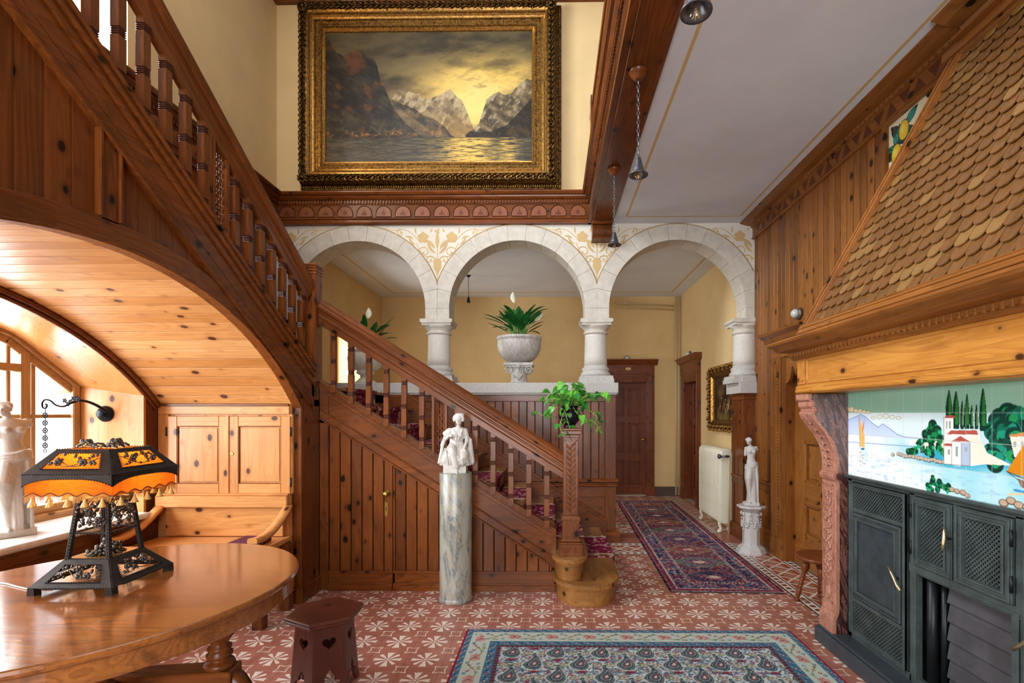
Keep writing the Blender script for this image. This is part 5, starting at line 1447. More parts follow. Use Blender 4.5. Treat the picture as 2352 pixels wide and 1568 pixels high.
# board vault
m = MB().mat(wood('honey', 'x', None, 1.0))
th0 = math.asin((3.672-CY_)/R0_); nb = 36; gap = 0.0026
for i in range(nb):
    a = -th0+2*th0*i/nb+gap/2; b = -th0+2*th0*(i+1)/nb-gap/2
    P_ = lambda t, r_: (CY_+r_*math.sin(t), CZ_+r_*math.cos(t))
    m.mat(wood(['honey', 'honeya', 'honey', 'honeyb', 'honeya', 'honeyb', 'honey'][(i*5) % 7], 'x', None, 1.0)).prism([P_(a, R0_+0.002), P_(b, R0_+0.002), P_(b, R0_+0.022), P_(a, R0_+0.022)], 'x', XA_, UX-0.004)
for i in range(24):
    a = -th0+2*th0*i/24; b = -th0+2*th0*(i+1)/24; m.mat(wood('red', 'x')).prism([P_(a, R0_+0.008), P_(b, R0_+0.008), P_(b, R0_+0.09), P_(a, R0_+0.09)], 'x', XA_-0.19, UX-0.03)
struct('ceiling_alcove', m, bevel=0.0015)
# edge moulding where the vault meets the window wall
m = MB().mat(wood('red', 'y'))
pts = [(XA_+0.012, CY_+(R0_-0.012)*math.sin(t), CZ_+(R0_-0.012)*math.cos(t)) for t in np.linspace(-th0, th0, 60)]
m.tube(pts, 0.02, 8)
pts = [(XA_+0.004, CY_+(R0_-0.042)*math.sin(t), CZ_+(R0_-0.042)*math.cos(t)) for t in np.linspace(-th0, th0, 60)]; m.tube(pts, 0.012, 6)
struct('trim_11', m)
# niche
NY0, NY1, SILL = 0.764, 3.536, 0.70
WX = -3.45
RN = R0_-0.05
def nich(y): return CZ_+math.sqrt(RN**2-(y-CY_)**2)-0.0
outer = [(NY1, SILL)]+[(y, nich(y)) for y in np.linspace(NY1, NY0, 41)]+[(NY0, SILL)]
wpoly = [(3.50, SILL), (3.50, 1.645), (3.06, 1.955), (2.60, 2.09), (2.15, 2.12), (1.70, 2.09), (1.24, 1.955), (0.80, 1.645), (0.80, SILL)]
def wtop(y): return np.interp(y, [p[0] for p in wpoly[1:8]][::-1], [p[1] for p in wpoly[1:8]][::-1])
inner = [(3.50, SILL)]+[(y, float(wtop(y))) for y in np.linspace(3.50, 0.80, 41)]+[(0.80, SILL)]
m = MB().mat(wood('honey', 'z', None, 0.8))
m.loft([[(XA_, y, z) for y, z in outer[0:2]], [(WX, y, z) for y, z in inner[0:2]]], False, False, closed=False)
m.loft([[(XA_, y, z) for y, z in outer[-2:]], [(WX, y, z) for y, z in inner[-2:]]], False, False, closed=False)
m.mat(wood('honey', 'y', None, 0.9)); m.loft([[(XA_, y, z) for y, z in outer[1:-1]], [(WX, y, z) for y, z in inner[1:-1]]], False, True, closed=False)
m.mat(wood('honey', 'z')).box(XA_-0.004, XA_+0.006, NY1-0.006, NY1+0.014, SILL, 1.61)
struct('wall_niche', m)
# solid wall around the niche (keeps the daylight out)
m = MB().mat(wood('red', 'z'))
def wallstrip(y0, y1, fn, x0, x1, n, ztop=2.4):
    for i in range(n):
        a = y0+(y1-y0)*i/n; b = y0+(y1-y0)*(i+1)/n
        m.prism([(a, fn(a)), (b, fn(b)), (b, ztop), (a, ztop)], 'x', x0, x1)
wallstrip(0.80, 3.50, wtop, WX-0.04, WX-0.002, 30)
wallstrip(NY0, NY1, lambda v: nich(v)+0.003, XA_-0.010, XA_-0.001, 30, 2.36)
m.box(XA_-0.15, XA_, NY1+0.001, 3.8, 0, 2.36).box(XA_-0.15, XA_, 0.5, NY0-0.001, 0, 2.36).box(WX-0.04, WX-0.002, 3.50, 3.8, 0, 2.4).box(WX-0.04, WX-0.002, 0.3, 0.80, 0, 2.4).box(WX-0.14, XA_-0.02, 0.5, 3.8, 0, SILL-0.03)
struct('wall_alcove_side', m)
m = MB().mat(wood('red', 'y')).box(XA_-0.02, XA_+0.012, 0.56, 3.66, 0.0, 0.12).box(XA_-0.02, XA_+0.008, 0.56, 3.66, 0.40, 0.44).box(XA_-0.02, XA_+0.008, 0.56, 3.66, 0.60, 0.69).box(XA_-0.02, XA_+0.003, 0.56, 3.66, 0.1, 0.62)
m.box(XA_-0.02, XA_+0.02, 0.56, 3.66, 0.665, 0.69)
struct('wall_alcove_dado', m, bevel=0.004)
WM = marble('white_sill_marble', 'd8d5cf', 'cdc9c3', 'c0bbb4', 4, 0.15)
m = MB().mat(WM).box(WX+0.0, XA_+0.07, NY0+0.02, NY1-0.003, SILL, SILL+0.03).box(XA_, XA_+0.075, NY0-0.1, NY1+0.06, SILL-0.008, SILL+0.022)
struct('trim_12', m, bevel=0.008)
# window
m = MB().mat(wood('window', 'z'))
m.box(WX-0.05, WX+0.045, 3.445, 3.50, SILL+0.02, 1.70).box(WX-0.05, WX+0.045, 0.80, 0.855, SILL+0.02, 1.70)
m.mat(wood('window', 'y')); m.box(WX-0.05, WX+0.06, 0.80, 3.50, SILL+0.02, SILL+0.075)
for (ya, za), (yb, zb) in zip(wpoly[1:7], wpoly[2:8]):
    d = Vector((yb-ya, zb-za)).normalized(); nrm = Vector((d.y, -d.x)); nrm = nrm if nrm.y < 0 else -nrm
    q = [(ya, za), (yb, zb), (yb+nrm.x*0.075, zb+nrm.y*0.075), (ya+nrm.x*0.075, za+nrm.y*0.075)]
    m.prism(q, 'x', WX-0.05, WX+0.03)
    m.prism([(ya, za), (yb, zb), (yb+nrm.x*0.03, zb+nrm.y*0.03), (ya+nrm.x*0.03, za+nrm.y*0.03)], 'x', WX+0.03, WX+0.05)
w1 = struct('window_1', m, bevel=0.006)
m = MB().mat(wood('window', 'z'))
for y in (3.14, 2.15, 1.16): m.box(WX-0.03, WX+0.035, y-0.028, y+0.028, SILL+0.07, float(wtop(y))-0.05)
for y in (3.20, 3.05, 2.63, 1.66): m.box(WX-0.01, WX+0.022, y-0.012, y+0.012, SILL+0.08, min(float(wtop(y))-0.05, 2.05))
m.mat(wood('window', 'y')); m.box(WX-0.028, WX+0.033, 3.14-0.02, 1.16, 1.715, 1.765)
for ya, yb in ((3.16, 3.45), (2.17, 3.12), (1.18, 2.13), (0.85, 1.14)):
    m.box(WX-0.008, WX+0.020, ya, yb, 1.415, 1.44)
    m.box(WX-0.018, WX+0.028, ya, yb, SILL+0.07, SILL+0.13)
m.build('casement', None, w1, 0.004)
m = MB().mat(GLASS)
for i in range(20):
    a = 0.85+2.6*i/20; b = 0.85+2.6*(i+1)/20; m.prism([(a, 0.77), (b, 0.77), (b, float(wtop(b))-0.05), (a, float(wtop(a))-0.05)], 'x', WX+0.004, WX+0.006)
m.build('pane', None, w1)
# end walls of the alcove
CYF = 3.665
m = MB().mat(wood('honey', 'z')).box(XA_-0.15, UX-0.07, CYF+0.02, 3.95, 0, 1.56)
m.mat(wood('honey', 'x')); x0, x1 = XA_+0.0, UX-0.075
m.box(x0, x1, CYF, CYF+0.03, 1.44, 1.51).box(x0, x1, CYF, CYF+0.03, 0.0, 0.84)
m.mat(wood('honey', 'z')).box(x0, -2.90, CYF, CYF+0.03, 0.841, 1.439).box(-1.955, x1, CYF, CYF+0.03, 0.841, 1.439)
m.mat(wood('red', 'x')).box(x0, x1, CYF-0.012, CYF+0.01, 1.50, 1.52)
struct('wall_cupboard', m, bevel=0.004)
struct('wall_alcove_near', MB().mat(wood('honey', 'x')).box(XA_-0.15, UX-0.01, 0.5, 0.63, 0, 1.56))
# built-in cupboard
cb = thing('wall_cupboard', 'built-in honey pine cupboard with two panelled doors above the corner bench', 'cupboard', (-2.43, CYF, 1.14))
def cup_door(xa, xb, hinge, lock):
    z0, z1 = 0.843, 1.425; m = MB(); y0 = CYF-0.014
    m.mat(wood('honey', 'z')).box(xa, xa+0.07, y0, CYF+0.012, z0, z1).box(xb-0.07, xb, y0, CYF+0.012, z0, z1)
    m.mat(wood('honey', 'x')).box(xa+0.07, xb-0.07, y0, CYF+0.012, z0, z0+0.075).box(xa+0.07, xb-0.07, y0, CYF+0.012, z1-0.075, z1)
    d = part(m, 'door', 0.004, cb)
    m = MB().mat(wood('honey', 'z')).box(xa+0.065, xb-0.065, CYF+0.0, CYF+0.012, z0+0.07, z1-0.07)
    m.box(xa+0.085, xb-0.085, CYF-0.006, CYF+0.005, z0+0.09, z1-0.09)
    m.mat(wood('red', 'z'))
    for r_ in ((xa+0.068, xa+0.076, z0+0.073, z1-0.073), (xb-0.076, xb-0.068, z0+0.073, z1-0.073), (xa+0.068, xb-0.068, z0+0.073, z0+0.081), (xa+0.068, xb-0.068, z1-0.081, z1-0.073)): m.box(r_[0], r_[1], CYF-0.008, CYF+0.004, r_[2], r_[3])
    sub(m, 'panel', d, 0.003)
    for z in (0.93, 1.31): sub(MB().mat(IRON).tube([(hinge, y0-0.004, z-0.035), (hinge, y0-0.004, z+0.035)], 0.006, 8), 'hinge', d)
    if lock:
        sub(MB().mat(BRASS).lathe([(0.014, 0), (0.014, 0.003), (0.011, 0.005)], lock, y0, 1.145, 16, axis='y').mat(SOOT).box(lock-0.002, lock+0.002, y0-0.0065, y0-0.003, 1.138, 1.152), 'keyhole', d)
cup_door(-2.893, -2.435, -2.9, None); cup_door(-2.428, -1.965, -1.958, -2.405)
part(MB().mat(wood('honey', 'z')).box(-2.447, -2.425, CYF-0.022, CYF-0.01, 0.845, 1.43), 'cover_strip', 0.003, cb)

# corner bench
bn = thing('corner_bench', 'honey pine bench with a curved arm built under the cupboard', 'bench', (-2.4, 3.45, 0))
BX0, BX1 = XA_+0.04, -1.955
part(MB().mat(wood('honey', 'x')).box(BX0, BX1, 3.585, 3.66, 0.75, 0.835).box(BX0, BX1, 3.60, 3.655, 0.835, 0.85), 'back_rail', 0.006, bn)
part(MB().mat(wood('honey', 'x')).box(BX0+0.05, BX1-0.05, 3.625, 3.66, 0.53, 0.75), 'backrest', 0.003, bn)
part(MB().mat(wood('honey', 'x', None, 0.6)).box(BX0, BX1, 3.20, 3.655, 0.49, 0.525).box(BX0, BX1, 3.19, 3.215, 0.48, 0.515), 'seat', 0.008, bn)
part(MB().mat(wood('red', 'x')).box(BX0, BX1-0.03, 3.23, 3.26, 0.40, 0.49), 'seat_rail', 0.004, bn)
def arm(x):
    pts = []
    for i in range(15):
        t_ = i/14; y = 3.60-0.44*t_; z = 0.76-0.155*t_-0.05*math.sin(PI*t_)+0.05*max(0, t_-0.8)
        pts.append((x, y, z))
    rings = [[(q[0]+a, q[1], q[2]+b) for a, b in ((-0.03, -0.016), (0.03, -0.016), (0.034, 0.0), (0.028, 0.016), (-0.028, 0.016), (-0.034, 0))] for q in pts]
    return MB().mat(wood('honey', 'y', None, 0.3)).loft(rings, True, True)
for x in (BX1+0.005, BX0+0.035):
    part(arm(x), 'arm', 0, bn)
    part(MB().mat(wood('red', 'z')).lathe([(0.022, 0.52), (0.016, 0.54), (0.02, 0.56), (0.014, 0.59), (0.02, 0.62)], x, 3.24, 0, 12), 'arm_support', 0, bn)
for x, y in ((BX1-0.01, 3.27), (BX0+0.05, 3.27), (BX1-0.01, 3.60), (BX0+0.05, 3.60)):
    part(MB().mat(wood('red', 'z')).box(x-0.035, x+0.035, y-0.035, y+0.035, 0.0, 0.49).box(x-0.042, x+0.042, y-0.042, y+0.042, 0.12, 0.135).box(x-0.042, x+0.042, y-0.042, y+0.042, 0.16, 0.172), 'leg', 0.004, bn)
cu = MB().mat(plain('wine_velvet', '5c1430', 0.9, noise=0.2)).box(-2.22, BX1-0.07, 3.22, 3.52, 0.526, 0.565)
o = cu.build('seat_cushion', None, None, 0.012, 3, origin=(-2.12, 3.37, 0.526)); tag(o, 'small wine red cushion lying at the end of the bench seat beside the curved arm', 'cushion')

# wrought iron wall bracket with ornamental chain
WB = thing('wall_bracket', 'black wrought-iron bracket with a flower chain in the window reveal', 'bracket', (-3.19, 3.52, 1.45))
IR2 = plain('wrought_iron', '20242a', 0.4, 0.8)
def wv(px, py, y=3.5): q = onY(px, py, y); return (q[0]+3.19, q[1]-3.52, q[2]-1.45)
m = MB().mat(IR2); c = wv(244, 950, 3.52); m.lathe([(0.058, 0.0), (0.058, 0.012), (0.05, 0.024), (0.032, 0.034), (0.03, 0.05), (0.02, 0.056), (0.004, 0.058)], c[0], c[1], c[2], 20, axis='y')
for k in range(8): m.ball((c[0]+0.033*math.cos(k*PI/4), c[1]-0.03, c[2]+0.033*math.sin(k*PI/4)), 0.009, 6, 5)
m.build('wall_plate', None, WB)
m = MB().mat(IR2); path = [(244, 945, 3.46), (238, 930, 3.40), (228, 921, 3.34), (218, 925, 3.30), (210, 934, 3.26), (203, 931, 3.23), (198, 922, 3.21), (190, 920, 3.2), (184, 927, 3.2), (185, 936, 3.2), (191, 938, 3.2), (194, 932, 3.2), (191, 929, 3.2)]
def onY2(px, py, y): q = onY(px, py, 3.46); return (q[0]+3.19, (y-3.52), q[2]-1.45)
P3 = [Vector(onY2(*p)) for p in path]
def catmull(P, k=6):
    P = [Vector(p) for p in P]; out = []
    for i in range(len(P)-1):
        a, b, c, d = P[max(i-1, 0)], P[i], P[i+1], P[min(i+2, len(P)-1)]
        for j in range(k):
            t_ = j/k; out.append(tuple(0.5*((2*b)+(c-a)*t_+(2*a-5*b+4*c-d)*t_*t_+(3*b-a-3*c+d)*t_**3)))
    out.append(tuple(P[-1])); return out
sp = catmull(P3); m.tube(sp, [0.011-0.006*min(1, i/26) for i in range(len(sp))], 7)
for (px, py) in ((208, 928), (214, 923), (220, 916), (226, 915), (231, 919), (201, 921)):
    q = onY2(px, py, 3.3)
    for k in range(5): m.ball((q[0]+0.01*math.cos(k*1.26), q[1]-0.004, q[2]+0.01*math.sin(k*1.26)), (0.007, 0.004, 0.007), 6, 4)
    m.ball((q[0], q[1]-0.006, q[2]), 0.004, 6, 4)
m.build('bracket_arm', None, WB)
m = MB().mat(IR2); top_ = Vector(onY2(190, 937, 3.2)); zz = 0
for i in range(5):
    cz = top_.z-0.05-i*0.05
    for k in range(8):
        a = k*PI/4; m.ball((top_.x+0.015*math.cos(a), top_.y, cz+0.015*math.sin(a)), (0.006, 0.003, 0.006), 6, 4)
    m.ball((top_.x, top_.y, cz), 0.006, 6, 4)
    m.tube([(top_.x, top_.y, cz+0.05), (top_.x+0.003, top_.y, cz+0.025), (top_.x, top_.y, cz)], 0.002, 5)
m.tube([(top_.x+0.011*math.cos(t_), top_.y, top_.z-0.285+0.011*math.sin(t_)) for t_ in np.linspace(0, 2*PI, 13)[:-1]], 0.002, 5, closed=True)
m.build('chain', None, WB)

# ------------------------------------------------------------- oval table
TC = (-1.75, 1.855); TZ = 0.77
tb = thing('oval_table', 'large oval polished walnut-brown table carrying the ornate lamp', 'table', (TC[0], TC[1], 0))
ta = math.atan2(0.5805, -0.8143); RA, RB = 0.653, 0.705
def ring_el(s_, z, n=96):
    out = []
    for i in range(n):
        t_ = 2*PI*i/n; a, b = (RA+s_)*math.cos(t_), (RB+s_)*math.sin(t_); out.append((a*math.cos(ta)-b*math.sin(ta), a*math.sin(ta)+b*math.cos(ta), z))
    return out
MB().mat(wood('table', 'x', None, 0)).loft([ring_el(-0.03, TZ-0.03), ring_el(-0.01, TZ-0.03), ring_el(0.0, TZ-0.022), ring_el(0.004, TZ-0.012), ring_el(0.0, TZ-0.003), ring_el(-0.005, TZ)], True, False).build('tabletop', None, tb)
MB().mat(wood('table', 'x', None, 0)).loft([ring_el(-0.05, TZ-0.095), ring_el(-0.018, TZ-0.095), ring_el(-0.014, TZ-0.085), ring_el(-0.018, TZ-0.031), ring_el(-0.05, TZ-0.031)], True, False).build('apron', None, tb)
DK = wood('red', 'z', None, 0.3)
tprof = [(0.05, 0.45), (0.055, 0.465), (0.05, 0.475), (0.036, 0.48), (0.034, 0.49), (0.046, 0.498), (0.046, 0.506), (0.034, 0.514), (0.042, 0.524), (0.042, 0.532), (0.03, 0.54), (0.032, 0.55), (0.05, 0.575), (0.062, 0.60), (0.064, 0.63), (0.056, 0.64), (0.06, 0.65), (0.05, 0.675)]
cols_ = [(0.44, 0.06), (0.22, -0.22), (-0.44, -0.06), (-0.22, 0.22)]
for (x, y) in cols_:
    MB().mat(DK).lathe(tprof, x, y, 0, 24).build('turned_column', None, tb)
    l = Vector((x, y)).normalized()
    rings = []
    for i in range(13):
        t_ = i/12; rr = 0.02+0.27*t_; z = 0.40-0.35*t_+0.06*math.sin(2*PI*t_); rings.append([(x+l.x*rr-l.y*a*1.0, y+l.y*rr+l.x*a, z+b) for a, b in ((-0.03, -0.035), (0.03, -0.035), (0.034, 0), (0.024, 0.035), (-0.024, 0.035), (-0.034, 0))])
    f_ = MB().mat(wood('red', 'x', None, 0.3)).loft(rings, True, True); f_.lathe([(0.035, 0), (0.04, 0.02), (0.03, 0.04)], x+l.x*0.28, y+l.y*0.28, 0, 14); f_.build('scroll_foot', None, tb)
m = MB().mat(wood('red', 'x', None, 0.4))
def beam2(mb, a, b, w_, z0, z1):
    a = Vector(a); b = Vector(b); d = (b-a).normalized(); n_ = Vector((-d.y, d.x))*w_/2
    mb.prism([tuple(a+n_), tuple(a-n_), tuple(b-n_), tuple(b+n_)], 'z', z0, z1)
beam2(m, (-0.5, -0.068), (0.5, 0.068), 0.10, 0.40, 0.45); beam2(m, (-0.5, -0.068), (0.5, 0.068), 0.13, 0.385, 0.405)
beam2(m, (-0.26, 0.26), (0.26, -0.26), 0.10, 0.40, 0.449)
m.build('stretcher', None, tb, 0.005)

# ------------------------------------------------------------- table lamp
LP = thing('table_lamp', 'lit four-sided lamp with dark beaded metal frame, orange shade and tassels', 'lamp', (-1.80, 1.955, TZ), math.radians(2))
BRZ = plain('dark_bronze', '3c3a38', 0.4, 0.75, noise=0.25, nscale=30); BRZ2 = plain('dark_bronze_light', '55504a', 0.4, 0.75)
def sq(h, z): return [(-h, -h, z), (h, -h, z), (h, h, z), (-h, h, z)]
def bead_line(mb, a, b, r=0.0032, sp=0.0105):
    a = Vector(a); b = Vector(b); n = max(2, int((b-a).length/sp))
    for i in range(n+1):
        p = a.lerp(b, i/n); mb.add([(p.x+r, p.y, p.z), (p.x, p.y+r, p.z), (p.x-r, p.y, p.z), (p.x, p.y-r, p.z), (p.x, p.y, p.z+r), (p.x, p.y, p.z-r)], [(0, 1, 4), (1, 2, 4), (2, 3, 4), (3, 0, 4), (1, 0, 5), (2, 1, 5), (3, 2, 5), (0, 3, 5)], True)
def sloped_frame(mb, h0, z0, h1, z1, mx, mz0, mz1, th_=0.004):
    """four trapezoid faces each with a rectangular window (fractions)"""
    for k in range(4):
        R_ = Matrix.Rotation(k*PI/2, 3, 'Z')
        def pt(u, v, n_=0):   # u -1..1, v 0..1
            h = h0+(h1-h0)*v; z = z0+(z1-z0)*v; q = Vector((u*h, -h-n_, z)); return tuple(R_ @ q)
        us = [-1, -mx, mx, 1]; vs = [0, mz0, mz1, 1]
        for i in range(3):
            for j in range(3):
                if i == 1 and j == 1: continue
                a, b, c, d = us[i], us[i+1], vs[j], vs[j+1]
                mb.add([pt(a, c), pt(b, c), pt(b, d), pt(a, d), pt(a, c, th_), pt(b, c, th_), pt(b, d, th_), pt(a, d, th_)], [(0, 3, 2, 1), (4, 5, 6, 7), (0, 1, 5, 4), (1, 2, 6, 5), (2, 3, 7, 6), (3, 0, 4, 7)])
        for (a, c), (b, d) in (((-mx, mz0), (mx, mz0)), ((mx, mz0), (mx, mz1)), ((mx, mz1), (-mx, mz1)), ((-mx, mz1), (-mx, mz0))): bead_line(mb, pt(a, c, th_+0.003), pt(b, d, th_+0.003), 0.0032, 0.009)
def vines(mb, h0, z0, h1, z1, mx, mz0, mz1, seed, dens=26):
    for k in range(4):
        R_ = Matrix.Rotation(k*PI/2, 3, 'Z'); rr = random.Random(seed+k)
        def pt(u, v, n_=0.004):
            h = h0+(h1-h0)*v; z = z0+(z1-z0)*v; return tuple(R_ @ Vector((u*h, -h-n_, z)))
        for s_ in range(2):
            pts = []; n = 12; ph = rr.uniform(0, 6)
            for i in range(n+1): t_ = i/n; pts.append(pt(-mx+2*mx*t_, mz0+(mz1-mz0)*(0.5+0.38*math.sin(ph+t_*5+s_*3)), 0.006))
            mb.tube(pts, 0.0017, 5)
        for i in range(dens):
            u = rr.uniform(-mx, mx)*0.95; v = mz0+(mz1-mz0)*rr.uniform(0.08, 0.92); c_ = pt(u, v, 0.007); a = rr.uniform(0, PI)
            e = Vector(pt(u+0.055*math.cos(a), v+0.16*math.sin(a), 0.009)); c0 = Vector(c_)
            mb.tube([tuple(c0), tuple(c0.lerp(e, 0.4)), tuple(c0.lerp(e, 0.75)), tuple(e)], [0.0012, 0.0058, 0.005, 0.0008], 6)
        for i in range(2):
            c0 = Vector(pt(rr.uniform(-mx, mx)*0.7, mz0+(mz1-mz0)*rr.uniform(0.35, 0.75), 0.011))
            for q in range(6): mb.ball(tuple(c0+(R_ @ Vector((0.008*math.cos(q*1.05), 0, 0.008*math.sin(q*1.05))))), (0.0065, 0.0065, 0.0065), 7, 5)
            mb.ball(tuple(c0+(R_ @ Vector((0, -0.006, 0)))), 0.007, 7, 5)
# base
m = MB().mat(BRZ); b0h, b1h = 0.152, 0.083
sloped_frame(m, b0h, 0.028, b1h, 0.115, 0.70, 0.2, 0.82, 0.004)
for sx in (-1, 1):
    for sy in (-1, 1):
        cx, cy = sx*0.142, sy*0.142
        m.prism([(cx-0.014, 0), (cx+0.014, 0), (cx+0.011, 0.03), (cx-0.011, 0.03)], 'y', cy-0.014, cy+0.014)
for k in range(4):
    R_ = Matrix.Rotation(k*PI/2, 3, 'Z'); tr = lambda *p: tuple(R_ @ Vector(p))
    bead_line(m, tr(-b0h, -b0h-0.003, 0.028), tr(b0h, -b0h-0.003, 0.028)); bead_line(m, tr(-b1h, -b1h-0.003, 0.115), tr(b1h, -b1h-0.003, 0.115)); bead_line(m, tr(b0h, -b0h, 0.028), tr(b1h, -b1h, 0.115), 0.0034)
    m.add([tr(-0.13, -b0h-0.002, 0.03), tr(-0.10, -b0h-0.002, 0.022), tr(0.10, -b0h-0.002, 0.022), tr(0.13, -b0h-0.002, 0.03)], [(0, 1, 2, 3)])
m.box(-b1h, b1h, -b1h, b1h, 0.113, 0.117)
lb = m.build('base', None, LP)
m = MB().mat(BRZ2); vines(m, b0h, 0.028, b1h, 0.115, 0.66, 0.24, 0.78, 3, 24); m.build('vine_ornament', None, lb)
m = MB().mat(BRZ2); rr = random.Random(9)
for i in range(60): m.ball((rr.gauss(0, 0.02), rr.gauss(0, 0.02), 0.125+abs(rr.gauss(0, 0.018))), (rr.uniform(0.006, 0.011),)*3, 7, 5)
for i in range(16):
    a = i*0.39; m.tube([(0, 0, 0.12), (0.04*math.cos(a), 0.04*math.sin(a), 0.124), (0.065*math.cos(a), 0.065*math.sin(a), 0.119)], [0.003, 0.007, 0.001], 6)
m.build('rose_cluster', None, lb)
MB().mat(BRASS).box(-b1h+0.004, b1h-0.004, -b1h+0.004, b1h-0.004, 0.1165, 0.1182).build('base_plate', None, lb)
# four rising legs with beading
for sx in (-1, 1):
    for sy in (-1, 1):
        m = MB().mat(BRZ); a = Vector((sx*0.078, sy*0.078, 0.115)); b = Vector((sx*0.047, sy*0.047, 0.44))
        m.loft([[tuple(a+Vector((u, v, 0))) for u, v in ((-0.007, -0.007), (0.007, -0.007), (0.007, 0.007), (-0.007, 0.007))], [tuple(b+Vector((u, v, 0))) for u, v in ((-0.006, -0.006), (0.006, -0.006), (0.006, 0.006), (-0.006, 0.006))]], True, False)
        for o_ in ((sx*0.009, 0, 0), (0, sy*0.009, 0)): bead_line(m, a+Vector(o_), b+Vector(o_), 0.0032, 0.0125)
        m.build('leg', None, LP)
hh = lambda z: 0.078-(z-0.115)*(0.031/0.325)
m = MB().mat(BRZ2); vines(m, hh(0.215), 0.215, hh(0.335), 0.335, 0.92, 0.02, 0.98, 21, 46)
m.mat(BRZ)
for z in (0.213, 0.335):
    h = hh(z); m.box(-h, h, -h-0.003, -h+0.003, z-0.003, z+0.003).box(-h, h, h-0.003, h+0.003, z-0.003, z+0.003).box(-h-0.003, -h+0.003, -h, h, z-0.003, z+0.003).box(h-0.003, h+0.003, -h, h, z-0.003, z+0.003)
    for k in range(4):
        R_ = Matrix.Rotation(k*PI/2, 3, 'Z'); bead_line(m, R_ @ Vector((-h, -h-0.004, z-0.004)), R_ @ Vector((h, -h-0.004, z-0.004)), 0.003, 0.011)
m.build('openwork_collar', None, LP)
# shade
s0, s1 = 0.163, 0.098; zb, zt2 = 0.452, 0.540
m = MB().mat(BRZ); sloped_frame(m, s0, zb, s1, zt2, 0.72, 0.22, 0.84, 0.004)
N = 16
for k in range(4):
    R_ = Matrix.Rotation(k*PI/2, 3, 'Z')
    low = lambda u: 0.408+0.026*(1-abs(u)**3.2)
    for i in range(N):
        u0, u1 = -1+2*i/N, -1+2*(i+1)/N
        c_ = [(u0*s0, -s0, low(u0)), (u1*s0, -s0, low(u1)), (u1*s0, -s0, zb+0.001), (u0*s0, -s0, zb+0.001)]; c2 = [(x, y-0.004, z) for x, y, z in c_]
        m.add([tuple(R_ @ Vector(p)) for p in c_+c2], [(0, 3, 2, 1), (4, 5, 6, 7), (0, 1, 5, 4), (2, 3, 7, 6)])
        bead_line(m, R_ @ Vector((u0*s0, -s0-0.005, low(u0))), R_ @ Vector((u1*s0, -s0-0.005, low(u1))), 0.0028, 0.0085)
    bead_line(m, R_ @ Vector((-s0, -s0-0.004, zb)), R_ @ Vector((s0, -s0-0.004, zb)), 0.0034); bead_line(m, R_ @ Vector((-s1, -s1-0.003, zt2)), R_ @ Vector((s1, -s1-0.003, zt2)), 0.0034)
    bead_line(m, R_ @ Vector((s0, -s0, zb)), R_ @ Vector((s1, -s1, zt2)), 0.0036); bead_line(m, R_ @ Vector((s0, -s0, 0.408)), R_ @ Vector((s0, -s0, zb)), 0.0036)
shf = m.build('shade_frame', None, LP)
m = MB().mat(BRZ2); vines(m, s0, zb, s1, zt2, 0.68, 0.25, 0.80, 40, 26)
for i in range(70):
    a = rr.uniform(0, 2*PI); q = rr.uniform(0.02, 0.085); m.ball((q*math.cos(a), q*math.sin(a), 0.545+rr.uniform(0, 0.012)), (0.008, 0.007, 0.006), 7, 5)
for cx, cy in ((-0.05, -0.03), (0.055, -0.02), (0, 0.05)):
    for i in range(9): m.ball((cx+0.012*math.cos(i*0.7), cy+0.012*math.sin(i*0.7), 0.556+0.006*(i % 3)), 0.009, 7, 5)
m.build('vine_ornament', None, shf)
def fabric(name, col, emis, fr=0.0):
    g = G(name, 0.9, spec=0.1); nt = g.nt; p = g.sep(g.co())
    c = g.mix(g.noise(g.xyz(p[0]*30, p[1]*30, p[2]*140), 1, 3, 0.6).ss(0.3, 0.75)*0.45, lin(col), lin('a8521a'))
    g.base(c); tr = nt.nodes.new('ShaderNodeBsdfTranslucent'); g.put(tr.inputs[0], c)
    mx = nt.nodes.new('ShaderNodeMixShader'); mx.inputs[0].default_value = 0.75
    nt.links.new(g.b.outputs[0], mx.inputs[1]); nt.links.new(tr.outputs[0], mx.inputs[2]); nt.links.new(mx.outputs[0], nt.nodes['Material Output'].inputs['Surface'])
    return g.mat
FAB = fabric('amber_silk', 'e8842a', 1)
m = MB().mat(FAB); h = s0-0.004
for k in range(4):
    R_ = Matrix.Rotation(k*PI/2, 3, 'Z')
    q = [(-h, -h, zb), (h, -h, zb), (h*0.62, -h*0.62, zt2-0.002), (-h*0.62, -h*0.62, zt2-0.002)]; m.add([tuple(R_ @ Vector(p)) for p in q], [(0, 1, 2, 3)])
    n = 40
    for i in range(n):
        u0, u1 = -h+2*h*i/n, -h+2*h*(i+1)/n; w0, w1 = 0.0015*math.sin(i*1.3), 0.0015*math.sin((i+1)*1.3)
        q = [(u0, -h+w0, 0.370), (u1, -h+w1, 0.370), (u1, -h, zb), (u0, -h, zb)]; m.add([tuple(R_ @ Vector(p)) for p in q], [(0, 1, 2, 3)], True)
m.build('shade_fabric', None, LP)
m = MB().mat(plain('fringe_silk', 'c9862e', 0.8, noise=0.2))
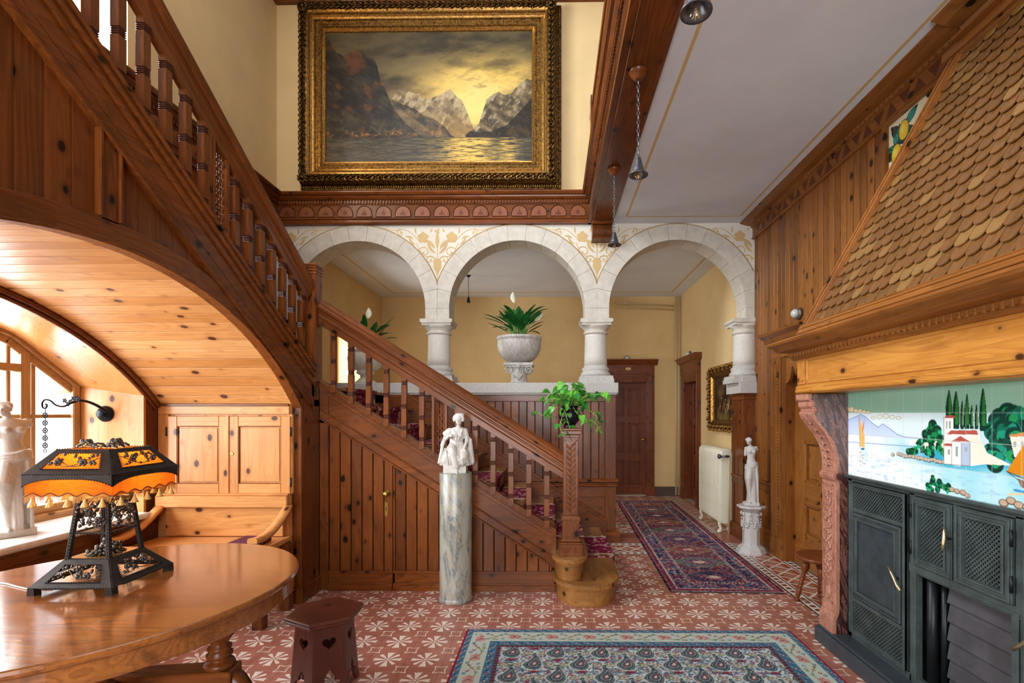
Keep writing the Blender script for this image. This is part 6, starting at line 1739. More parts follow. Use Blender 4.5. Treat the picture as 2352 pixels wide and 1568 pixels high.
for k in range(4):
    R_ = Matrix.Rotation(k*PI/2, 3, 'Z')
    for i in range(96):
        u = -h+2*h*(i+0.5)/96; zt_ = 0.375+0.006*math.cos(u/h*PI*5); L_ = 0.024+0.004*math.sin(i*1.9)
        m.add([tuple(R_ @ Vector(p)) for p in ((u-0.0011, -h-0.003, zt_), (u+0.0011, -h-0.003, zt_), (u+0.0006, -h-0.004, zt_-L_), (u-0.0006, -h-0.004, zt_-L_))], [(0, 1, 2, 3)])
    m.mat(plain('brown_braid', '5a3416', 0.7)).tube([tuple(R_ @ Vector((-h+2*h*i/40, -h-0.004, 0.377+0.006*math.cos((-1+2*i/40)*PI*5)))) for i in range(41)], 0.0022, 5)
    m.mat(plain('fringe_silk', 'c9862e', 0.8, noise=0.2))
m.build('fringe', None, LP)
tm = None
for k in range(4):
    R_ = Matrix.Rotation(k*PI/2, 3, 'Z')
    for i in range(5):
        c_ = R_ @ Vector((-h+2*h*(i+0.5)/5, -h-0.005, 0.352))
        if tm is None:
            tm = MB().mat(plain('gold_tassel', 'd0a35a', 0.45, 0.3)).lathe([(0.002, 0.012), (0.004, 0.006), (0.005, 0.0), (0.010, -0.012), (0.0135, -0.02), (0.012, -0.0215)], n=12).build('tassel', None, LP); o = tm
        else: o = tm.copy(); C.objects.link(o)
        o.location = c_
m = MB().mat(BRASS).lathe([(0.012, 0.335), (0.015, 0.38), (0.013, 0.40)], n=12); m.build('socket', None, LP)
bg = G('warm_bulb'); bg.put(bg.b.inputs['Emission Color'], lin('ffb45a')); bg.b.inputs['Emission Strength'].default_value = 12
MB().mat(bg.mat).ball((0, 0, 0.43), (0.022, 0.022, 0.03), 12, 8).build('bulb', None, LP)
pl = bpy.data.lights.new('table_lamp_light', 'POINT'); pl.energy = 2.6; pl.color = (1, 0.55, 0.24); pl.shadow_soft_size = 0.03
po = bpy.data.objects.new('table_lamp_light', pl); C.objects.link(po); po.location = (-1.80, 1.955, TZ+0.475)
# flex lying on the table
cp = [onZ(62, 1352, TZ+0.003), onZ(40, 1347, TZ+0.003), onZ(15, 1340, TZ+0.003), onZ(-60, 1332, TZ+0.003)]
tag(MB().mat(plain('white_flex', 'd8d4cc', 0.5)).tube([(-1.93, 1.87, TZ+0.004)]+cp[:1]+cp[1:], 0.003, 6).build('lamp_flex', None, None), 'thin pale flex running across the table behind the lamp', 'cable')
# ================================================================== large landscape painting
FPX = lambda x, y, Y=5.50: (onY(x, y, Y)[0], onY(x, y, Y)[2])
(fx0, fz1), (fx1, fz0) = FPX(688, 10), FPX(1276, 418)
(cx0, cz1), (cx1, cz0) = FPX(748, 69, 5.56), FPX(1230, 377, 5.56)
PT = thing('landscape_painting', 'huge mountain lake landscape painting in a wide ornate gilt frame', 'painting', ((fx0+fx1)/2, YA, (fz0+fz1)/2))
PO = Vector(PT.location)
def rect_loft(mb, x0, x1, z0, z1, prof):
    """prof: (inset, y)"""
    rings = [[(x0+d, y, z0+d), (x1-d, y, z0+d), (x1-d, y, z1-d), (x0+d, y, z1-d)] for d, y in prof]
    return mb.loft(rings, False, False)
def local(mb, o): mb.v = [tuple(Vector(v)-Vector(o.location)) for v in mb.v]; return mb
def gold(name, c, dk, rough=0.32):
    g = G(name, rough, 0.85); n = g.noise(g.co(), 45, 4, 0.65)
    g.base(g.mix(n.ss(0.35, 0.65), lin(dk), lin(c))); return g.mat
GOLD = gold('aged_gilt', '9c7436', '54381a'); GOLD2 = gold('bright_gilt', 'bd914a', '80592a', 0.3); GOLDD = gold('dark_carved_gilt', '6f5026', '241708', 0.4)
ins = cx0-fx0
m = MB().mat(GOLD)
rect_loft(m, fx0, fx1, fz0, fz1, [(0.0, 5.59), (0.0, 5.505), (0.02, 5.485), (0.07, 5.475), (0.095, 5.49)])
m.mat(GOLD2); rect_loft(m, fx0, fx1, fz0, fz1, [(0.095, 5.49), (0.10, 5.483), (0.115, 5.483), (0.12, 5.50), (0.135, 5.515), (0.15, 5.52), (0.155, 5.515), (0.165, 5.515)])
m.mat(GOLD); rect_loft(m, fx0, fx1, fz0, fz1, [(0.165, 5.515), (0.17, 5.525), (0.215, 5.53), (0.22, 5.525), (0.235, 5.525)])
m.mat(GOLD2); rect_loft(m, fx0, fx1, fz0, fz1, [(0.235, 5.525), (0.24, 5.54), (ins-0.01, 5.558), (ins, 5.556), (ins+0.004, 5.575)])
fr = local(m, PT).build('frame', None, PT)
# carved acanthus rim, small rosette band and beading
m = MB().mat(GOLDD); r = random.Random(11)
def along(inset, sp, fn):
    x0, x1, z0, z1 = fx0+inset, fx1-inset, fz0+inset, fz1-inset
    for (a, b) in (((x0, z0), (x1, z0)), ((x1, z0), (x1, z1)), ((x1, z1), (x0, z1)), ((x0, z1), (x0, z0))):
        L_ = math.hypot(b[0]-a[0], b[1]-a[1]); n = int(L_/sp); d = ((b[0]-a[0])/L_, (b[1]-a[1])/L_)
        for i in range(n): t_ = (i+0.5)/n; fn(a[0]+(b[0]-a[0])*t_, a[1]+(b[1]-a[1])*t_, d, i)
def acan(x, z, d, i):
    nx, nz = -d[1], d[0]
    for s_ in (-1, 1):
        ph = i*0.9
        pts = [(x+d[0]*u+nx*s_*w_, 5.476-h_, z+d[1]*u+nz*s_*w_) for u, w_, h_ in ((-0.045, 0.0, 0), (-0.015, 0.018, 0.016), (0.02, 0.034, 0.02), (0.045, 0.03+0.008*math.sin(ph), 0.008))]
        m.tube(pts, [0.004, 0.011, 0.009, 0.003], 6)
    m.ball((x+r.uniform(-.01, .01), 5.468, z+r.uniform(-.01, .01)), (0.013, 0.014, 0.013), 7, 5)
    for k in range(3): m.ball((x+r.uniform(-.035, .035)*abs(d[0])+r.uniform(-.04, .04)*abs(d[1]), 5.472, z+r.uniform(-.035, .035)*abs(d[1])+r.uniform(-.04, .04)*abs(d[0])), r.uniform(0.007, 0.012), 6, 4)
along(0.045, 0.062, acan)
for cx in (fx0+0.05, fx1-0.05):
    for cz in (fz0+0.05, fz1-0.05):
        for k in range(9): m.ball((cx+0.045*math.cos(k*0.7), 5.465, cz+0.045*math.sin(k*0.7)), (0.018, 0.02, 0.018), 8, 6)
        m.ball((cx, 5.455, cz), 0.028, 10, 7)
local(m, PT).build('acanthus_rim', None, fr)
m = MB().mat(GOLD2)
along(0.192, 0.030, lambda x, z, d, i: (m.tube([(x+0.0105*math.cos(t_), 5.5255, z+0.0105*math.sin(t_)) for t_ in np.linspace(0, 2*PI, 9)[:-1]], 0.0026, 4, closed=True), m.ball((x, 5.525, z), (0.0045, 0.005, 0.0045), 6, 4)))
along(0.228, 0.016, lambda x, z, d, i: m.ball((x, 5.523, z), (0.0058, 0.006, 0.0058), 6, 4))
local(m, PT).build('rosette_band', None, fr)
m = MB().mat(GOLDD); (bx0, bz0), (bx1, bz1) = FPX(692, 438, 5.56), FPX(1289, 14, 5.56)
m.box(bx0, fx0+0.1, 5.55, 5.597, bz0, bz1).box(fx1-0.1, bx1, 5.55, 5.597, bz0, bz1).box(fx0+0.1, fx1-0.1, 5.55, 5.597, bz0, fz0+0.1).box(fx0+0.1, fx1-0.1, 5.55, 5.597, fz1-0.1, bz1)
m.mat(GOLD)
for i in range(118): x = bx0+0.012+i*(bx1-bx0-0.024)/117; m.ball((x, 5.548, bz0+0.035), (0.011, 0.012, 0.022), 6, 5)
for i in range(84): z = bz0+0.012+i*(bz1-bz0-0.024)/83; m.ball((bx1-0.02, 5.548, z), (0.014, 0.012, 0.011), 6, 5)
local(m, PT).build('back_frame', None, PT)
# canvas
W_, H_ = cx1-cx0, cz1-cz0
cv = Paint(0, W_, 0, H_, 0.0046, '7d7556')
u, v = cv.A/W_, cv.B/H_          # 0..1
def CP(x, y): return ((x-748)/482.0*W_, (377-y)/308.0*H_)
n1 = fbm(u*5+v*2.5, v*9-u*2, 6, 1, 0.58); n2 = fbm(u*11+3*v, v*17-u*4, 5, 7, 0.6); n3 = fbm(u*40, v*40, 4, 12, 0.6)
def lerp3(c0, c1, f): return hexc(c0)*(1-f[..., None])+hexc(c1)*f[..., None]
sx, sy = CP(1095, 240); gl = np.exp(-(((u*W_-sx)/0.62)**2+((v*H_-sy)/0.40)**2))
gl2 = np.exp(-(((u*W_-CP(1150, 165)[0])/0.75)**2+((v*H_-CP(1150, 175)[1])/0.22)**2))
skyc = lerp3('443f31', '847a5c', np.clip((n1-0.3)*2.2, 0, 1))
cv.I = skyc
cv.blend(np.clip((n2-0.5)*3, 0, 1)*0.35, '9a8458')
cv.blend(np.clip(gl*1.25+gl2*0.8+(n1-0.52)*1.6*(gl+gl2+0.15), 0, 1)*0.95, 'ecd07c')
cv.blend(np.clip(gl*1.5-0.45+(n2-0.5)*1.5, 0, 1)*0.8, 'f6e3a0')
dk = np.clip((n1-0.50)*5, 0, 1)*np.clip(1-gl*1.3, 0, 1)*np.clip((v-0.55)*3, 0, 1); cv.blend(dk*0.7, '4a4638')
cv.blend(np.clip((n2-0.58)*6, 0, 1)*np.clip(gl2*1.4, 0, 1)*0.6, '8a7a4c')
hor = CP(0, 314)[1]
def ridge(pts, base_y, seed, rough=0.02):
    xs_ = np.array([CP(*p)[0] for p in pts]); ys_ = np.array([CP(*p)[1] for p in pts])
    top_ = np.interp(cv.A, xs_, ys_, left=-1, right=-1)+(fbm(cv.A*9, cv.A*0+seed, 4, seed)-0.5)*rough
    return ((cv.B < top_) & (cv.B > base_y)).astype(float), top_
rk = fbm(u*26+v*22, v*14-u*6, 5, 21, 0.6); rk2 = fbm(u*60-v*20, v*22, 4, 31, 0.6)
# far snowy peaks
mk, tp_ = ridge([(900, 222), (915, 205), (925, 203), (950, 212), (975, 225), (1000, 222), (1020, 212), (1035, 205), (1050, 222), (1062, 232), (1075, 262), (1086, 290), (1092, 305), (1100, 314)], hor, 2)
cv.blend(mk, lerp3('6e6350', 'a99c80', np.clip((rk-0.3)*2.2, 0, 1)))
cv.blend(mk*np.clip((rk2-0.42)*6+np.clip((v*H_-(tp_-0.16))*5, 0, 1)-0.7, 0, 1)*0.75, 'c9bfa4')
cv.blend(mk*np.clip(1-(v*H_-hor)*3.0, 0, 1)*0.5, 'c49a52')
# right massif
mk, tp_ = ridge([(1076, 310), (1085, 296), (1100, 285), (1108, 260), (1118, 228), (1130, 218), (1145, 210), (1160, 218), (1175, 215), (1190, 195), (1210, 181), (1230, 186)], hor, 5)
cv.blend(mk, lerp3('4c4436', '93856a', np.clip((rk-0.32)*2.4, 0, 1)))
cv.blend(mk*np.clip((rk2-0.45)*5+np.clip((v*H_-(tp_-0.13))*6, 0, 1)-0.6, 0, 1)*0.8, 'c4bca6')
mk, tp_ = ridge([(1070, 308), (1080, 300), (1105, 302), (1130, 300), (1165, 285), (1195, 255), (1215, 232), (1230, 215)], hor, 8)
cv.blend(mk, lerp3('28221a', '55462c', np.clip((rk-0.35)*2.4, 0, 1)))
cv.blend(mk*np.clip((rk2-0.6)*6, 0, 1)*0.4, '7d6a3e')
# left mass of cliffs
mk, tp_ = ridge([(850, 200), (880, 225), (905, 228), (925, 240), (950, 245), (975, 262), (1000, 275), (1020, 290), (1035, 305), (1045, 314)], hor, 11, 0.04)
cv.blend(mk, lerp3('3a3630', '8d7d62', np.clip((rk-0.3)*2.2, 0, 1)))
cv.blend(mk*np.clip((rk2-0.55)*5, 0, 1)*0.5, 'b98a4a')
mk, tp_ = ridge([(748, 78), (760, 95), (772, 118), (790, 128), (805, 118), (815, 112), (830, 112), (842, 130), (858, 135), (866, 150), (875, 190), (890, 215), (905, 250), (930, 280), (955, 300), (975, 314)], hor, 14, 0.05)
cv.blend(mk, lerp3('1c1a19', '4a453c', np.clip((rk-0.32)*2.3, 0, 1)))
cv.blend(mk*np.clip((rk2-0.5)*4, 0, 1)*np.clip(1.1-(v*1.5), 0, 1)*0.5, '7a7a72')
og = np.clip((fbm(u*18+v*10, v*8-u*12, 4, 41)-0.56)*7, 0, 1); cv.blend(mk*og*0.5, '94582a')
cv.blend(np.clip(1-np.abs(v*H_-hor-0.05)*14, 0, 1)*(u < 0.55)*np.clip((n3-0.5)*5, 0, 1)*0.7, 'c98a3e')
for i in range(9):
    a, b = CP(808+i*13+r.uniform(-5, 5), 303+r.uniform(-4, 6)); cv.ell(a, b, 0.014, 0.010, 'e8913c', 0.9, 0.8)
# water
wt = (cv.B < hor).astype(float); rip = fbm(u*26, v*150, 4, 51, 0.6)
cv.blend(wt, lerp3('37352f', '6f6c60', np.clip((rip-0.3)*2.0, 0, 1)))
ref = np.exp(-((u-0.70)/0.10)**2)+0.7*np.exp(-((u-0.87)/0.05)**2)+0.35*np.exp(-((u-0.60)/0.12)**2)
cv.blend(wt*np.clip(ref*1.2*(rip*2.4-0.55), 0, 1), 'e6c870')
cv.blend(wt*np.clip((v*H_-hor+0.02)*60, 0, 1)*0.4, '2b2620')
cv.I = np.clip(cv.I**1.12*np.array([0.97, 0.93, 0.84]), 0, 1)
cv.mesh('canvas', lambda A, B: (A+cx0-PO.x, 5.572-PO.y-0.0012*fbm(A*60, B*60, 2, 3), B+cz0-PO.z), painted('oil_paint', 0.42, 0.4, coat=0.1, bump=0.25, bs=260), PT)

# ---- small gilt-framed picture in the corridor
PG = thing('gilt_framed_picture', 'dark old interior scene in a heavily carved gold frame over the radiator', 'painting', (XC1-0.001, 6.42, 1.63))
def GP(x, y): q = onX(x, y, XC1-0.05); return (q[1], q[2])
(gy0, _), (gy1, _) = GP(1626, 900), GP(1691, 900); gy0, gy1 = 6.94, 5.93; gz0, gz1 = 1.21, 2.06
m = MB().mat(GOLD); ym0, ym1 = -(6.94-5.93)/2, (6.94-5.93)/2
def rectx(mb, a0, a1, b0, b1, prof): return mb.loft([[(-x, a0+d, b0+d), (-x, a1-d, b0+d), (-x, a1-d, b1-d), (-x, a0+d, b1-d)] for d, x in prof], False, False)
za, zb_ = gz0-1.63, gz1-1.63
rectx(m, ym0+0.02, ym1-0.02, za+0.02, zb_-0.02, [(0, 0.0), (0, 0.03), (0.03, 0.055), (0.09, 0.05), (0.12, 0.03), (0.13, 0.012)])
gf = m.build('frame', None, PG)
m = MB().mat(GOLD2); r = random.Random(8)
for (a, b) in (((ym0, za), (ym1, za)), ((ym1, za), (ym1, zb_)), ((ym1, zb_), (ym0, zb_)), ((ym0, zb_), (ym0, za))):
    L_ = math.hypot(b[0]-a[0], b[1]-a[1]); n = int(L_/0.075)
    for i in range(n):
        t_ = (i+0.5)/n; cy, cz = a[0]+(b[0]-a[0])*t_, a[1]+(b[1]-a[1])*t_; k = 0.9
        cy, cz = cy*0.93, cz*0.92; s_ = 1 if i % 2 else -1
        m.tube([(-0.05-0.02*math.sin(w_*2), cy+s_*0.04*math.cos(w_)*(1-w_*0.1), cz+0.035*math.sin(w_)) for w_ in np.linspace(0, 4.6, 9)], [0.016, 0.017, 0.016, 0.014, 0.012, 0.01, 0.008, 0.007, 0.006], 6)
        m.ball((-0.05, cy*1.05+r.uniform(-.02, .02), cz*1.05), (0.02, 0.022, 0.02), 7, 5)
m.build('carved_scrolls', None, gf)
gp = Paint(ym0+0.12, ym1-0.12, za+0.12, zb_-0.12, 0.006, '2c2117'); a, b = gp.A, gp.B
n = fbm(a*9, b*9, 5, 4); gp.I = lerp3('1c150e', '5a4426', np.clip((n-0.3)*1.8, 0, 1)) if n.shape == u.shape else hexc('1c150e')*(1-np.clip((n-0.3)*1.8, 0, 1)[..., None])+hexc('5a4426')*np.clip((n-0.3)*1.8, 0, 1)[..., None]
gp.ell(0.0, -0.24, 0.34, 0.09, '7d6a36', 0.7, 0.6)
for i in range(9): gp.line([(0.3-0.06*i, 0.3), (0.2-0.045*i, 0.16)], 0.006, '6e5a38', 0.7)
for i in range(26):
    x, y = r.uniform(-0.24, 0.2), r.uniform(-0.18, -0.02); c = ['b98a55', '8a3a22', 'c9b48a', '4a3a2a', '96642e'][i % 5]; gp.ell(x, y, 0.014, 0.042, c, 0.85, 0.6); gp.ell(x, y+0.04, 0.01, 0.011, 'c99a70', 0.8)
gp.ell(0.12, 0.08, 0.16, 0.12, 'a98c58', 0.45, 1.0)
gp.mesh('canvas', lambda A, B: (-0.014+0*A, A, B), painted('dark_oil_paint', 0.35, 0.4), PG)

# ================================================================== pendant lamps
PEW = plain('pewter_metal', '6c6e72', 0.35, 0.85)
def pendant(loc, drop, label, rose_mat, grp, bell=True, s_=1.0):
    t = thing('pendant_lamp', label, 'pendant lamp', loc, 0, grp)
    MB().mat(rose_mat).lathe([(0.058, 0), (0.06, -0.008), (0.05, -0.016), (0.046, -0.03), (0.03, -0.038), (0.028, -0.05), (0.014, -0.056)] if bell else [(0.03, 0), (0.03, -0.01), (0.012, -0.03)], n=24).build('ceiling_rose', None, t)
    m = MB().mat(PEW); z = -0.055 if bell else -0.03; k = 0; Lk = 0.034
    zend = -(drop-0.115*s_)
    nl = max(3, int((z-zend)/(Lk*0.78))); st_ = (z-zend)/nl
    for k in range(nl):
        zc = z-st_*(k+0.5); pts = []
        for i in range(12):
            a = 2*PI*i/12; dx = 0.0075*math.cos(a); dz = 0.0165*math.sin(a); pts.append((dx, 0, zc+dz) if k % 2 else (0, dx, zc+dz))
        m.tube(pts, 0.0024, 5, closed=True)
    m.build('chain', None, t)
    zb = -drop
    if bell:
        MB().mat(PEW).lathe([(0.008, zb+0.128*s_), (0.016, zb+0.122), (0.017, zb+0.108), (0.021, zb+0.104), (0.021, zb+0.088), (0.026, zb+0.083), (0.028, zb+0.065), (0.033, zb+0.060), (0.035, zb+0.045), (0.040, zb+0.032), (0.052, zb+0.022), (0.060, zb+0.018), (0.060, zb+0.014), (0.050, zb+0.017), (0.036, zb+0.028), (0.030, zb+0.045), (0.012, zb+0.06)], n=28).build('bell_shade', None, t)
    else:
        MB().mat(IR2).lathe([(0.004, zb+0.13), (0.016, zb+0.10), (0.022, zb+0.06), (0.032, zb+0.04), (0.026, zb+0.04), (0.014, zb+0.06)], n=20).build('shade', None, t)
    b = MB().mat(GLASS).lathe([(0.012, zb+0.05), (0.016, zb+0.035), (0.026, zb+0.015), (0.0285, zb), (0.026, zb-0.014), (0.016, zb-0.026), (0.004, zb-0.031)], n=20).build('bulb', None, t)
    m = MB().mat(plain('filament_amber', 'e0a03c', 0.4, 0.3))
    for a in range(4): m.tube([(0.006*math.cos(a*1.57), 0.006*math.sin(a*1.57), zb+0.03), (0.011*math.cos(a*1.57), 0.011*math.sin(a*1.57), zb-0.008)], 0.0012, 4)
    m.build('filament', None, b)
GPN = 'bell pendant lamps on chains along the beam'
WR = wood('red', 'x', None, 0)
pendant((0.545, 4.30, 3.585), 0.68, 'bell pendant lamp on a chain, farthest under the beam, in front of the arches', WR, GPN)
pendant((0.54, 3.07, 3.585), 0.665, 'bell pendant lamp on a chain hanging from the middle rose of the beam', WR, GPN)
pendant((0.545, 1.86, 3.585), 0.635, 'nearest bell pendant lamp, cut by the top edge of the view', WR, GPN)
pendant((-1.24, 7.25, 3.49), 0.44, 'small dark pendant lamp hanging in the corridor behind the middle arch', IR2, None, False)

# ================================================================== radiator
RD = thing('radiator', 'tall cream ribbed cast-iron radiator on scrolled feet in the corridor', 'radiator', (2.09, 6.36, 0))
RM = plain('radiator_enamel', 'ddd8c2', 0.25, noise=0.04)
ns = 15; proto = None
for i in range(ns):
    y = -0.43+i*0.056
    if proto is None:
        m = MB().mat(RM); rings = []
        for z, hx in ((0.12, 0.05), (0.13, 0.075), (0.16, 0.085), (0.94, 0.085), (0.985, 0.078), (1.01, 0.05), (1.02, 0.02)):
            rings.append([(hx*math.copysign(abs(math.cos(a))**0.6, math.cos(a)), 0.0235*math.copysign(abs(math.sin(a))**0.8, math.sin(a)), z) for a in np.linspace(0, 2*PI, 17)[:-1]])
        m.loft(rings, True, True); proto = o = m.build('rib', None, RD)
    else: o = proto.copy(); C.objects.link(o)
    o.location = (0, y, 0)
for y in (-0.40, 0.34):
    m = MB().mat(RM)
    for x in (-0.055, 0.05): m.tube([(x, y, 0.16), (x*1.15, y-0.005, 0.10), (x*0.8, y, 0.055), (x*1.3, y, 0.015)], [0.026, 0.02, 0.018, 0.026], 10); m.ball((x*1.2, y-0.01, 0.02), (0.028, 0.026, 0.019), 10, 7)
    m.build('foot', None, RD)
m = MB().mat(PEW).tube([(0.0, -0.44, 0.93), (0.0, -0.478, 0.93)], 0.016, 8).tube([(0.03, -0.478, 0.93), (-0.07, -0.478, 0.93)], 0.013, 10).lathe([(0.024, -0.105), (0.028, -0.10), (0.028, -0.08), (0.012, -0.07)], 0.0, -0.478, 0.93, 14, axis='x'); m.build('valve', None, RD)
MB().mat(PM).tube([(0.025, -0.478, 0.92), (0.025, -0.478, 0.0)], 0.011, 8).build('supply_pipe', None, RD)

# ================================================================== stools
def holed(mb, outer, holes, th_, mp):
    """planar panel with holes; mp(u,v,w)->world"""
    bm = bmesh.new(); es = []
    for loop in [outer]+holes:
        vs = [bm.verts.new((p[0], p[1], 0)) for p in loop]
        es += [bm.edges.new((vs[i], vs[(i+1) % len(vs)])) for i in range(len(vs))]
    bmesh.ops.triangle_fill(bm, use_beauty=True, use_dissolve=False, edges=es)
    bm.verts.index_update(); fs = [[v.index for v in f.verts] for f in bm.faces]; V = [(v.co.x, v.co.y) for v in bm.verts]
    ed = [[v.index for v in e.verts] for e in bm.edges if len(e.link_faces) == 1]; n = len(V); bm.free()
    mb.add([mp(a, b, 0) for a, b in V]+[mp(a, b, th_) for a, b in V], fs+[[i+n for i in f][::-1] for f in fs]+[[a, b, b+n, a+n] for a, b in ed])
def heart(cx, cy, s_):
    return [(cx+s_*0.058*16*math.sin(t_)**3, cy+s_*0.058*(13*math.cos(t_)-5*math.cos(2*t_)-2*math.cos(3*t_)-math.cos(4*t_))) for t_ in np.linspace(0, 2*PI, 29)[:-1]]
ST = thing('hexagonal_stool', 'dark wood six-sided stool with heart cut-outs beside the table', 'stool', (-1.21, 2.60, 0), math.radians(3))
DWD = wood('dark', 'z', None, 0.2); DWX = wood('dark', 'x', None, 0.2)
hexr = lambda r_, z, a0=PI/6: [(r_*math.cos(a0+k*PI/3), r_*math.sin(a0+k*PI/3), z) for k in range(6)]
MB().mat(DWX).loft([hexr(0.17, 0.357), hexr(0.185, 0.365), hexr(0.19, 0.373), hexr(0.185, 0.379), hexr(0.196, 0.385), hexr(0.196, 0.395), hexr(0.19, 0.40)], True, False).build('seat', None, ST, 0.002)
for k in range(6):
    a0, a1 = PI/6+k*PI/3, PI/6+(k+1)*PI/3; am = (a0+a1)/2
    rt, rb = 0.142, 0.172; hw_t, hw_b = rt/2, rb/2
    nx, ny = math.cos(am), math.sin(am); tx, ty = -ny, nx; it, ib = rt*math.cos(PI/6), rb*math.cos(PI/6)
    def mp(uu, vv, ww):
        R_ = ib+(it-ib)*vv/0.36; R_ -= ww; return (nx*R_+tx*uu, ny*R_+ty*uu, vv)
    outer = [(-hw_b, 0), (-0.055, 0), (-0.042, 0.04), (-0.052, 0.06), (-0.045, 0.08), (-0.022, 0.085), (-0.024, 0.105), (0, 0.14), (0.024, 0.105), (0.022, 0.085), (0.045, 0.08), (0.052, 0.06), (0.042, 0.04), (0.055, 0), (hw_b, 0), (hw_t, 0.36), (-hw_t, 0.36)]
    m = MB().mat(DWD); holed(m, outer, [heart(0, 0.272, 0.036)], 0.016, mp); m.build('side_panel', None, ST)
def stool_leg(mb, a, b):
    a = Vector(a); b = Vector(b); prof = [(0, .012), (.05, .017), (.08, .012), (.12, .026), (.2, .030), (.3, .024), (.36, .014), (.42, .018), (.45, .012), (.49, .018), (.53, .012), (.57, .018), (.61, .012), (.66, .018), (.70, .013), (.78, .019), (.88, .015), (.93, .012), (.95, .022), (.99, .02), (1, .012)]
    pts = []; R_ = []
    for (t0, r0), (t1, r1) in zip(prof[:-1], prof[1:]):
        for j in range(2): t_ = t0+(t1-t0)*j/2; pts.append(tuple(a.lerp(b, t_))); R_.append(r0+(r1-r0)*j/2)
    pts.append(tuple(b)); R_.append(.012); return mb.tube(pts, R_, 12)
S2 = thing('round_stool', 'round brown wooden stool with splayed turned legs half hidden behind the marble pilaster', 'stool', (2.04, 3.74, 0))
OAKZ = wood('door', 'z', None, 0.2); OX2 = wood('door', 'x', None, 0.2)
MB().mat(OX2).lathe([(0.15, 0.335), (0.165, 0.34), (0.175, 0.35), (0.178, 0.36), (0.17, 0.368), (0.14, 0.366), (0.0005, 0.364)], n=40).build('seat', None, S2)
for k in range(4):
    a = PI/4+0.35+k*PI/2; stl = MB().mat(OAKZ); stool_leg(stl, (0.09*math.cos(a), 0.09*math.sin(a), 0.338), (0.165*math.cos(a), 0.165*math.sin(a), 0.0)); stl.build('leg', None, S2)

# ================================================================== rugs
WOOL = painted('rug_wool', 0.97, 0.08, fuzz=0.12, bump=0.6, bs=500)
RX0, RX1, RYF, RYN = -0.565, 1.575, 3.262, -0.1
RG = thing('paisley_rug', 'large pale Persian rug with rows of paisleys and blue border in the foreground', 'rug', (0.505, 1.58, 0))
rp = Paint(RX0, RX1, RYN, RYF, 0.0052, 'e4ded2'); A, B = rp.A, rp.B
e = np.minimum(np.minimum(A-RX0, RX1-A), np.minimum(RYF-B, B-RYN))
lng = np.where(np.minimum(A-RX0, RX1-A) < np.minimum(RYF-B, B-RYN), B, A)
nz = fbm(A*60, B*60, 3, 5)
def spots(cx, cy, r_, col, P_=rp, op=1): P_.blend(np.clip((r_-np.hypot(cx, cy))/0.003+0.5, 0, 1)*op, col)
def per(x, s_, o=0): return (x-o+s_/2) % s_-s_/2
# field
def paisley(px, py, flip):
    q = px*flip; ang = 0.5; x_ = q*math.cos(ang)+py*math.sin(ang); y_ = -q*math.sin(ang)+py*math.cos(ang)
    w_ = 0.040*(1-0.55*np.clip((y_+0.02)/0.085, -0.3, 1)); bend = 0.028*np.clip(y_/0.07, 0, 1.4)**2
    return np.hypot((x_-bend)/np.maximum(w_, 0.008), np.where(y_ > 0, y_/0.082, y_/0.045))
for kk, (fq, sd, cc) in enumerate(((70, 9, '4f7490'), (82, 29, '5c6a58'), (64, 39, '8f7f6c'), (90, 49, '33475e'))): rp.blend(np.clip((fbm(A*fq, B*fq, 2, sd)-0.60)*14, 0, 1)*(e > 0.25)*0.65, cc)
m1 = np.clip((fbm(A*48+9, B*48, 2, 19)-0.64)*14, 0, 1)*(e > 0.25); rp.blend(m1*0.7, 'a34a55')
sxp, syp = 0.267, 0.270
for oy, ox in ((0, 0), (0.5, 0.5)):
    px, py = per(A, sxp, ox*sxp+0.03), per(B, syp, 2.945+oy*syp)
    spots(px*0.8, py+0.085, 0.016, '8e2f3c'); spots(px-0.02, py+0.095, 0.008, '3c5a7a'); spots(px+0.02, py+0.095, 0.008, '3c5a7a')
    for k in range(10):
        a = k*0.63; spots(px-0.092*math.cos(a), (py-0.083*math.sin(a)), 0.0075, ['b8606a', '44678a', '8a8b62', '9b3a48', '5b7f96'][k % 5])
        spots(px-0.072*math.cos(a+0.3), (py-0.070*math.sin(a+0.3)), 0.0055, ['8a8b62', 'c78b8e', '3f5878'][k % 3])
    for s_ in (-1, 1):
        d = np.hypot((px-s_*0.095)/0.03, (py+0.01)/0.02); rp.blend((d < 1)*1.0, '8c8a66'); rp.blend((d < 0.62)*1.0, 'd5cdb0'); rp.blend((d < 0.3)*1.0, '9b3a48')
    rp.blend((paisley(px, py, -1) < 1.62)*0.85, 'dcd8cc')
    d = paisley(px, py, -1)*0.80
    rp.blend((d < 1.12)*1.0, '2c3a48'); rp.blend((d < 1.02)*1.0, '7d8470'); rp.blend((d < 0.86)*1.0, '34485a'); rp.blend((d < 0.66)*1.0, 'b8a398'); rp.blend((d < 0.56)*1.0, '4a5e60'); rp.blend((d < 0.34)*1.0, '9b4a50'); rp.blend((d < 0.18)*1.0, 'd8cdb8')
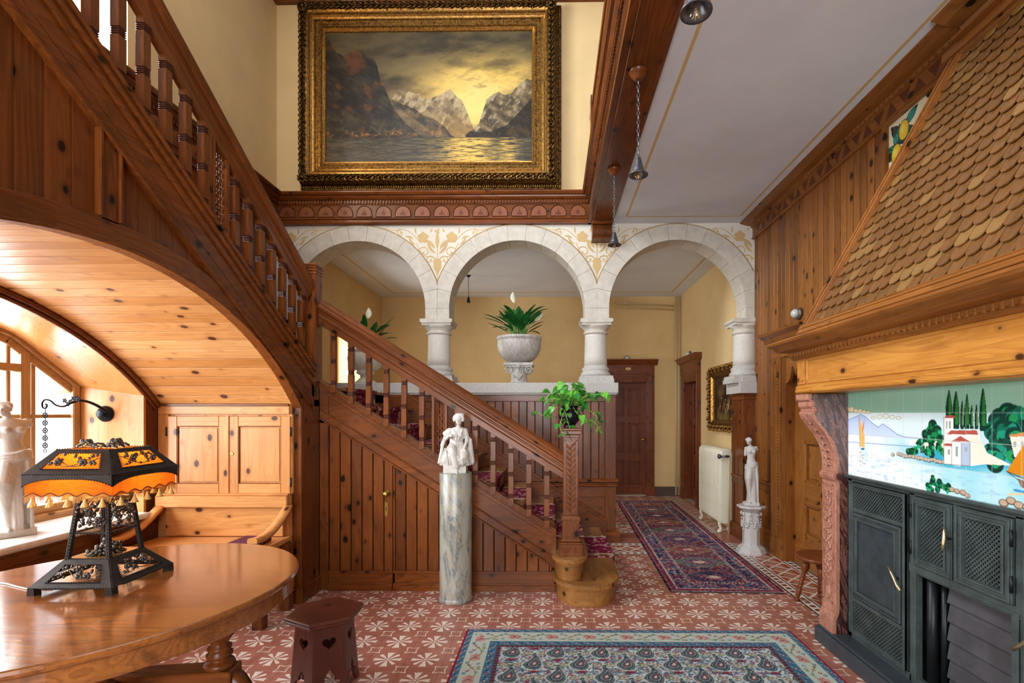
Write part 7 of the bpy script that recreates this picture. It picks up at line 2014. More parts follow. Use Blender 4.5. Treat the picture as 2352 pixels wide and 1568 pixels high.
# borders
brd = e < 0.253; rp.blend(brd*1.0, '5a2f3a')
def guard(e0, e1, base, sp):
    mk = ((e >= e0) & (e < e1)).astype(float); rp.blend(mk, base); c = (e0+e1)/2; h = (e1-e0)/2
    q = per(lng, sp); ee = e-c
    wv_ = np.abs(ee-h*0.5*np.sin(lng/sp*2*PI)) < 0.004; rp.blend(mk*wv_*0.8, 'a7b4a8')
    rp.blend(mk*(np.hypot(q, ee) < h*0.42), '8f2f40'); rp.blend(mk*(np.hypot(q, ee) < h*0.18), 'e0d3b8')
    q2 = per(lng, sp, sp/2); rp.blend(mk*(np.hypot(q2, ee) < h*0.3), '2c3e58'); rp.blend(mk*((np.abs(e-e0) < 0.004) | (np.abs(e-e1) < 0.004)), '27364c')
guard(0.006, 0.052, '4c7488', 0.07); guard(0.172, 0.228, '4c7488', 0.075)
mk = ((e >= 0.052) & (e < 0.172)).astype(float); rp.blend(mk, 'cfcdb4')
q = per(lng, 0.24); ee = e-0.112
for k in range(6):
    a = k*1.05; rp.blend(mk*(np.hypot(q-0.03*math.cos(a), ee-0.022*math.sin(a)) < 0.014), ['cf7f7a', 'd99a8c'][k % 2])
rp.blend(mk*(np.hypot(q, ee) < 0.011), 'b33b48')
for s_ in (-1, 1):
    for (dx, dy, c) in ((0.075, 0.03, '5d7f96'), (0.09, -0.02, '9b3a48'), (0.11, 0.035, '8a8b55'), (0.062, -0.035, '44678a'), (0.118, 0.0, 'b8606a')): rp.blend(mk*(np.hypot(q-s_*dx, ee-dy) < 0.0105), c); rp.blend(mk*(np.hypot(q-s_*dx, ee-dy) < 0.004), 'efe6cc')
rp.blend(mk*(np.abs(ee-0.03*np.sin(lng/0.24*2*PI)) < 0.004), '8d8a58')
rp.blend(((e >= 0.228) & (e < 0.253))*((per(lng, 0.03) > 0)*0.6), '8e6a66')
side = (np.minimum(A-RX0, RX1-A) < 0.012); rp.blend(side*1.0, 'a02234'); rp.blend(((RYF-B) < 0.008)*1.0, 'c9747a')
rp.I = rp.I*np.array([0.88, 0.94, 0.99])
rp.mesh('pile', lambda A, B: (A-0.505, B-1.58, 0.011+0*A), WOOL, RG)
MB().mat(plain('rug_red_edge', '94202f', 0.9)).box(RX0-0.505, RX1-0.505, RYN-1.58, RYF-1.58, 0.001, 0.0105).build('backing', None, RG, 0.003)
# runner
RN_ = thing('corridor_runner', 'long dark red and navy runner with geometric medallions leading into the corridor', 'rug', (1.46, 6.02, 0), math.radians(-1.35))
Wd, Ln = 0.915, 4.12; rp = Paint(-Wd/2, Wd/2, -Ln/2, Ln/2, 0.0055, '7c2b38'); A, B = rp.A, rp.B
A0 = A; A = np.round(A/0.008)*0.008; B = np.round(B/0.008)*0.008
e = np.minimum(Wd/2-np.abs(A), Ln/2-np.abs(B)); lng = np.where((Wd/2-np.abs(A)) < (Ln/2-np.abs(B)), B, A)
b1 = fbm(A*40, B*40, 3, 3); b2 = fbm(A*55+7, B*55, 2, 23); b3 = fbm(A*50+3, B*50+5, 2, 33)
rp.I = hexc('8a2e3e')*np.ones(A.shape+(3,)); rp.blend(np.clip((b2-0.58)*12, 0, 1), '2a3358'); rp.blend(np.clip((b3-0.62)*12, 0, 1), 'c9a08a'); rp.blend(np.clip((b1-0.66)*12, 0, 1), '3f6a62')
P = 0.46
for k in range(9):
    c = -Ln/2+0.36+k*0.43; y_ = B-c; d = np.abs(A)/0.215+np.abs(y_)/0.16; d6 = np.maximum(d*0.82, np.abs(y_)/0.145)
    cs = [('24304f', 'd8c6ac', '8a2e3e', '24304f'), ('3f6a5a', '8a2e3e', 'd8c6ac', '2a3358'), ('8c6f3e', '24304f', 'c9a08a', '7c2b38')][k % 3]
    rp.blend((d6 < 1.12)*0.6, 'c9a9a0'); rp.blend((d6 < 1.06)*0.8, cs[0]); rp.blend((d6 < 0.8)*0.45, cs[2]); rp.blend((d6 < 0.72)*0.75, cs[3]); rp.blend((d6 < 0.62)*np.clip((b2-0.5)*10, 0, 1), 'c56a72'); rp.blend((d6 < 0.28)*1.0, 'e0d2b8')
    rp.blend(((np.abs(A) < 0.24) & (np.abs(y_-0.215) < 0.006))*1.0, '24304f')
mk = (e < 0.225); rp.blend(mk*1.0, 'd8cdb4'); rp.blend(mk*(per(lng, 0.03) > 0)*1.0, '4a2f4a')
mk = (e < 0.20); rp.blend(mk*1.0, '242c52'); rp.blend(mk*np.clip((b3-0.52)*12, 0, 1), '963446'); rp.blend(mk*np.clip((b1-0.60)*12, 0, 1), '5f86a6'); rp.blend(mk*np.clip((b2-0.64)*12, 0, 1), 'cdb79a')
mk = (e < 0.075); rp.blend(mk*1.0, 'cfc4b4'); mk = (e < 0.062); rp.blend(mk*1.0, '8a2e3e'); rp.blend(mk*(per(lng, 0.05) > 0.008)*1.0, '6e2434'); rp.blend((e < 0.03)*1.0, 'b45a66'); rp.blend((e < 0.022)*1.0, '5a1f2c'); rp.blend((e < 0.010)*1.0, '1c1a28')
rp.blend((Ln/2-np.abs(B) < 0.012)*1.0, 'dcd6c8')
rp.blend(np.clip((fbm(A*62, B*62, 2, 77)-0.58)*12, 0, 1)*0.6, '3a4a78'); rp.blend(np.clip((fbm(A*66, B*66, 2, 97)-0.60)*12, 0, 1)*0.55, 'c89a94')
rp.mesh('pile', lambda A, B: (A, B, 0.010+0*A), WOOL, RN_)
MB().mat(plain('runner_edge', '2a1c28', 0.9)).box(-Wd/2, Wd/2, -Ln/2, Ln/2, 0.001, 0.0095).build('backing', None, RN_, 0.003)
# ================================================================== statues
WMB = marble('white_statuary_marble', 'cdcac4', 'c3bfb7', 'b8b2a8', 6, 0.45, 0.6)
PLA = plain('white_plaster_cast', 'cbc8c3', 0.6, noise=0.05, nscale=30)
def skin_mod(o, vox=0.004, smooth=4):
    b = o.modifiers.new('remesh', 'REMESH'); b.mode = 'VOXEL'; b.voxel_size = vox; b.use_smooth_shade = True
    if smooth: s_ = o.modifiers.new('smooth', 'SMOOTH'); s_.factor = 0.5; s_.iterations = smooth
    return o
def eloft(mb, secs, n=40, fold=None):
    """secs: (cx, cy, z, rx, ry); fold(theta, t) multiplies the radius"""
    rings = []
    for k, (cx, cy, z, rx, ry) in enumerate(secs):
        ring = []
        for i in range(n):
            a = 2*PI*i/n; f = fold(a, k/(len(secs)-1)) if fold else 1; ring.append((cx+rx*f*math.cos(a), cy+ry*f*math.sin(a), z))
        rings.append(ring)
    return mb.loft(rings, True, True)
def interp_secs(secs, m_=5):
    out = []
    for a, b in zip(secs[:-1], secs[1:]):
        for j in range(m_): t_ = j/m_; t_ = t_; out.append(tuple(a[i]+(b[i]-a[i])*t_ for i in range(5)))
    out.append(secs[-1]); return out
def capsule(mb, pts, rad, n=12):
    sp = []; R_ = []
    for i in range(len(pts)-1):
        for j in range(4): t_ = j/4; sp.append(tuple(Vector(pts[i]).lerp(Vector(pts[i+1]), t_))); R_.append(rad[i]+(rad[i+1]-rad[i])*t_)
    sp.append(tuple(pts[-1])); R_.append(rad[-1]); mb.tube(sp, R_, n); mb.ball(pts[0], rad[0]*0.98, n, 8); mb.ball(pts[-1], rad[-1]*0.98, n, 8); return mb
def head(mb, c, s_, yaw=0, tilt=0, hair='wave'):
    """small head facing -y; s_ = head height"""
    R_ = Matrix.Rotation(yaw, 3, 'Z') @ Matrix.Rotation(tilt, 3, 'X'); c = Vector(c)
    def B(p, r_): 
        q = c+R_ @ Vector([x*s_ for x in p]); mb.ball(tuple(q), tuple(x*s_ for x in r_) if isinstance(r_, tuple) else r_*s_, 14, 10)
    B((0, 0.03, 0.08), (0.33, 0.40, 0.40)); B((0, -0.09, -0.12), (0.26, 0.27, 0.34)); B((0, -0.20, -0.34), (0.12, 0.11, 0.10))
    q0 = c+R_ @ Vector((0, -0.36*s_, 0.10*s_)); q1 = c+R_ @ Vector((0, -0.44*s_, -0.10*s_)); mb.tube([tuple(q0), tuple(q0.lerp(q1, 0.5)), tuple(q1)], [0.035*s_, 0.045*s_, 0.07*s_], 8)
    B((0, -0.34, -0.21), (0.09, 0.05, 0.03)); B((0, -0.33, -0.26), (0.07, 0.05, 0.025))
    for sx in (-1, 1): B((sx*0.12, -0.31, 0.03), (0.06, 0.045, 0.035)); B((sx*0.13, -0.33, 0.12), (0.10, 0.05, 0.03)); B((sx*0.32, 0.02, -0.03), (0.04, 0.08, 0.12))
    if hair == 'wave':
        B((0, 0.10, 0.22), (0.38, 0.42, 0.34)); B((0, 0.46, 0.12), (0.19, 0.2, 0.18))
        for i in range(9): a = PI*i/8; B((0.33*math.cos(a), -0.16+0.0*i, 0.20+0.24*math.sin(a)), (0.11, 0.12, 0.09))
    else:
        B((0, 0.08, 0.2), (0.46, 0.48, 0.42)); B((0.16, 0.05, 0.42), (0.34, 0.34, 0.2))
        for i in range(11): a = PI*(i-1)/8; B((0.42*math.cos(a), -0.12, 0.12+0.38*math.sin(a)), (0.13, 0.16, 0.12))
    return mb
def venus_mesh():
    m = MB()
    # drapery from hips to feet with folds
    secs = interp_secs([(0.012, 0.0, 0.03, 0.060, 0.052), (0.010, 0.0, 0.07, 0.052, 0.046), (0.006, -0.002, 0.14, 0.047, 0.044), (0.0, -0.004, 0.21, 0.051, 0.046), (-0.006, -0.006, 0.28, 0.060, 0.050), (-0.002, -0.002, 0.345, 0.063, 0.050), (0.004, 0.0, 0.40, 0.062, 0.046), (0.008, 0.0, 0.43, 0.052, 0.038)], 5)
    eloft(m, secs, 64, lambda a, t_: 1+0.055*math.sin(9*a+t_*3+1.2*math.sin(3*a))*(1-0.5*t_)+0.025*math.sin(17*a-t_*5))
    # bent leg pushing through, folds between the legs
    capsule(m, [(-0.012, -0.012, 0.40), (-0.034, -0.048, 0.285), (-0.024, -0.030, 0.15), (-0.012, -0.03, 0.06)], [0.036, 0.033, 0.023, 0.018])
    capsule(m, [(0.026, -0.006, 0.40), (0.03, -0.014, 0.25), (0.034, -0.008, 0.06)], [0.036, 0.03, 0.022])
    for k, x in enumerate((-0.004, 0.008, 0.018, 0.05)): capsule(m, [(x-0.004, -0.042, 0.39), (x+0.004, -0.046, 0.24), (x+0.008, -0.047, 0.04)], [0.007, 0.008, 0.008], 8)
    for k in range(3):    # rolled cloth round the hips
        m.tube([(0.004+(0.062-0.002*k)*math.cos(a), (0.048-0.002*k)*math.sin(a), 0.395+0.016*k+0.016*math.cos(a+0.4)+0.004*math.sin(5*a)) for a in np.linspace(0, 2*PI, 25)[:-1]], 0.0085, 8, closed=True)
    capsule(m, [(0.05, -0.03, 0.41), (0.062, -0.03, 0.30), (0.056, -0.03, 0.12), (0.06, -0.02, 0.04)], [0.012, 0.010, 0.011, 0.012])
    # torso
    secs = interp_secs([(0.004, 0, 0.40, 0.052, 0.038), (0.004, 0, 0.44, 0.050, 0.036), (0.0, 0.0, 0.475, 0.040, 0.031), (-0.002, 0.0, 0.50, 0.038, 0.031), (0.0, -0.002, 0.535, 0.045, 0.034), (0.002, -0.002, 0.565, 0.050, 0.035), (0.002, 0.0, 0.59, 0.053, 0.031), (0.0, 0.002, 0.606, 0.042, 0.026), (-0.006, 0.0, 0.616, 0.020, 0.018)], 4)
    eloft(m, secs, 28)
    for sx in (-1, 1): m.ball((0.002+sx*0.021, -0.031, 0.555), (0.0165, 0.0155, 0.0165), 14, 10)
    capsule(m, [(-0.048, 0.0, 0.592), (-0.056, -0.004, 0.56), (-0.060, -0.008, 0.522)], [0.0175, 0.016, 0.0145])
    capsule(m, [(0.048, 0.002, 0.596), (0.058, 0.006, 0.578)], [0.0175, 0.015])
    capsule(m, [(-0.002, 0.004, 0.60), (-0.016, -0.004, 0.642)], [0.0165, 0.0145])
    head(m, (-0.024, -0.008, 0.662), 0.078, yaw=-0.45, tilt=0.1)
    # feet and plinth
    capsule(m, [(-0.014, -0.028, 0.045), (-0.02, -0.06, 0.036)], [0.013, 0.009])
    m.prism([(-0.075, -0.055), (0.07, -0.06), (0.085, 0.0), (0.07, 0.055), (-0.06, 0.055), (-0.085, 0.0)], 'z', 0.0, 0.034)
    return m
VN = thing('venus_statue', 'small white armless half-draped woman statue standing on the garlanded pedestal', 'statue', (2.07, 5.12, 0.492), math.radians(-8))
fg = skin_mod(venus_mesh().mat(PLA).build('figure', PLA, VN), 0.0034, 3)
V2 = thing('marble_statue', 'white marble half-draped figure standing on the window sill behind the lamp', 'statue', (-3.17, 2.83, SILL+0.03), math.radians(60))
f2 = fg.copy(); f2.data = fg.data.copy(); f2.data.materials.clear(); f2.data.materials.append(WMB); C.objects.link(f2); f2.parent = V2; f2.scale = (1.3, 1.3, 1.12)
# pedestal with garlands
PD = thing('garlanded_pedestal', 'short white octagonal pedestal with hanging garlands against the wooden wall', 'pedestal', (2.07, 5.12, 0), math.radians(-4))
def octr(r_, z, sx=1, sy=1): return [(r_*sx*math.cos(PI/8+k*PI/4), r_*sy*math.sin(PI/8+k*PI/4), z) for k in range(8)]
m = MB().mat(PLA).loft([octr(0.15, 0.0), octr(0.15, 0.028), octr(0.138, 0.032), octr(0.138, 0.05), octr(0.11, 0.075), octr(0.092, 0.085), octr(0.088, 0.10)], True, False); m.build('base', None, PD, 0.003)
m = MB().mat(PLA).loft([octr(0.087, 0.095), octr(0.082, 0.42), octr(0.085, 0.43)], True, False)
for k in range(8):
    a = k*PI/4; cx, cy = 0.0765*math.cos(a), 0.0765*math.sin(a); tx, ty = -math.sin(a), math.cos(a)
    for s_ in (-1, 1): m.tube([(cx+tx*0.022*s_, cy+ty*0.022*s_, 0.12), (cx+tx*0.022*s_, cy+ty*0.022*s_, 0.40)], 0.002, 4)
m.build('shaft', None, PD, 0.002)
m = MB().mat(PLA).loft([octr(0.085, 0.425), octr(0.10, 0.44), octr(0.125, 0.462), octr(0.142, 0.47), octr(0.146, 0.48), octr(0.14, 0.49)], True, False); m.build('cap', None, PD, 0.002)
m = MB().mat(PLA); r = random.Random(3)
for k in range(8):
    a = PI/8+k*PI/4; a2 = a+PI/4
    m.ball((0.094*math.cos(a), 0.094*math.sin(a), 0.405), (0.014, 0.014, 0.022), 8, 6)
    for i in range(11):
        t_ = i/10; aa = a+(a2-a)*t_; z = 0.39-0.11*math.sin(PI*t_); q = 0.006+0.007*math.sin(PI*t_)
        m.ball((0.093*math.cos(aa), 0.093*math.sin(aa), z), (q, q, q*1.2), 7, 5)
    if k % 2 == 0:
        for i in range(6): m.ball((0.096*math.cos(a+0.05*math.sin(i)), 0.096*math.sin(a+0.05*math.sin(i)), 0.37-0.024*i), r.uniform(0.007, 0.012), 7, 5)
m.build('garlands', None, PD)
# marble column with seated figurine
CL = thing('marble_pillar', 'free-standing grey veined marble column in front of the stairs', 'column', (-0.748, 3.80, 0))
GM = marble('grey_veined_marble', '989a94', '60676a', 'aa9a78', 4.2, 0.28, 2.2)
MB().mat(GM).lathe([(0.124, 0), (0.129, 0.006), (0.129, 0.028), (0.125, 0.033), (0.124, 0.04), (0.125, 0.5), (0.1245, 0.985), (0.122, 0.99)], n=56).build('shaft', None, CL)
SF = thing('seated_figurine', 'white seated draped woman figurine on top of the grey marble column', 'statue', (-0.742, 3.79, 0.99), math.radians(3))
K = 0.00345
def q_(px, py, y): return ((px-1050)*K, y, (1090-py)*K)
m = MB()
m.box(-0.092, 0.082, -0.06, 0.07, 0.0, 0.058)
# seated drapery mass
def fold(a, t_): return 1+0.06*math.sin(8*a+4*t_)+0.035*math.sin(15*a-6*t_)
eloft(m, interp_secs([(0.0, 0.01, 0.055, 0.125, 0.072), (-0.002, 0.0, 0.09, 0.122, 0.080), (0.0, -0.005, 0.13, 0.112, 0.082), (0.004, 0.0, 0.165, 0.098, 0.075), (0.006, 0.01, 0.20, 0.078, 0.058), (0.008, 0.015, 0.225, 0.055, 0.045)], 4), 64, fold)
# legs under cloth
capsule(m, [(-0.02, 0.0, 0.20), (-0.022, -0.075, 0.178), (0.0, -0.075, 0.10), (0.012, -0.074, 0.055)], [0.044, 0.036, 0.030, 0.026])
capsule(m, [(0.03, 0.0, 0.19), (0.068, -0.062, 0.145), (0.055, -0.06, 0.08)], [0.044, 0.038, 0.030])
capsule(m, [(0.012, -0.078, 0.06), (0.014, -0.080, 0.022)], [0.014, 0.010]); capsule(m, [(0.014, -0.082, 0.016), (0.018, -0.102, 0.0)], [0.0105, 0.008], 10)
for k in range(7): m.tube([(-0.08+k*0.026, -0.05-0.022*math.sin(k*0.9), 0.19-0.008*k), (-0.06+k*0.022, -0.088, 0.13), (-0.05+k*0.018, -0.082, 0.065)], [0.007, 0.010, 0.007], 8)
for k in range(4): m.tube([(0.02+0.012*k, -0.09, 0.10-0.01*k), (0.06, -0.098+0.003*k, 0.115-0.014*k), (0.10, -0.06, 0.14-0.016*k)], 0.0065, 8)
# torso
eloft(m, interp_secs([(0.008, 0.015, 0.20, 0.052, 0.042), (0.010, 0.012, 0.24, 0.043, 0.036), (0.012, 0.008, 0.275, 0.047, 0.038), (0.012, 0.006, 0.305, 0.056, 0.040), (0.010, 0.01, 0.33, 0.060, 0.034), (0.012, 0.012, 0.345, 0.045, 0.028), (0.014, 0.01, 0.352, 0.02, 0.018)], 4), 28)
for sx in (-1, 1): m.ball((0.012+sx*0.023, -0.026, 0.288), (0.019, 0.018, 0.018), 12, 8)
for k in range(3):   # neckline and waist folds
    m.tube([(0.012-0.03-0.006*k, -0.020, 0.335), (0.008-0.012*k*0.4, -0.038, 0.29), (0.004, -0.036, 0.245)], 0.0045, 7); m.tube([(0.042+0.006*k, -0.018, 0.332), (0.032, -0.036, 0.29), (0.016, -0.036, 0.245)], 0.0045, 7)
for k in range(4): m.tube([(-0.045, -0.02, 0.262-0.010*k), (0.0, -0.046-0.004*k, 0.238-0.012*k), (0.055, -0.028, 0.23-0.010*k)], 0.0075, 8)
# arms: one bent holding cloth at the breast, the other resting on the lap
capsule(m, [(-0.045, 0.01, 0.322), (-0.078, -0.01, 0.275), (-0.080, -0.028, 0.262)], [0.022, 0.019, 0.017]); capsule(m, [(-0.080, -0.028, 0.262), (-0.038, -0.058, 0.292)], [0.015, 0.010])
capsule(m, [(0.066, 0.01, 0.322), (0.083, -0.002, 0.262), (0.080, -0.012, 0.235)], [0.022, 0.018, 0.016]); capsule(m, [(0.080, -0.012, 0.235), (0.070, -0.072, 0.185)], [0.015, 0.0095])
m.tube([(0.060, 0.0, 0.27), (0.083, -0.018, 0.266), (0.098, 0.004, 0.27), (0.085, 0.02, 0.272)], 0.008, 8)
for hx, hy, hz, dx in ((-0.036, -0.060, 0.294, 0.7), (0.069, -0.075, 0.181, -0.3)):   # palm, four fingers, thumb
    m.ball((hx, hy, hz), (0.0105, 0.008, 0.0105), 10, 8)
    for k in range(4): capsule(m, [(hx+(k-1.5)*0.0048, hy-0.003, hz-0.004), (hx+(k-1.5)*0.0052+dx*0.006, hy-0.008, hz-0.014+0.0012*abs(k-1.5)), (hx+(k-1.5)*0.0052+dx*0.006, hy-0.003, hz-0.020+0.0015*abs(k-1.5))], [0.0031, 0.0029, 0.0024], 7)
    capsule(m, [(hx-0.009*(1 if dx > 0 else -1), hy, hz+0.002), (hx-0.014*(1 if dx > 0 else -1), hy-0.006, hz-0.007)], [0.0033, 0.0026], 7)
# cloth hanging from the raised arm
for k in range(6):
    m.tube([(-0.075-0.003*k, 0.0+0.008*k, 0.29), (-0.105-0.003*k, -0.01+0.010*k, 0.21), (-0.118+0.004*k, -0.02+0.012*k, 0.13), (-0.132+0.010*k, -0.02+0.012*k, 0.07-0.004*k)], [0.010, 0.013, 0.013, 0.011], 8)
capsule(m, [(-0.055, 0.01, 0.325), (-0.09, 0.005, 0.30)], [0.02, 0.018])
capsule(m, [(0.105, 0.01, 0.25), (0.11, 0.0, 0.17), (0.122, 0.01, 0.08)], [0.016, 0.022, 0.02])
capsule(m, [(0.014, 0.01, 0.345), (0.018, 0.004, 0.372)], [0.018, 0.0155])
head(m, (0.020, 0.0, 0.405), 0.088, yaw=-0.12, tilt=0.12, hair='cap')
skin_mod(m.mat(WMB).build('figure', WMB, SF), 0.0026, 2)

# ================================================================== planters
TERM = marble('weathered_white_marble', 'c9c6c0', 'b5b0a8', '97918a', 8, 0.5, 0.6)
BW = thing('planter_bowl', 'white spiral-fluted marble bowl planter on the parapet under the middle arch', 'planter', (-0.385, 5.73, 2.03))
def gad(a, z): return 1+0.028*(abs(math.sin(14*a+z*16))**0.6-0.5)*(1 if 0.02 < z < 0.27 else 0)
prof = [(0.09, 0.0), (0.12, 0.012), (0.165, 0.035), (0.20, 0.07), (0.228, 0.11), (0.245, 0.155), (0.252, 0.20), (0.252, 0.245), (0.246, 0.262), (0.262, 0.27), (0.266, 0.285), (0.262, 0.302), (0.25, 0.306), (0.24, 0.30), (0.235, 0.27), (0.20, 0.25), (0.01, 0.25)]
MB().mat(TERM).lathe(prof, n=168, mod=gad).build('bowl', None, BW)
MB().mat(plain('potting_soil', '2a1d14', 0.95, bump=0.5)).lathe([(0.232, 0.25), (0.2, 0.268), (0.01, 0.28)], n=24).build('soil', None, BW)
CS = thing('ionic_capital_stand', 'small carved white column capital supporting the fluted bowl', 'pedestal', (-0.385, 5.73, 1.79))
m = MB().mat(TERM).lathe([(0.105, 0.0), (0.105, 0.02), (0.095, 0.03), (0.09, 0.07), (0.095, 0.12), (0.115, 0.17), (0.12, 0.19)], n=32).box(-0.155, 0.155, -0.13, 0.13, 0.185, 0.205).box(-0.17, 0.17, -0.145, 0.145, 0.205, 0.238)
cs = m.build('block', None, CS, 0.003)
m = MB().mat(TERM)
for sy in (-1, 1):
    for sx in (-1, 1):
        pts = [(sx*(0.115+(0.045*(1-i/26))*math.cos(i*0.5)), sy*(0.115+0.004*i/26), 0.15+(0.045*(1-i/26))*math.sin(i*0.5)) for i in range(24)]; m.tube(pts, [0.010-0.005*i/24 for i in range(24)], 6)
    for k in range(7): a = (k-3)*0.42; m.tube([(0, sy*0.10, 0.03), (0.03*math.sin(a), sy*0.115, 0.09), (0.075*math.sin(a), sy*0.125, 0.09+0.07*math.cos(a))], [0.004, 0.010, 0.004], 6)
    m.ball((0, sy*0.135, 0.20), (0.03, 0.014, 0.028), 10, 7)
    for k in range(10): m.ball((-0.08+k*0.018, sy*0.105, 0.012), 0.008, 6, 4)
m.build('carving', None, cs)
def blade(mb, base, az, el, L_, wd, droop, n=9, fold_=0.25, twist=0):
    """lance-shaped leaf with a midrib fold"""
    p = Vector(base); d = Vector((math.cos(az)*math.cos(el), math.sin(az)*math.cos(el), math.sin(el))); side = Vector((-math.sin(az), math.cos(az), 0)); vs = []; fs = []
    for i in range(n+1):
        t_ = i/n; w_ = wd*math.sin(PI*min(1, 0.03+t_*0.97))**0.8*(1 if t_ < 1 else 0.02); up = d.cross(side).normalized()*-1
        vs += [tuple(p-side*w_+up*w_*fold_), tuple(p), tuple(p+side*w_+up*w_*fold_)]
        p = p+d*(L_/n); d = (d+Vector((0, 0, -droop/n))).normalized()
    for i in range(n): a = i*3; fs += [(a, a+1, a+4, a+3), (a+1, a+2, a+5, a+4)]
    mb.add(vs, fs, True)
def leafmat(name, c1, c2, vein=None):
    if name in _cache: return _cache[name]
    g = G(name, 0.32, spec=0.5); n = g.noise(g.co(), 12, 3, 0.6); c = g.mix(n.ss(0.35, 0.65), lin(c1), lin(c2))
    if vein: c = g.mix(g.noise(g.co(), 38, 3, 0.7).ss(0.60, 0.68), c, lin(vein))
    g.base(c); nt = g.nt; tr = nt.nodes.new('ShaderNodeBsdfTranslucent'); g.put(tr.inputs[0], c); mx = nt.nodes.new('ShaderNodeMixShader'); mx.inputs[0].default_value = 0.22
    nt.links.new(g.b.outputs[0], mx.inputs[1]); nt.links.new(tr.outputs[0], mx.inputs[2]); nt.links.new(mx.outputs[0], nt.nodes['Material Output'].inputs['Surface']); _cache[name] = g.mat; return g.mat
LILY = leafmat('peace_lily_leaf', '1f5a26', '2f7d35'); STEM = plain('green_stem', '4f8a3a', 0.5)
SPA = plain('white_spathe', 'e4ead8', 0.5)
def lily(name, label, loc, s_, seed, n=30, flowers=((1.9, 1.35, 0.42),)):
    t = thing(name, label, 'plant', loc); r = random.Random(seed); st = MB().mat(STEM); lf = MB().mat(LILY)
    for i in range(n):
        az = i*2.4+r.uniform(-.3, .3); el = r.uniform(0.75, 1.5); L0 = r.uniform(0.10, 0.26)*s_; b = Vector((0.03*math.cos(az), 0.03*math.sin(az), 0))
        e_ = b+Vector((math.cos(az)*math.cos(el), math.sin(az)*math.cos(el), math.sin(el)))*L0; st.tube([tuple(b), tuple(b.lerp(e_, 0.5)+Vector((0, 0, 0.01))), tuple(e_)], 0.0035*s_, 5)
        blade(lf, e_, az, el*0.7, r.uniform(0.17, 0.28)*s_, r.uniform(0.024, 0.038)*s_, r.uniform(0.3, 1.3))
    lf.build('leaves', None, t)['kind'] = 'stuff'; st.build('stems', None, t)['kind'] = 'stuff'
    for (az, el, L0) in flowers:
        d = Vector((math.cos(az)*math.cos(el), math.sin(az)*math.cos(el), math.sin(el)))*L0*s_; m = MB().mat(STEM).tube([(0, 0, 0), tuple(d*0.5+Vector((0, 0, 0.02))), tuple(d)], 0.003, 5).mat(SPA)
        blade(m, d, az, el, 0.13*s_, 0.032*s_, 0.1, fold_=0.6); m.mat(plain('cream_spadix', 'e8e2a8', 0.6)).tube([tuple(d), tuple(d+d.normalized()*0.06*s_)], [0.006, 0.004], 7); m.build('flower', None, t)
lily('peace_lily', 'green peace lily growing in the spiral-fluted marble bowl', (-0.385, 5.73, 2.295), 1.12, 5, 44, ((2.2, 1.35, 0.42), (-0.6, 0.75, 0.27)))
UR = thing('stone_urn', 'bulbous fluted stone urn planter on the parapet seen through the banisters', 'planter', (-2.19, 5.73, 1.79))
def flut(a, z): return 1+0.03*(abs(math.sin(8*a))**0.7-0.5)*(1 if 0.14 < z < 0.36 else 0)
MB().mat(STONE).lathe([(0.115, 0), (0.115, 0.03), (0.09, 0.04), (0.08, 0.055), (0.055, 0.075), (0.05, 0.09), (0.07, 0.105), (0.10, 0.12), (0.105, 0.14), (0.09, 0.15), (0.12, 0.165), (0.165, 0.20), (0.195, 0.25), (0.20, 0.30), (0.19, 0.34), (0.175, 0.36), (0.19, 0.375), (0.20, 0.385), (0.195, 0.40), (0.175, 0.40), (0.165, 0.37), (0.01, 0.36)], n=96, mod=flut).build('bowl', None, UR)
MB().mat(STONE).box(-0.12, 0.12, -0.12, 0.12, -0.0, 0.012).build('foot_slab', None, UR)
lily('peace_lily', 'peace lily in the bulbous stone urn, partly behind the sloping handrail', (-2.19, 5.73, 2.16), 1.05, 12, 38, ((1.6, 1.4, 0.40),))
# pothos on the newel
PB = plain('bronze_pot', '33303a', 0.22, 0.85)
PP = thing('pothos_plant', 'trailing green pothos in a dark ribbed bronze pot on top of the newel post', 'plant', (0.140, 3.905, zt+0.030))
MB().mat(PB).lathe([(0.045, 0), (0.047, 0.008), (0.042, 0.014), (0.05, 0.03), (0.072, 0.055), (0.082, 0.085), (0.083, 0.11), (0.074, 0.135), (0.064, 0.148), (0.063, 0.156), (0.076, 0.17), (0.08, 0.178), (0.07, 0.175), (0.058, 0.155), (0.01, 0.15)], n=72, mod=lambda a, z: 1+(0.045*(abs(math.cos(7*a))-0.6) if 0.02 < z < 0.14 else 0)).build('pot', None, PP)
PTH = leafmat('pothos_leaf', '3f8f2e', '6fbf3c', 'c9d88a'); PTH2 = leafmat('pothos_leaf_dark', '2a7a34', '4a9c38')
def heart_leaf(mb, p, az, pitch, s_, roll=0):
    R_ = Matrix.Rotation(az, 3, 'Z') @ Matrix.Rotation(pitch, 3, 'Y') @ Matrix.Rotation(roll, 3, 'X'); p = Vector(p)
    prof = [(-0.12, 0.0), (-0.2, 0.24), (-0.06, 0.42), (0.2, 0.46), (0.5, 0.34), (0.8, 0.14), (1.05, 0.0)]
    vs = [tuple(p)]; ctr = [(x, 0, -0.10*x*x) for x, _ in prof]
    up = [tuple(p+R_ @ Vector((x*s_, w_*s_, (0.10*w_-0.25*x*x)*s_))) for x, w_ in prof]; dn = [tuple(p+R_ @ Vector((x*s_, -w_*s_, (0.10*w_-0.25*x*x)*s_))) for x, w_ in prof]; mid = [tuple(p+R_ @ Vector((max(x, 0)*s_, 0, (-0.04-0.25*x*x)*s_))) for x, _ in prof]
    n = len(prof); fs = []
    for i in range(n-1): fs += [(i, i+1, 2*n+i+1, 2*n+i), (2*n+i, 2*n+i+1, n+i+1, n+i)]
    mb.add(up+dn+mid, fs, True)
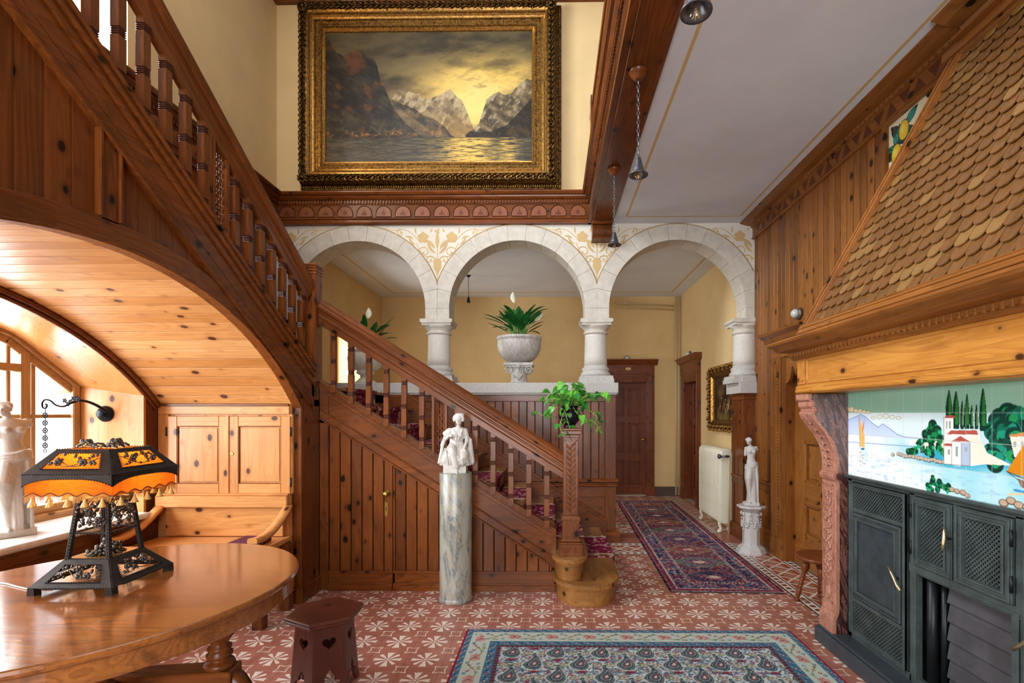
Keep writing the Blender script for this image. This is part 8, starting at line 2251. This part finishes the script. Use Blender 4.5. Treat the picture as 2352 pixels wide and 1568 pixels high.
r = random.Random(21); lf = MB().mat(PTH); l2 = MB().mat(PTH2); st = MB().mat(plain('pothos_stem', '8fae4e', 0.5))
def vine(pts, nl=5, s0=0.055):
    P_ = [Vector(p) for p in pts]; sm = []
    for i in range(len(P_)-1):
        for j in range(4): sm.append(P_[i].lerp(P_[i+1], j/4))
    sm.append(P_[-1]); st.tube([tuple(p) for p in sm], 0.0023, 5)
    for k in range(nl):
        q = sm[int((k+1)/(nl+0.2)*(len(sm)-1))]; az = r.uniform(0, 6.28); e_ = q+Vector((0.03*math.cos(az), 0.03*math.sin(az), 0.012)); st.tube([tuple(q), tuple(e_)], 0.0016, 4)
        heart_leaf(lf if r.random() < 0.6 else l2, e_, az, r.uniform(0.2, 1.1), s0*r.uniform(0.75, 1.25), r.uniform(-.5, .5))
for i in range(95):
    az = r.uniform(0, 2*PI); el = r.uniform(0.25, 1.5); L_ = r.uniform(0.07, 0.20); b = Vector((0.03*math.cos(az), 0.03*math.sin(az), 0.165)); e_ = b+Vector((math.cos(az)*math.cos(el)*1.0, math.sin(az)*math.cos(el)*0.8, math.sin(el)))*L_
    st.tube([tuple(b), tuple(b.lerp(e_, 0.6)+Vector((0, 0, 0.012))), tuple(e_)], 0.002, 4); heart_leaf(lf if r.random() < 0.55 else l2, e_, az+r.uniform(-.5, .5), r.uniform(-0.1, 0.9), r.uniform(0.045, 0.075), r.uniform(-.6, .6))
vine([(-0.03, -0.03, 0.18), (-0.11, -0.06, 0.16), (-0.17, -0.07, 0.12), (-0.22, -0.07, 0.10), (-0.24, -0.07, 0.12)], 6)
vine([(-0.02, -0.05, 0.18), (-0.06, -0.10, 0.10), (-0.08, -0.11, 0.02), (-0.06, -0.11, -0.05), (-0.02, -0.11, -0.06)], 7)
vine([(0.02, -0.05, 0.18), (0.05, -0.10, 0.12), (0.12, -0.10, 0.05), (0.17, -0.10, 0.06), (0.22, -0.09, 0.02), (0.20, -0.08, -0.04)], 9)
vine([(0.04, 0.0, 0.19), (0.12, -0.02, 0.22), (0.19, -0.03, 0.26), (0.25, -0.03, 0.27), (0.30, -0.03, 0.24)], 8)
vine([(0.04, -0.03, 0.18), (0.13, -0.06, 0.16), (0.20, -0.07, 0.10), (0.23, -0.06, 0.03)], 8)
vine([(0.0, -0.05, 0.18), (-0.04, -0.10, 0.14), (-0.02, -0.11, 0.06), (0.0, -0.11, -0.01)], 5, 0.045)
lo = lf.build('pale_leaves', None, PP); lo['kind'] = 'stuff'; lo2 = l2.build('dark_leaves', None, PP); lo2['kind'] = 'stuff'; st.build('vines', None, PP)['kind'] = 'stuff'
